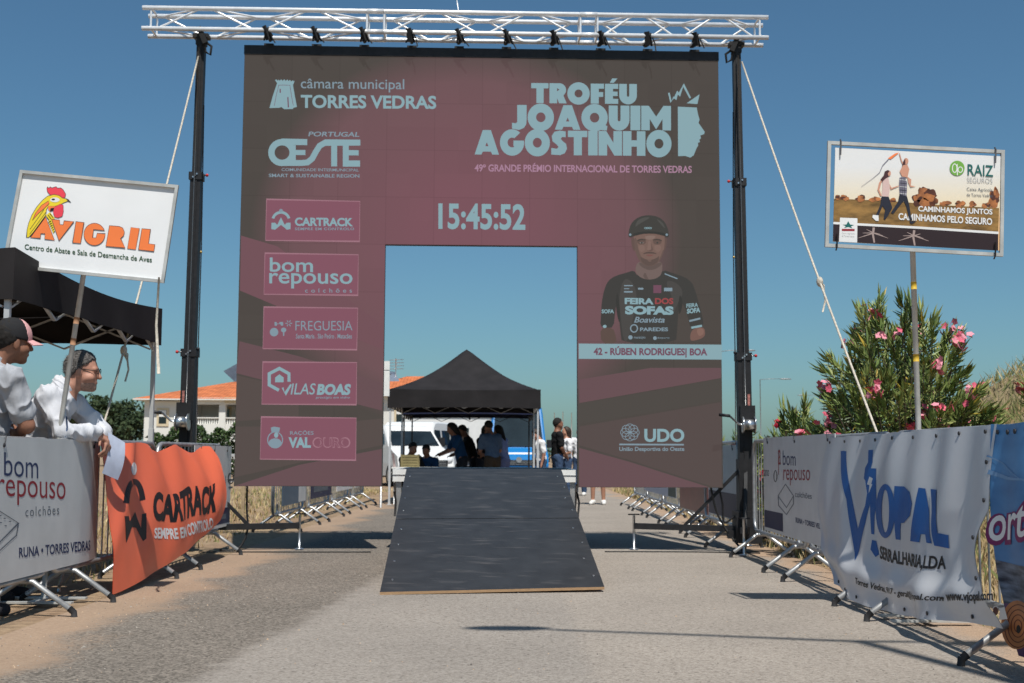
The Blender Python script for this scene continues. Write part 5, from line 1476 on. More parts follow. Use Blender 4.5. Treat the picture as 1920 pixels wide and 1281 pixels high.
def hand_prims(w, d, up, side, curl=.5, s=1.0):
    """palm from wrist w along d, five separate fingers bent towards -up"""
    d = d / np.linalg.norm(d); up = up - d * (up @ d); up /= np.linalg.norm(up); r = np.cross(d, up) * side
    P = [(w, w + d * .03 * s, .024 * s, .026 * s, .02)]
    for q in (-.026, -.009, .009, .026): P.append((w + d * .02 * s + r * q * s * .6, w + d * .085 * s + r * q * s, .015 * s, .0125 * s, .012))
    for q, L in ((-.030, .066), (-.010, .082), (.010, .090), (.030, .080)):
        a = w + d * .088 * s + r * q * s
        t1, t2 = curl, curl * 2.1
        b = a + (d * math.cos(t1) - up * math.sin(t1)) * L * .5 * s
        c = b + (d * math.cos(t2) - up * math.sin(t2)) * L * .5 * s
        P += [(a, b, .0095 * s, .0088 * s, .004), (b, c, .0088 * s, .0075 * s, .004)]
    a = w + d * .03 * s + r * .028 * s
    b = a + (d * .6 + r * .7 - up * .35) * .042 * s; c = b + (d * .9 + r * .15 - up * .4) * .034 * s
    P += [(a, b, .013 * s, .0105 * s, .01), (b, c, .0105 * s, .0085 * s, .004)]
    return P

def person(label, J, cols, h=.012, hair='short', group=None, sleeves='short', shorts=False, cap=None, s=1.0, belly=0.0, female=False, beard=None, hands=True, collar=False):
    """J: world joints (dict of np arrays); one continuous body, clothes and hair as parts"""
    base = J['base']
    t = thing('person', label, 'person', tuple(base), group)
    body, (hr, hf, hu) = head_prims(J['head'], J['face'], J['hup'], s)
    n = J['neck']
    body += [(n - hu * .03 * s, J['head'] - hu * .05 * s - hf * .02 * s, .062 * s, .054 * s)]
    tors = []
    fw = J['fwd']; sh = .92 if female else 1.0
    mid = (J['ls'] + J['rs']) / 2; hipm = (J['lh'] + J['rh']) / 2
    ch = lerp(hipm, mid, .72)
    wst = lerp(hipm, mid, .32)
    ax = (J['rs'] - J['ls']); ax /= np.linalg.norm(ax)
    up = (mid - hipm); up /= np.linalg.norm(up); fx = np.cross(up, ax); 
    M = np.stack([ax, fx, up])
    tors += [('e', ch, V3(.165 * sh, .115, .20) * s, M, .06), ('e', wst + fw * belly * .5, V3(.145 * sh, .105 + belly, .17) * s, M, .06), ('e', hipm + up * .02, V3(.155, .115, .13) * s, M, .06)]
    tors += [(mid - up * .0, n - up * .02, .085 * s, .06 * s, .06)]
    for a in ('l', 'r'): tors += [(lerp(n, J[a + 's'], .35) - up * .045 * s, J[a + 's'] - up * .012 * s, .058 * s, .062 * s, .05)]
    arms, fore = [], []
    for a in ('l', 'r'):
        arms += [(J[a + 's'], J[a + 'e'], .056 * s * sh, .043 * s * sh, .03)]
        fore += [(J[a + 'e'], J[a + 'w'], .041 * s * sh, .028 * s * sh, .02)]
    legs = []
    for a in ('l', 'r'):
        legs += [(J[a + 'h'], J[a + 'k'], .088 * s, .058 * s, .04), (J[a + 'k'], J[a + 'a'], .056 * s, .038 * s, .03)]
        ft = J[a + 'f']
        legs += [(J[a + 'a'] - V3(0, 0, .02), ft, .040 * s, .030 * s, .02)]
    hnd = []
    if hands:
        for a, sd in (('l', 1), ('r', -1)):
            hd = J.get(a + 'hd', J[a + 'w'] - J[a + 'e']); hup = J.get(a + 'hu', fx if abs(hd @ fx) < .8 * np.linalg.norm(hd) else up)
            hnd += hand_prims(J[a + 'w'], hd, hup, J.get(a + 'hs', sd), J.get('curl', .45), s * 1.02)
    grown('body', body + tors + arms + fore + legs + hnd, h, SKIN[cols['skin']], t, k=.035)
    # clothing
    sht = list(tors)
    cutn = n + hu * .02 * s - fw * .01
    if sleeves == 'short': sht += [(J[a + 's'], lerp(J[a + 's'], J[a + 'e'], .74), .064 * s * sh, .060 * s * sh, .03) for a in 'lr']
    elif sleeves == 'long':
        for a in 'lr': sht += [(J[a + 's'], J[a + 'e'], .058 * s * sh, .052 * s, .04), (J[a + 'e'], lerp(J[a + 'e'], J[a + 'w'], .93), .051 * s, .040 * s, .03)]
    if collar: sht += [(n + up * .0 - fw * .015, n + hu * .03 * s + fw * .005, .062 * s, .064 * s, .02)]
    grown('shirt', sht, h, cols['shirt'], t, k=.04, infl=.008, wr=.017 if h < .015 else .014, cuts=((tuple(n + up * .012 * s + (hu * .03 if collar else 0)), tuple(up * .9 + fw * -.25)), (tuple(hipm - up * .10), tuple(-up))))
    tr = [('e', hipm, V3(.160, .120, .12) * s, M, .05)]
    for a in 'lr':
        tr += [(J[a + 'h'], J[a + 'k'], .094 * s, .070 * s, .04)]
        if not shorts: tr += [(J[a + 'k'], lerp(J[a + 'k'], J[a + 'a'], .97), .068 * s, .056 * s, .03)]
    grown('trousers', tr, h, cols['legs'], t, k=.04, infl=.004, wr=.014, cuts=((tuple(hipm + up * .07), tuple(up)),))
    mb = MB()
    sp = []
    for a in 'lr':
        ft = J[a + 'f']; an = J[a + 'a']; d = ft - an; d[2] = 0; d /= np.linalg.norm(d)
        V, F = grow([(an - d * .03 + V3(0, 0, -.025), an + V3(0, 0, -.02), .045 * s, .044 * s), (an + V3(0, 0, -.03), ft + d * .03 * s + V3(0, 0, -.0), .044 * s, .034 * s)], max(h, .012), .03, cuts=((tuple(V3(0, 0, base[2] + .004)), (0, 0, -1)),), infl=.006)
        b2 = MB(); b2.v = [tuple(x) for x in V]; b2.f = [list(map(int, f)) for f in F]; b2.m = [cols['shoes']] * len(F); b2.s = [True] * len(F)
        finish('shoe', b2, t)
    hc = J['head']
    HM = cols['hair']
    if hair == 'short':
        hp = [('e', hc + hu * .030 * s - hf * .018 * s, V3(.079, .097, .099) * s, np.stack([hr, hf, hu]), .02)]
        hm_ = grown('hair', hp, min(h, .012), HM, t, k=.02, infl=.010, wr=.006, wsc=40, cuts=((tuple(hc + hu * .035 * s + hf * .014 * s), tuple(hf * .62 - hu * .62)), (tuple(hc - hu * .055 * s), tuple(-hu))))
        if h < .0078:
            r_h = random.Random(8); m2 = MB(); o3 = ORG[t.name]
            vv = [v.co + o3 for v in hm_.data.vertices]; nn_ = [v.normal.copy() for v in hm_.data.vertices]
            for i in range(0, len(vv), 2):
                d = (Vector(-hf) * .8 + Vector(-hu) * .35 + nn_[i] * .7 + Vector((r_h.gauss(0, .25), r_h.gauss(0, .25), r_h.gauss(0, .25)))).normalized()
                sd_ = d.cross(nn_[i])
                if sd_.length < 1e-3: continue
                sd_ = sd_.normalized() * .0016; L = r_h.uniform(.010, .020)
                m2.add([vv[i] - sd_, vv[i] + sd_, vv[i] + d * L], [(0, 1, 2)], r_h.choice(STRANDS))
            finish('hair_strands', m2, hm_)
    elif hair == 'long':
        hp = [('e', hc + hu * .030 * s - hf * .018 * s, V3(.082, .097, .10) * s, np.stack([hr, hf, hu]), .02), (hc - hf * .05 * s, hc - hf * .085 * s - hu * .24 * s, .085 * s, .055 * s, .03)]
        grown('hair', hp, min(h, .014), HM, t, k=.03, infl=.010, cuts=((tuple(hc + hf * .025 * s), tuple(hf * .9 - hu * .3)),))
    if beard:
        bp = [('e', hc + hf * .024 * s - hu * .055 * s, V3(.058, .068, .068) * s, np.stack([hr, hf, hu]), .02), (hc + hf * .066 * s - hu * .098 * s, hc + hf * .072 * s - hu * .1 * s, .023 * s, .02 * s, .02)]
        grown('beard', bp, min(h, .009), beard, t, k=.02, infl=.004, cuts=((tuple(hc - hu * .050 * s + hf * .04), tuple(hu * .9 + hf * .25)),))
    if cap:
        crown, brim = cap
        cp = [('e', hc + hu * .034 * s - hf * .012 * s, V3(.083, .103, .100) * s, np.stack([hr, hf, hu]), .02)]
        grown('cap', cp, min(h, .009), crown, t, k=.02, infl=.008, cuts=((tuple(hc + hu * .018 * s), tuple(-hu - hf * .10)),))
        mb = MB()
        def bf(u, v):
            a = (u - .5) * 2.0; L = .098 + v * (.075 * math.cos(a * .9)) 
            p = hc + hu * (.030 - .022 * v - .030 * (a ** 2) * .5) * s + (hf * math.cos(a) + hr * math.sin(a) * .82) * L * s
            return tuple(p)
        mb.grid(bf, 12, 4, brim); mb.grid(lambda u, v: tuple(np.array(bf(u, v)) - hu * .005), 12, 4, brim); finish('brim', mb, t)
        fp = [('e', hc + hu * .034 * s - hf * .012 * s, V3(.083, .103, .100) * s, np.stack([hr, hf, hu]), .02)]
        grown('front_panel', fp, min(h, .009), brim, t, k=.02, infl=.0105, cuts=((tuple(hc + hu * .018 * s), tuple(-hu - hf * .1)), (tuple(hc + hf * .062 * s), tuple(-hf - hu * .35))))
    return t, (hr, hf, hu)

def stand(x, y, yaw, H=1.75, lean=0.0, arms='down', z=0.0, head_turn=0.0, head_drop=0.0):
    """joints of a standing (or stooping) figure; yaw=direction it faces"""
    s = H / 1.75
    f = V3(math.cos(yaw), math.sin(yaw), 0); r = V3(f[1], -f[0], 0); u = V3(0, 0, 1)
    B = V3(x, y, z)
    loc = lambda a, b, c: B + (r * a + f * b + u * c) * s
    J = {'base': B, 'fwd': f}
    for q, a in ((-1, 'l'), (1, 'r')):
        J[a + 'h'] = loc(.09 * q, 0, .93); J[a + 'k'] = loc(.10 * q, .03, .50); J[a + 'a'] = loc(.11 * q, -.02, .085); J[a + 'f'] = loc(.13 * q, .13, .035)
    cl, sl = math.cos(lean), math.sin(lean)
    def tor(a, b, c):
        dz = c - .95
        return loc(a, b * cl + dz * sl, .95 + dz * cl - b * sl)
    J['neck'] = tor(0, .0, 1.475); J['ls'] = tor(-.185, 0, 1.40); J['rs'] = tor(.185, 0, 1.40)
    hu = V3(0, 0, 1) * math.cos(lean * .5 + head_drop) + f * math.sin(lean * .5 + head_drop)
    ff = f * math.cos(head_turn) + r * math.sin(head_turn)
    J['head'] = J['neck'] + hu * .155 * s + ff * .025 * s
    J['face'] = ff - V3(0, 0, 1) * math.tan(min(1.0, lean * .5 + head_drop)); J['hup'] = hu
    for q, a in ((-1, 'l'), (1, 'r')):
        if arms == 'down': J[a + 'e'] = J[a + 's'] + (r * .05 * q - f * .03 - u * .28) * s; J[a + 'w'] = J[a + 'e'] + (f * .07 - u * .25) * s
        elif arms == 'front': J[a + 'e'] = J[a + 's'] + (r * .05 * q + f * .02 - u * .28) * s; J[a + 'w'] = J[a + 'e'] + (f * .20 - r * .13 * q + u * -.10) * s
        elif arms == 'reach': J[a + 'e'] = J[a + 's'] + (r * .05 * q + f * .12 - u * .24) * s; J[a + 'w'] = J[a + 'e'] + (f * .22 - r * .04 * q - u * .10) * s
        elif arms == 'hips': J[a + 'e'] = J[a + 's'] + (r * .16 * q - f * .06 - u * .24) * s; J[a + 'w'] = J[a + 'e'] + (-r * .11 * q + f * .10 - u * .19) * s
        elif arms == 'clasp': J[a + 'e'] = J[a + 's'] + (r * .04 * q + f * .03 - u * .28) * s; J[a + 'w'] = J[a + 'e'] + (f * .16 - r * .17 * q - u * .17) * s
    return J, s

white_shirt = pm('white_shirt_cloth', (0.56, 0.57, 0.61), rough=.85, var=.06, scale=6, bump=.9, bscale=13, stretch=(1, 1, .45), spec=.15)
grey_shirt = pm('grey_polo_cloth', (0.36, 0.37, 0.40), rough=.9, var=.08, scale=5, bump=.9, bscale=12, stretch=(1, 1, .45), spec=.15)
jeans = cloth('blue_jeans', (.045, .075, .14)); darktr = cloth('dark_trousers', (.02, .022, .028)); black_tee = cloth('black_tee', (.012, .012, .013)); shoe_w = cloth('white_shoes', (.7, .69, .66)); shoe_d = cloth('dark_shoes', (.03, .03, .035)); navy_tee = cloth('navy_tee', (.012, .045, .11)); slate_shirt = cloth('slate_shirt', (.07, .10, .15)); white_tee = cloth('white_tee', (.78, .78, .80)); greyblue = cloth('lilac_blue_shirt', (.20, .24, .42))

# man in the white shirt leaning on the barrier
J, s = stand(-3.46, 8.36, R(6), 1.76, lean=.62)
J['ls'] = V3(-3.03, 8.55, 1.33); J['rs'] = V3(-3.09, 8.19, 1.36); J['neck'] = V3(-3.04, 8.37, 1.43); J['head'] = V3(-2.93, 8.40, 1.54)
J['face'] = V3(1, .12, -.10); J['hup'] = V3(.10, 0, 1)
J['re'] = V3(-2.965, 8.16, 1.125); J['rw'] = V3(-2.835, 8.42, 1.125); J['le'] = V3(-2.86, 8.60, 1.14); J['lw'] = V3(-2.815, 8.50, 1.11)
J['rhd'] = V3(.55, .55, -.5); J['lhd'] = V3(.5, -.3, -.8); J['rhu'] = V3(.5, .1, .8); J['lhu'] = V3(1, 0, .4); J['curl'] = .7
for a, q in (('l', 1), ('r', -1)):
    J[a + 'h'] = V3(-3.46, 8.36 + .10 * q, .93); J[a + 'k'] = V3(-3.40, 8.36 + .12 * q, .50); J[a + 'a'] = V3(-3.50, 8.36 + .12 * q, .085); J[a + 'f'] = V3(-3.34, 8.36 + .13 * q, .035)
pman, (hr, hf, hu) = person('grey haired man in a white shirt leaning on the barrier with paper', J, dict(skin='fair', shirt=white_shirt, legs=darktr, shoes=shoe_d, hair=GREY_HAIR), h=.0075, sleeves='long', collar=True, belly=.03, beard=pm('stubble_grey', (.30, .19, .15), rough=.7, var=.3, scale=80), s=1.06)
mb = MB()
hc = J['head']
for q in (-1, 1):                                           # glasses
    e = hc + hf * .105 + hu * .012 + hr * .033 * q
    mb.tube([e + hr * .024 * math.cos(t) + hu * .019 * math.sin(t) for t in np.linspace(0, 2 * math.pi, 13)[:-1]], .0025, black, n=5, closed=True)
    mb.tube([e + hr * .026 * q, hc + hr * .088 * q + hu * .016 - hf * .01], .0028, black, n=5)
finish('glasses', mb, pman)
tag(pman, None)
mb = MB()
mb.tube([J['re'] + V3(.035, -.045, .10), J['re'] + V3(.045, -.05, .03), J['re'] + V3(.03, -.04, -.035)], .006, pm('blue_trim', (.06, .10, .2), rough=.8), n=5); finish('sleeve_trim', mb, pman)

def collar_flaps(t, J, mat, hf, hr, hu, sc=1.0):
    """folded shirt collar standing round the neck, open at the throat"""
    n = J['neck']; mb = MB()
    ax = J['head'] - n; ax /= np.linalg.norm(ax); f = J['fwd'] * .6 + np.array(hf) * .4; f = f - ax * (f @ ax); f /= np.linalg.norm(f); r = np.cross(f, ax)
    def cf(u, v):
        a = math.pi * 2 * (u * .86 + .07); c, s_ = math.cos(a), math.sin(a)       # starts and ends at the throat
        pt = max(0, c) ** 3
        rad = .073 + .016 * v + .012 * pt * v
        return tuple(n + ax * (.040 - .062 * v - .035 * pt * v - .022 * max(0, c)) * sc + (f * c + r * s_) * rad * sc)
    mb.grid(cf, 36, 5, mat); mb.grid(lambda u, v: tuple(np.array(cf(u, v)) - 0 * ax + (n - np.array(cf(u, v))) * .05), 36, 5, mat)
    finish('collar', mb, t)
collar_flaps(pman, J, white_shirt, hf, hr, hu, 1.08)
# paper in his hand
mb = MB()
pp = [Vector(p) for p in ((-2.775, 8.49, 1.13), (-2.70, 8.63, 1.06), (-2.735, 8.60, .80), (-2.80, 8.46, .85))]
mb.grid(lambda u, v: tuple(pp[0].lerp(pp[1], u).lerp(pp[3].lerp(pp[2], u), v) + Vector((.02 * math.sin(v * 3), 0, 0))), 6, 8, pm('pale_blue_paper', (.55, .60, .74), rough=.7, var=.08, scale=18))
o = finish('paper_sheet', mb); tag(o, 'pale blue printed sheet hanging from the hand of the white shirted man', 'paper')

# man in the cap
J, s = stand(-3.30, 7.60, R(40), 1.80)
J['ls'] = V3(-3.40, 7.74, 1.46); J['rs'] = V3(-3.06, 7.50, 1.44); J['neck'] = V3(-3.23, 7.62, 1.53); J['head'] = V3(-3.115, 7.66, 1.675)
J['face'] = V3(.72, .68, -.08); J['hup'] = V3(.12, .02, 1)
J['re'] = V3(-2.965, 7.55, 1.15); J['rw'] = V3(-3.11, 7.79, 1.11); J['le'] = V3(-3.40, 8.00, 1.18); J['lw'] = V3(-3.20, 7.93, 1.10); J['rhd'] = V3(-.6, .7, -.2); J['lhd'] = V3(.6, -.4, -.2)
pcap, (hr, hf, hu) = person('man in a grey polo shirt and a black cap with a pink peak', J, dict(skin='dark', shirt=grey_shirt, legs=darktr, shoes=shoe_d, hair=BLK_HAIR), h=.008, cap=(pm('cap_black_cloth', (.012, .012, .014), rough=.9, var=.3), pm('cap_pink_cloth', (.62, .33, .33), rough=.85, var=.08)), s=1.08, collar=True, belly=.03)

collar_flaps(pcap, J, grey_shirt, hf, hr, hu, 1.08)
# shoe visible under the board belongs to the man in the cap (his feet stand behind the barrier)
TG = 'people under the far tent'
def far(label, x, y, yaw, cols, H=1.72, **k):
    kw = {q: k.pop(q) for q in ('hair', 'sleeves', 'shorts', 'female', 'group', 'belly') if q in k}
    J, s = stand(x, y, R(yaw), H, **k)
    return person(label, J, cols, h=.02, s=s, hands=True, **kw)
B_ = dict
far('stooping person in a dark blue top, left one of the pair under the tent', -1.02, 25.6, 195, B_(skin='dark', shirt=navy_tee, legs=darktr, shoes=shoe_d, hair=BLK_HAIR), 1.66, lean=.30, arms='reach', head_drop=.3, group=TG, hair='long', female=True)
far('person bending close behind the dark blue top under the tent', -.80, 26.4, 190, B_(skin='dark', shirt=black_tee, legs=darktr, shoes=shoe_d, hair=BLK_HAIR), 1.64, lean=.35, arms='reach', head_drop=.3, group=TG)
far('person in black in the middle of the group under the tent', -.60, 26.0, -40, B_(skin='dark', shirt=black_tee, legs=darktr, shoes=shoe_d, hair=BLK_HAIR), 1.60, lean=.15, arms='front', group=TG, hair='long', female=True)
far('man with a slate blue shirt and brown trousers seen from behind under the tent', -.38, 25.0, 120, B_(skin='dark', shirt=slate_shirt, legs=cloth('brown_trousers', (.05, .035, .025)), shoes=shoe_d, hair=BLK_HAIR), 1.68, lean=.22, arms='front', head_drop=.25, group=TG)
far('person in a lilac blue shirt half hidden behind the slate blue shirt', -.16, 26.6, 150, B_(skin='dark', shirt=greyblue, legs=cloth('lilac_trousers', (.16, .18, .32)), shoes=shoe_d, hair=BLK_HAIR), 1.62, lean=.2, arms='front', head_drop=.2, group=TG, hair='long', female=True)
G2 = 'bystanders right of the far tent'
far('man in a black tee with dark hair standing beside the white tent post', .98, 26.5, 15, B_(skin='dark', shirt=black_tee, legs=jeans, shoes=shoe_d, hair=BLK_HAIR), 1.76, arms='clasp', group=G2)
far('person in a white tee partly behind the right tent post', .66, 27.2, 200, B_(skin='fair', shirt=white_tee, legs=jeans, shoes=shoe_d, hair=BRN_HAIR), 1.55, lean=.12, arms='down', group=G2, head_drop=.4)
far('dark haired woman in white behind the man in the black tee', 1.27, 28.4, 200, B_(skin='tan', shirt=white_tee, legs=jeans, shoes=shoe_w, hair=BRN_HAIR), 1.62, arms='front', group=G2, hair='long', female=True)
far('bald man in a printed white tee and jeans at the edge of the screen opening', 1.66, 30.0, 250, B_(skin='fair', shirt=white_tee, legs=jeans, shoes=shoe_w, hair=GREY_HAIR), 1.66, arms='down', group=G2, hair='none')
far('person in white sneakers with bare legs behind the right half of the screen', 1.72, 24.6, 260, B_(skin='tan', shirt=white_tee, legs=darktr, shoes=shoe_w, hair=BRN_HAIR), 1.70, arms='front', group=G2, shorts=True)
# two seated figures at the left of the tent
def seated(label, x, y, yaw, cols, H=1.68):
    J, s = stand(x, y, R(yaw), H, lean=.25, arms='reach', head_drop=.3)
    f, u = J['fwd'], V3(0, 0, 1)
    for q in list(J):
        if q in ('base', 'fwd', 'face', 'hup'): continue
        if q[1:] in ('k', 'a', 'f'): continue
        J[q] = J[q] - u * .46 * s
    for a in 'lr':
        J[a + 'k'] = J[a + 'h'] + f * .42 * s + u * .0; J[a + 'a'] = J[a + 'k'] - u * (J[a + 'k'][2] - .085); J[a + 'f'] = J[a + 'a'] + f * .15 - u * .05
    return person(label, J, cols, h=.02, s=s, group=TG)
seated('seated person in black at the left end under the tent', -2.10, 25.2, -60, B_(skin='dark', shirt=black_tee, legs=darktr, shoes=shoe_d, hair=BLK_HAIR))
seated('seated person in dark blue beside the yellow crate under the tent', -1.72, 25.6, -100, B_(skin='dark', shirt=navy_tee, legs=darktr, shoes=shoe_d, hair=BLK_HAIR), 1.62)
chairm = pm('dark_chair_plastic', (.03, .03, .035), rough=.6)
for i, (x, y, yaw, lab) in enumerate(((-2.10, 25.2, -60, 'dark folding stool under the person at the left tent end'), (-1.72, 25.6, -100, 'dark folding stool under the person beside the yellow crate'))):
    c, s_ = math.cos(R(yaw)), math.sin(R(yaw))
    t = thing('stool', lab, 'stool', (x, y, 0), 'stools under the tent')
    mb = MB(); mb.box(x - .19, x + .19, y - .19, y + .19, .33, .36, chairm); finish('seat', mb, t)
    for a_, b_ in ((-1, -1), (-1, 1), (1, -1), (1, 1)):
        mb = MB(); mb.tube([(x + .17 * a_, y + .17 * b_, 0), (x + .15 * a_, y + .15 * b_, .33)], .012, galv, n=6); finish('leg', mb, t)
# ------------------------------------------------------------------ pop-up tents
tentm = pm('black_tent_fabric', (0.016, 0.014, 0.015), rough=.75, var=.25, scale=3, spec=.25)
navyt = pm('navy_tent_fabric', (0.012, 0.016, 0.045), rough=.75, var=.2, scale=3, spec=.25)
whpole = pm('tent_pole_grey', (0.52, 0.53, 0.54), rough=.4, metal=.2, var=.08)
def tent(label, c, ang, half, zv0, zv1, zp, mat, sag=.10, pole_m=whpole, es=0.02):
    """c centre, half size; valance between zv0 and zv1, peak zp"""
    t = thing('pop_up_tent', label, 'tent', (c[0], c[1], 0))
    ca, sa = math.cos(ang), math.sin(ang)
    W = lambda a, b, z: (c[0] + ca * a - sa * b, c[1] + sa * a + ca * b, z)
    def roof(u, v, off=0):
        a, b = (u * 2 - 1) * half, (v * 2 - 1) * half
        k = max(abs(a), abs(b)) / half
        z = zv1 + (zp - zv1) * (1 - k) - sag * math.sin(math.pi * k) * (.55 + .45 * min(abs(a), abs(b)) / max(1e-6, max(abs(a), abs(b))))
        z -= es * k ** 2 * math.cos(math.pi / 2 * min(abs(a), abs(b)) / max(1e-6, max(abs(a), abs(b))))
        if k < .04: z = zv1 + (zp - zv1) * .985
        return W(a, b, z + off)
    mb = MB(); mb.grid(lambda u, v: roof(u, v), 28, 28, mat); mb.grid(lambda u, v: roof(u, v, -.006), 28, 28, mat); finish('roof', mb, t)
    mb = MB()
    for (a0, b0, a1, b1) in ((-1, -1, 1, -1), (1, -1, 1, 1), (1, 1, -1, 1), (-1, 1, -1, -1)):
        def val(u, v, o=0):
            a, b = (a0 + (a1 - a0) * u) * (half + .012 + o), (b0 + (b1 - b0) * u) * (half + .012 + o)
            dz = -.025 * math.sin(math.pi * u) if v > .5 else .018 * math.sin(math.pi * u * 1) 
            rip = .012 * math.sin(u * 22) * (1 - v)
            return W(a + rip * abs(b1 - b0) / 2, b + rip * abs(a1 - a0) / 2, zv0 + (zv1 + .012 - zv0) * v + dz * (1 - v) - es * math.sin(math.pi * u) * v)
        mb.grid(val, 20, 3, mat); mb.grid(lambda u, v: val(u, v, -.006), 20, 3, mat)
    finish('valance', mb, t)
    e = half - .04
    for a in (-1, 1):
        for b in (-1, 1):
            mb = MB(); mb.beam(W(a * e, b * e, 1.2), W(a * e, b * e, zv1 - .03), .034, .034, pole_m, up=(0, 1, 0)); mb.beam(W(a * e, b * e, 0.01), W(a * e, b * e, 1.2), .042, .042, pole_m, up=(0, 1, 0))
            mb.box(*[q for q in (W(a * e, b * e, 0)[0] - .05, W(a * e, b * e, 0)[0] + .05, W(a * e, b * e, 0)[1] - .05, W(a * e, b * e, 0)[1] + .05, .0, .012)], pole_m)
            finish('leg', mb, t)
    for (p, q) in (((-1, -1), (1, -1)), ((1, -1), (1, 1)), ((1, 1), (-1, 1)), ((-1, 1), (-1, -1))):
        mb = MB()
        P = lambda s, z: W(e * (p[0] + (q[0] - p[0]) * s), e * (p[1] + (q[1] - p[1]) * s), z)
        zt, zl = zv1 - .05, zv1 - .36
        mb.beam(P(.01, zt), P(.25, zl), .026, .014, pole_m); mb.beam(P(.01, zl), P(.25, zt), .026, .014, pole_m); mb.beam(P(.25, zt), P(.5, zl), .026, .014, pole_m); mb.beam(P(.25, zl), P(.5, zt), .026, .014, pole_m)
        mb.beam(P(.5, zt), P(.75, zl), .026, .014, pole_m); mb.beam(P(.5, zl), P(.75, zt), .026, .014, pole_m); mb.beam(P(.75, zt), P(.99, zl), .026, .014, pole_m); mb.beam(P(.75, zl), P(.99, zt), .026, .014, pole_m)
        finish('scissor_frame', mb, t)
    mb = MB(); mb.tube([W(0, 0, zp - .9), W(0, 0, zp - .03)], .02, pole_m, n=8)
    for (a, b) in ((1, 0), (-1, 0), (0, 1), (0, -1)): mb.beam(W(0, 0, zp - .75), W(a * e, b * e, zv1 - .1), .024, .014, pole_m)
    finish('centre_post', mb, t)
    return t
tent('black pop up tent behind the two men on the left', (-4.80, 9.36), R(0), 1.64, 1.95, 2.27, 2.95, tentm, sag=.18, es=.075)
tent('black pointed tent standing on the road behind the stage', (-.94, 25.5), R(.5), 1.48, 1.88, 2.24, 3.17, tentm, sag=.12)
tent('navy tent behind the black pointed tent', (-1.0, 29.4), R(1), 1.5, 1.88, 2.16, 2.7, navyt, sag=.1, pole_m=black)

crm = pm('yellow_crate_plastic', (.24, .20, .09), rough=.6, var=.2)
def crate(x, y, z, label):
    t = thing('crate', label, 'crate', (x, y, z), 'crates under the tent')
    mb = MB(); mb.box(x - .17, x + .17, y - .13, y + .13, z, z + .02, crm)
    for k in range(4):
        zz = z + .03 + k * .055
        mb.box(x - .17, x + .17, y - .13, y - .12, zz, zz + .045, crm); mb.box(x - .17, x + .17, y + .12, y + .13, zz, zz + .045, crm)
        mb.box(x - .17, x - .16, y - .12, y + .12, zz, zz + .045, crm); mb.box(x + .16, x + .17, y - .12, y + .12, zz, zz + .045, crm)
    for a in (-1, 1):
        for b in (-1, 1): mb.box(x + a * .165 - .012, x + a * .165 + .012, y + b * .125 - .012, y + b * .125 + .012, z, z + .25, crm)
    finish('slatted_box', mb, t)
t = thing('folding_table', 'folding table under the tent in front of the seated people', 'table', (-1.9, 24.5, 0))
mb = MB(); mb.box(-2.35, -1.45, 24.25, 24.75, .70, .73, wht); finish('tabletop', mb, t)
for a in (-2.3, -1.5):
    for b in (24.3, 24.7):
        mb = MB(); mb.tube([(a, b, 0), (a, b, .7)], .014, galv, n=6); finish('leg', mb, t)
crate(-2.0, 24.42, .73, 'yellowish crate on the table at the left tent end')
mb = MB(); mb.prism([(-2.33, 24.4, .73), (-2.28, 24.36, .73), (-2.32, 24.37, 1.0), (-2.37, 24.41, 1.0)], (.0, .03, 0), pm('red_white_card', (.5, .38, .36), rough=.6, var=.5, scale=9)); o = finish('leaning_folder', mb); tag(o, 'red and white folder leaning at the left tent leg', 'folder')

# white box sign on a post, seen at the left edge of the opening
t = thing('box_sign', 'white box sign on a thin post at the left edge of the screen opening', 'sign', (-2.36, 22.8, 0))
mb = MB(); mb.box(-2.44, -2.262, 22.74, 22.80, 2.05, 2.52, wht); mb.box(-2.44, -2.262, 22.738, 22.80, 2.535, 2.70, wht); mb.box(-2.43, -2.27, 22.75, 22.79, 2.52, 2.535, lega); finish('box', mb, t)
mb = MB(); mb.tube([(-2.40, 22.82, 0), (-2.40, 22.82, 2.6)], .022, lega, n=8); finish('post', mb, t)

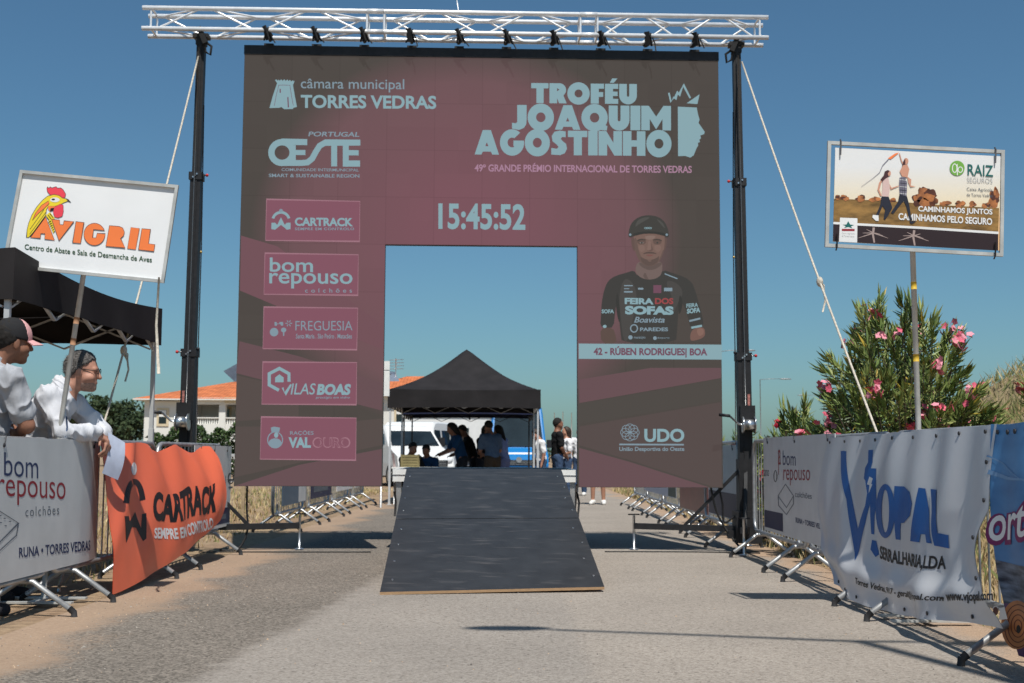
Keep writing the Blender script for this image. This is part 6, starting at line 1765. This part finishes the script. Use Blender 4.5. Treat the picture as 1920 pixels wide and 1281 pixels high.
# ------------------------------------------------------------------ vans and cars far behind the tent
glassm = pm('dark_car_glass', (.012, .018, .022), rough=.06, var=.3, scale=2, spec=.6)
tyre = pm('tyre_rubber', (.015, .015, .016), rough=.85); rimm = pm('wheel_rim', (.45, .46, .47), rough=.35, metal=.7); trim = pm('dark_bumper', (.018, .018, .02), rough=.6); lampm = pm('headlamp_glass', (.75, .76, .78), rough=.12, var=.05, spec=.6)
def van(label, loc, rz, L, W, H, paint, hood=.9, cat='van', trimfront=False, stripe=None, emblem=False, rows=3):
    """built facing -y (front at y=0), x across"""
    t = thing('parked_van', label, cat, loc, rz=rz)
    w = W / 2
    # side profile (y,z)
    prof = [(.02, .32), (.0, .62), (.10, .92), (hood * .85, 1.16), (hood + .05, 1.22), (hood + .62, H - .16), (hood + .85, H - .03), (hood + 1.2, H), (L - .25, H), (L - .05, H - .12), (L, H * .5), (L - .02, .34)]
    mb = MB()
    n = len(prof)
    def ring(x, tuck): 
        out = []
        for (y, z) in prof:
            k = max(0, (z - 1.05) / (H - 1.05))
            out.append((x * (1 - tuck * k), y, z))
        return out
    inset = .10
    rows_ = []
    for x in (-w, -w + .06, w - .06, w):
        e = .05 if abs(x) == w else 0
        rg = ring(x, .14)
        cy, cz = L / 2, H / 2
        rows_.append([(p[0], p[1] + (e if p[1] < cy else -e), p[2] - (e if p[2] > cz * 1.6 else 0)) for p in rg])
    vs = [p for r_ in rows_ for p in r_]
    fs = [(i * n + k, i * n + (k + 1) % n, (i + 1) * n + (k + 1) % n, (i + 1) * n + k) for i in range(3) for k in range(n)]
    fs += [tuple(range(n)), tuple(range(3 * n, 4 * n))[::-1]]
    mb.add(vs, fs, paint, False); finish('body', mb, t, False)
    sx = lambda z: w * (1 - .14 * max(0, (z - 1.05) / (H - 1.05)))
    # windscreen following the slope
    y0, z0, y1, z1 = hood + .06, 1.24, hood + .60, H - .19
    mb = MB(); o = -.012
    mb.add([(-sx(z0) + .10, y0 + o, z0 + .01), (sx(z0) - .10, y0 + o, z0 + .01), (sx(z1) - .12, y1 + o, z1 + .01), (-sx(z1) + .12, y1 + o, z1 + .01)], [(0, 1, 2, 3)], glassm); ws = finish('windscreen', mb, t, False)
    for s in (-.35, .25):
        mb = MB(); mb.beam((s, y0 + o - .01, z0 + .015), (s + .5, y0 + .10 + o - .01, z0 + .13), .012, .012, black); finish('wiper', mb, ws, False)
    # side windows
    ys = [(hood + .62, hood + 1.35)] + [(hood + 1.5 + k * 1.15, hood + 2.5 + k * 1.15) for k in range(rows) if hood + 2.5 + k * 1.15 < L - .15]
    for s in (-1, 1):
        for (a, b) in ys:
            mb = MB(); zb, zt = 1.28, H - .28
            q = [(s * (sx(zb) + .004), a if a > hood + 1 else a - .18, zb), (s * (sx(zb) + .004), b, zb), (s * (sx(zt) + .004), b, zt), (s * (sx(zt) + .004), a + .05, zt)]
            mb.add(q, [(0, 1, 2, 3) if s > 0 else (3, 2, 1, 0)], glassm); finish('side_window', mb, t, False)
        mb = MB(); mb.box(s * (w + .02) - .0, s * (w + .20), hood + .42, hood + .50, 1.22, 1.50, black) if s > 0 else mb.box(-(w + .20), -(w + .02), hood + .42, hood + .50, 1.22, 1.50, black)
        finish('mirror', mb, t, False)
        mb = MB(); mb.ball((s * (w - .22), .05, .80), (.16, .07, .11), lampm, 10, 6); finish('headlight', mb, t, False)
        for yy in (.85, L - .9):
            mb = MB(); mb.disc((s * (w - .10), yy, .33), (1, 0, 0), .33, .22, tyre, n=20); wh = finish('wheel', mb, t, False)
            mb = MB(); mb.disc((s * (w + .012), yy, .33), (1, 0, 0), .20, .015, rimm, n=14); finish('rim', mb, wh, False)
    mb = MB(); mb.box(-w + .02, w - .02, -.05, .12, .26, .56, trim); finish('bumper', mb, t, False)
    mb = MB(); mb.box(-w * .72, w * .72, -.022, .06, .62, .80, trim)
    for k in range(3): mb.box(-w * .66, w * .66, -.03, -.02, .65 + .05 * k, .665 + .05 * k, rimm)
    gr = finish('grille', mb, t, False)
    if emblem:
        mb = MB(); mb.disc((0, -.04, .80), (0, 1, 0), .10, .02, rimm, n=18); finish('emblem', mb, gr, False)
    mb = MB(); mb.box(-.26, .26, -.062, -.05, .38, .48, ink('plate_white', (225, 225, 225))); finish('number_plate', mb, t, False)
    if stripe:
        mb = MB(); mb.add([(-w + .12, .30, .99), (w - .12, .30, .99), (w - .14, .62, 1.095), (-w + .14, .62, 1.095)], [(0, 1, 2, 3)], stripe); finish('bonnet_stripe', mb, t, False)
    return t
wpaint = pm('white_car_paint', (.72, .72, .71), rough=.25, var=.03, spec=.5); bpaint = pm('blue_car_paint', (.012, .19, .50), rough=.25, var=.05, spec=.5); spaint = pm('silver_car_paint', (.55, .56, .57), rough=.3, var=.04, metal=.2)
def at(px, Yd): return ((px - 960) / FPX * Yd, Yd, 0)
van('blue van with a white bonnet stripe facing the stage', at(974, 42), R(2), 5.4, 2.02, 2.72, bpaint, hood=.95, stripe=ink('stripe_white', (225, 228, 232)), emblem=True)
van('white minibus with dark windows behind the left tent leg', at(742, 39), R(-12), 4.9, 1.95, 2.05, wpaint, hood=.8)
van('white van with a big windscreen, right of the minibus', at(803, 37), R(24), 4.4, 1.8, 1.88, wpaint, hood=1.0)
van('silver car parked between the white vans and the blue van', at(872, 46), R(30), 4.2, 1.75, 1.72, spaint, hood=1.0, cat='car')
t = thing('camper_trailer', 'long white camper behind the parked vans', 'camper', (-1.9, 56, 0))
mb = MB(); mb.box(-4.8, 1.0, 55, 57.2, .55, 2.62, wpaint); mb.box(-4.9, 1.1, 54.95, 57.25, 2.62, 2.70, wpaint); finish('body', mb, t)
for x in (-4.0, -2.4, -.6):
    mb = MB(); mb.box(x - .5, x + .5, 54.975, 54.995, 1.55, 2.15, glassm); finish('window', mb, t)
for x in (-3.9, 0):
    mb = MB(); mb.disc((x, 55.1, .36), (0, 1, 0), .36, .25, tyre, n=18); finish('wheel', mb, t)

# ------------------------------------------------------------------ houses
plaster = pm('white_plaster', (.70, .69, .65), rough=.85, var=.05, scale=.8); plasterb = pm('cream_trim', (.62, .52, .36), rough=.8, var=.06)
def tile_mat():
    m = pm('terracotta_tiles', (.56, .165, .06), rough=.8, var=.25, scale=2.5)
    nt = m.node_tree; N = nt.nodes; L = nt.links
    tc = N.new('ShaderNodeTexCoord'); wv = N.new('ShaderNodeTexWave'); wv.inputs['Scale'].default_value = 1.6; wv.inputs['Distortion'].default_value = .3; wv.bands_direction = 'X'
    L.new(tc.outputs['Object'], wv.inputs[0]); bp = N.new('ShaderNodeBump'); bp.inputs['Strength'].default_value = .8; bp.inputs['Distance'].default_value = .08; L.new(wv.outputs['Fac'], bp.inputs['Height']); L.new(bp.outputs[0], N['Principled BSDF'].inputs['Normal'])
    return m
tiles_m = tile_mat()
solar = pm('solar_glass', (.16, .19, .24), rough=.15, var=.1, spec=.6)
def window(t, x0, x1, y, z0, z1, shutter=.45):
    mb = MB(); mb.box(x0 - .12, x1 + .12, y - .05, y + .02, z0 - .14, z1 + .12, plasterb); f = finish('window', mb, t)
    mb = MB(); mb.box(x0, x1, y - .062, y - .052, z0, z1, glassm); finish('pane', mb, f)
    if shutter:
        mb = MB(); mb.box(x0 + .01, x1 - .01, y - .085, y - .064, z1 - (z1 - z0) * shutter, z1 - .01, wht)
        finish('roller_shutter', mb, f)
def hip(mb, x0, x1, y0, y1, z, zr, ov=.5, ridge=(.35, .65)):
    a = (x0 - ov, y0 - ov, z), (x1 + ov, y0 - ov, z), (x1 + ov, y1 + ov, z), (x0 - ov, y1 + ov, z)
    ym = (y0 + y1) / 2
    r0, r1 = (x0 + (x1 - x0) * ridge[0], ym, zr), (x0 + (x1 - x0) * ridge[1], ym, zr)
    mb.add([*a, r0, r1], [(0, 1, 5, 4), (1, 2, 5), (2, 3, 4, 5), (3, 0, 4)], tiles_m)
    mb.add([*a, *[(p[0], p[1], p[2] - .07) for p in a]], [(0, 4, 5, 1), (1, 5, 6, 2), (2, 6, 7, 3), (3, 7, 4, 0), (7, 6, 5, 4)], plaster)
HY = 66
hx = lambda px: (px - 960) / FPX * HY
hz = lambda py: CAM_H + (850.5 - py) / FPX * HY
hs = thing('house', 'white house with an orange tiled roof, veranda and hedge left of the screen', 'house', (-17, HY, 0))
mb = MB(); mb.box(hx(272), hx(360), HY, HY + 9, 0, hz(754), plaster); mb.box(hx(360) + .003, hx(560), HY + 2.2, HY + 9.003, 0, hz(748), plaster); finish('wall', mb, hs)
mb = MB(); mb.box(hx(360) + .01, hx(560), HY - .2, HY + 2.19, hz(760), hz(747), plaster); mb.box(hx(424), hx(560), HY - .3, HY + 1.9, hz(757), hz(747) + .004, plasterb)
for px in (419, 470, 520): mb.box(hx(px) - .17, hx(px) + .17, HY - .15, HY + .2, 0, hz(760), plaster)
mb.box(hx(360) + .01, hx(560), HY - .05, HY + .1, 0, hz(796), plaster)
for q in range(46): mb.tube([(hx(361) + .12 * q, HY + .03, hz(796)), (hx(361) + .12 * q, HY + .03, hz(786))], .035, plaster, n=6)
mb.box(hx(360) + .01, hx(560), HY - .06, HY + .11, hz(786), hz(784), plaster)
finish('veranda', mb, hs)
mb = MB(); hip(mb, hx(272), hx(560), HY, HY + 9.5, hz(750), hz(707), ridge=(.455, .62)); rf = finish('roof', mb, hs)
window(hs, hx(300), hx(314), HY, hz(796), hz(771), .5); window(hs, hx(399), hx(414), HY + 2.2, hz(793), hz(766), 0); window(hs, hx(440), hx(452), HY + 2.2, hz(793), hz(766), 0)
mb = MB()
for k in range(3):
    P = Vector(((418 - 960) / FPX * (HY + 4.6) + 1.15 * k, HY + 4.6, hz(706) + .25))
    mb.add([P + Vector((0, 0, .3)), P + Vector((1.05, .0, -.65)), P + Vector((1.55, 1.3, -.1)), P + Vector((.5, 1.3, .85))], [(0, 1, 2, 3), (3, 2, 1, 0)], solar)
    mb.tube([P + Vector((.5, 1.2, .8)), P + Vector((.5, 1.2, -.7))], .03, lega, n=5)
finish('solar_panel', mb, hs)
HY2 = 74
hx2 = lambda px: (px - 960) / FPX * HY2
hz2 = lambda py: CAM_H + (850.8 - py) / FPX * HY2
h2 = thing('house', 'second house whose orange roof shows beside the pointed tent', 'house', (-6, HY2, 0))
mb = MB(); mb.box(hx2(662), hx2(850), HY2, HY2 + 8, 0, hz2(742), plaster); finish('wall', mb, h2)
mb = MB(); hip(mb, hx2(662), hx2(850), HY2, HY2 + 8, hz2(741), hz2(698), ridge=(.48, .80)); finish('roof', mb, h2)
window(h2, hx2(744), hx2(760), HY2, hz2(795), hz2(765), .4)
mb = MB(); P = Vector((hx2(729), HY2 + 2.2, hz2(714))); mb.add([P + Vector((-.6, 0, -.6)), P + Vector((.75, 0, -.5)), P + Vector((.05, 1.1, .75)), P + Vector((-.9, 1.1, .85))], [(0, 1, 2, 3), (3, 2, 1, 0)], solar); mb.tube([P + Vector((-.2, .9, .6)), P + Vector((-.2, .9, -.6))], .04, lega, n=5); finish('solar_panel', mb, h2)
mb = MB(); mb.tube([(hx2(733), HY2 + 3, hz2(712)), (hx2(733), HY2 + 3, hz2(665))], .03, lega, n=5)
for k in range(4): mb.tube([(hx2(733) - .4, HY2 + 3, hz2(668 + 6 * k)), (hx2(733) + .5, HY2 + 3, hz2(667 + 6 * k))], .018, lega, n=4)
finish('aerial', mb, h2)

# ------------------------------------------------------------------ trees, hedge, shrubs
def leaf_cloud(mb, n, fn, mats, size, r, aspect=.45):
    for i in range(n):
        p, s = fn(r)
        s *= size * r.uniform(.6, 1.3)
        d = Vector((r.gauss(0, 1), r.gauss(0, 1), r.gauss(.2, .8))).normalized(); e = d.cross(Vector((r.gauss(0, 1), r.gauss(0, 1), r.gauss(0, 1)))).normalized() * s * aspect
        d *= s
        P = Vector(p)
        mb.add([P - d * .5, P + e * .5, P + d * .5, P - e * .5], [(0, 1, 2, 3)], r.choice(mats))
pineg = [pm('pine_green_a', (.018, .035, .012), rough=.8, var=.3), pm('pine_green_b', (.028, .050, .017), rough=.8, var=.3), pm('pine_green_c', (.04, .06, .02), rough=.8, var=.3)]
hedgeg = [pm('hedge_green_a', (.020, .045, .012), rough=.7, var=.3), pm('hedge_green_b', (.035, .07, .018), rough=.7, var=.3), pm('hedge_green_c', (.06, .10, .028), rough=.7, var=.3)]
barkm = pm('grey_bark', (.11, .085, .06), rough=.9, var=.3, scale=15, bump=.4)
def tree(label, x, y, h, rad, mats, seed, n=1500, trunk=.16, size=.34, flat=.7, name='pine_tree'):
    r = random.Random(seed)
    t = thing(name, label, 'tree', (x, y, 0), 'trees in the distance')
    mb = MB(); mb.tube([(x, y, 0), (x + r.uniform(-.15, .15), y, h * .4), (x + r.uniform(-.3, .3), y, h * .8)], [trunk, trunk * .75, trunk * .3], barkm, n=8)
    lobes = []
    for k in range(11):
        a = r.uniform(0, 6.28); q = rad * r.uniform(.15, .75); zz = h * r.uniform(.42, .9)
        c = Vector((x + q * math.cos(a), y + q * math.sin(a), zz)); lobes.append((c, rad * r.uniform(.28, .48)))
        mb.tube([(x, y, h * r.uniform(.3, .5)), tuple(c)], [trunk * .35, trunk * .1], barkm, n=5)
    finish('trunk', mb, t)
    mb = MB()
    def fn(r):
        c, q = r.choice(lobes)
        while True:
            v = Vector((r.uniform(-1, 1), r.uniform(-1, 1), r.uniform(-1, 1)))
            if .35 < v.length < 1: break
        return (c.x + v.x * q, c.y + v.y * q, c.z + v.z * q * flat), 1
    leaf_cloud(mb, n, fn, mats, size, r); finish('crown', mb, t)
    return t
def td(px, Yd): return (px - 960) / FPX * Yd
for i, (px, Yd, top, rad, lab) in enumerate(((176, 92, 756, 3.2, 'dark green tree, first from the left behind the white shirted man'), (214, 90, 748, 2.8, 'dark green tree beside the rope, second from the left'), (246, 96, 752, 2.6, 'dark green tree just left of the white house'), (120, 95, 752, 3.2, 'dark green tree hidden mostly behind the two men'), (60, 98, 760, 3.4, 'dark green tree at the far left behind the capped man'))):
    tree(lab, td(px, Yd), Yd, CAM_H + (850 - top) / FPX * Yd, rad, pineg, 50 + i, n=1900, size=.42)
for i, (px, Yd, top, rad, lab) in enumerate(((745, 95, 785, 2.5, 'low olive tree behind the minibus'), (1062, 120, 842, 2.6, 'distant bush behind the bystanders'))):
    tree(lab, td(px, Yd), Yd, CAM_H + (850 - top) / FPX * Yd, rad, pineg, 80 + i, n=500, size=.4, name='olive_tree')
r = random.Random(31)
def hedge(label, x0, x1, y, zt, n, seed):
    r = random.Random(seed); t = thing('hedge', label, 'hedge', ((x0 + x1) / 2, y, 0), 'hedges in front of the white house')
    mb = MB()
    for k in range(int((x1 - x0) / .5)):
        x = x0 + .25 + .5 * k; mb.tube([(x, y, 0), (x + r.uniform(-.2, .2), y, zt * .7)], [.04, .015], barkm, n=5)
    finish('stems', mb, t)
    mb = MB()
    def fn(r):
        x = r.uniform(x0, x1); top = zt * (.86 + .14 * math.sin(x * 2.3) * math.sin(x * 5.1 + 1))
        return (x, y + r.uniform(-.5, .5), top * (1 - r.random() ** 1.6 * .95)), 1
    leaf_cloud(mb, n, fn, hedgeg, .22, r); finish('foliage', mb, t)
HD = 52
hd = lambda px: (px - 960) / FPX * HD
hedge('dark green hedge left of the mast in front of the white house', hd(284), hd(350), HD, CAM_H + (850 - 800) / FPX * HD, 1700, 1)
hedge('dark green hedge between the mast and the screen', hd(362), hd(470), HD + .4, CAM_H + (850 - 792) / FPX * HD, 2600, 2)
# wooden stakes with white tape along the left verge
stake = pm('weathered_stake', (.34, .26, .16), rough=.9, var=.3, scale=10)
tape_m = pm('white_tape', (.75, .75, .73), rough=.5)
pts = [(-5.6, 20.5), (-4.9, 22.6), (-4.2, 26), (-6.6, 17.5), (-4.2, 15.5), (-4.0, 18.5)]
sd0 = None
for i, (x, y) in enumerate(pts):
    mb = MB(); mb.beam((x, y, 0), (x + .02, y, 1.12), .04, .04, stake)
    o = finish('wooden_stake', mb); tag(o, ['wooden stake beside the hanging rope holding white tape', 'wooden stake behind the orange banner', 'wooden stake farthest along the left verge', 'wooden stake hidden by the men on the left', 'wooden stake just beyond the left mast', 'wooden stake beyond the bare barrier'][i], 'stake', 'stakes along the left verge')
mb = MB(); order = [3, 0, 1, 2]
for a_, b_ in zip(order[:-1], order[1:]): mb.beam((pts[a_][0], pts[a_][1] - .03, .96), (pts[b_][0], pts[b_][1] - .03, .95), .004, .05, tape_m)
mb.beam((-4.2, 15.47, .58), (-4.0, 18.47, .6), .004, .05, tape_m)
o = finish('barrier_tape', mb); tag(o, 'white tape strung between the wooden stakes on the left', 'tape')

# oleanders
olg = [pm('oleander_green_a', (.15, .215, .06), rough=.5, var=.25, spec=.4), pm('oleander_green_b', (.22, .275, .08), rough=.5, var=.25, spec=.4), pm('oleander_green_c', (.31, .345, .12), rough=.5, var=.25, spec=.4), pm('oleander_green_d', (.075, .12, .038), rough=.5, var=.3)]
oly = pm('oleander_yellow', (.42, .30, .04), rough=.6, var=.2)
petal = [pm('pink_petals', (.60, .10, .16), rough=.6, var=.2), pm('light_pink_petals', (.68, .26, .32), rough=.6, var=.15)]; redpet = [pm('red_petals', (.50, .02, .05), rough=.6, var=.2), petal[0]]; whpet = [pm('white_petals', (.74, .72, .66), rough=.6, var=.1)]
dryb = pm('dry_seed_heads', (.20, .10, .09), rough=.9, var=.3)
def leafblade(mb, p, d, n, L, w, m):
    side = d.cross(n).normalized() * w
    q = p + d * L * .45 + n * L * .03
    e = p + d * L - n * L * .10
    mb.add([p, q + side, e, q - side], [(0, 1, 2), (0, 2, 3)], m)
def oleander(label, x, y, h, rad, nst, seed, pet, nfl, lsz=1.0, spread=None, top=None, group='oleander shrubs'):
    """many stems fanning from the base; leaf whorls up each stem; flower clusters at some tips"""
    r = random.Random(seed)
    t = thing('oleander_shrub', label, 'shrub', (x, y, 0), group)
    st, fo, fl = MB(), MB(), MB()
    tips = []
    for i in range(nst):
        a = r.uniform(0, 2 * math.pi); q = rad * math.sqrt(r.random())
        dome = math.sqrt(max(.06, 1 - .80 * (q / rad) ** 2))
        hh = h * dome * (r.uniform(.88, 1.0) if i % 3 == 0 else r.uniform(.40, .95))
        if top: hh *= top(math.cos(a) * q / rad)
        b = Vector((x + math.cos(a) * q * .22, y + math.sin(a) * q * .22, 0)); e = Vector((x + math.cos(a) * q, y + math.sin(a) * q, hh))
        m_ = b.lerp(e, .5) + Vector((-math.cos(a) * q * .05, -math.sin(a) * q * .05, hh * .04))
        pts = [b * (1 - s) ** 2 + m_ * 2 * s * (1 - s) + e * s * s for s in (0, .2, .4, .6, .8, 1)]
        st.tube(pts, [.012, .011, .009, .007, .005, .003], barkm, n=4)
        d = (pts[-1] - pts[-2]).normalized(); d = (d + Vector((math.cos(a) * q / rad * .7 + r.gauss(0, .18), math.sin(a) * q / rad * .7 + r.gauss(0, .18), 0))).normalized(); tips.append((pts[-1], d))
        nl = 36; run = r.uniform(.28, .5) * min(1, h / 1.6)
        tone_ = r.choice((olg[:2], olg[1:3], olg[:3], olg[2:3] + olg[:1], olg[3:] + olg[:1]))
        for k in range(nl):
            f = (k / nl)
            p = pts[-1] - d * run * f + (pts[-2] - pts[-1]) * 0
            ph = k * 2.2 + r.uniform(-.4, .4)
            o1 = d.orthogonal().normalized(); o2 = d.cross(o1)
            out = o1 * math.cos(ph) + o2 * math.sin(ph)
            op = .32 + .95 * f + r.gauss(0, .12)
            dr = (d * math.cos(op) + out * math.sin(op)).normalized()
            m = oly if r.random() < .03 else r.choice(tone_)
            leafblade(fo, p, dr, out.cross(dr).cross(dr).normalized() * -1, r.uniform(.11, .19) * lsz, r.uniform(.011, .017) * lsz, m)
        st.tube([pts[-1] - d * run, pts[-1]], .004, barkm, n=4)
    finish('stems', st, t); finish('foliage', fo, t)
    r.shuffle(tips)
    for (p, d) in tips[:nfl]:
        mb = MB(); p = p + d * .06
        for k in range(r.randint(5, 9)):
            c = p + Vector((r.gauss(0, .04), r.gauss(-.03, .04), r.gauss(.015, .03)))
            m = r.choice(pet)
            nn = Vector((r.gauss(0, 1), r.gauss(-.4, 1), r.gauss(.3, 1))).normalized(); o1 = nn.orthogonal().normalized(); o2 = nn.cross(o1)
            for z_ in range(5):
                an = z_ * 1.2566
                dv = o1 * math.cos(an) + o2 * math.sin(an); dw = (o1 * -math.sin(an) + o2 * math.cos(an)) * .017
                mb.add([c, c + dv * .022 + dw + nn * .006, c + dv * .038 + nn * .004, c + dv * .022 - dw + nn * .006], [(0, 1, 2, 3)], m)
        finish('blossom', mb, t)
    for (p, d) in tips[nfl:nfl + 10]:
        mb = MB()
        for k in range(7): 
            e = p + Vector((r.gauss(0, .035), r.gauss(0, .03), .06 + r.uniform(0, .07))); mb.tube([p, e], [.003, .004], dryb, n=4)
        finish('seed_head', mb, t)
    return t
oleander('big oleander shrub with pink flowers behind the white banner', 3.66, 11.5, 2.72, .92, 185, 11, petal, 40, top=lambda s: 1 - .16 * max(0, s) - .05 * abs(math.sin(s * 7)))
oleander('lower dark oleander at the left foot of the big pink one', 3.12, 12.2, 1.42, .45, 40, 12, petal, 3, top=lambda s: 1)
oleander('small oleander with red and pink flowers right of the mast', 3.10, 13.4, 1.62, .42, 40, 13, redpet, 9)
oleander('white flowered oleander seen between the screen and the right mast', 3.12, 17.6, 1.55, .55, 36, 14, whpet + [petal[0]], 9)
oleander('oleander with pink clusters cut by the right photo edge', 4.86, 10.9, 2.15, .40, 26, 15, petal, 12)
oleander('oleander hidden behind the right mast foot', 2.95, 15.2, 1.2, .5, 34, 16, petal, 4)

# ------------------------------------------------------------------ street lamps
lamp_m = pm('lamp_steel', (.30, .31, .32), rough=.5, metal=.5, var=.1)
def lamp(label, x, y, h, arm, lean=0, double=0, head=.5, group='street lamps', k=1.0):
    t = thing('street_lamp', label, 'street lamp', (x, y, 0), group)
    xt = x + lean
    mb = MB(); mb.tube([(x, y, 0), (xt, y, h)], [.075 * k, .045 * k], lamp_m, n=10); finish('pole', mb, t)
    for s in ([arm] + ([double] if double else [])):
        sg = 1 if s[0] > 0 else -1
        mb = MB(); mb.tube([(xt, y, h - .02), (xt + s[0] * .5, y + s[1] * .5, h + .04), (xt + s[0], y + s[1], h + .05)], [.035 * k, .03 * k, .028 * k], lamp_m, n=8); a_ = finish('arm', mb, t)
        L = math.hypot(*s)
        mb = MB(); mb.ball((xt + s[0] * (1 + head * .5 / L), y + s[1] * (1 + head * .5 / L), h + .04), (head / 2, .10, .05), lamp_m, 12, 6); finish('lamp_head', mb, a_)
    return t
lamp('street lamp just outside the photo whose arm casts the long shadow line', 3.18, 2.33, 8.0, (-1.62, .36), lean=-.32, double=(.42, -.05), head=.52)
lamp('distant street lamp with its head left of the right mast', td(1352, 62), 62, CAM_H + (850 - 655) / FPX * 62, (1.0, 0), head=.8, k=.6)
lamp('distant street lamp with a thin arm right of the right mast', td(1426, 85), 85, CAM_H + (850 - 708) / FPX * 85, (1.3, 0), head=.9, k=.55)
lamp('farthest street lamp seen through the left part of the pink shrub', td(1545, 120), 120, CAM_H + (850 - 738) / FPX * 120, (-1.6, 0), head=1.0, k=.6)
for i, (px, top) in enumerate(((1040, 772), (1056, 770), (1072, 772))):
    mb = MB(); X_ = td(px, 150); mb.tube([(X_, 150, 0), (X_, 150, CAM_H + (850 - top) / FPX * 150)], [.10, .05], wht, n=6)
    o = finish('flagpole', mb); tag(o, ['thin white pole, left one above the man in the black tee', 'thin white pole, middle one beyond the bystanders', 'thin white pole, right one beyond the bystanders'][i], 'pole', 'white poles in the distance')
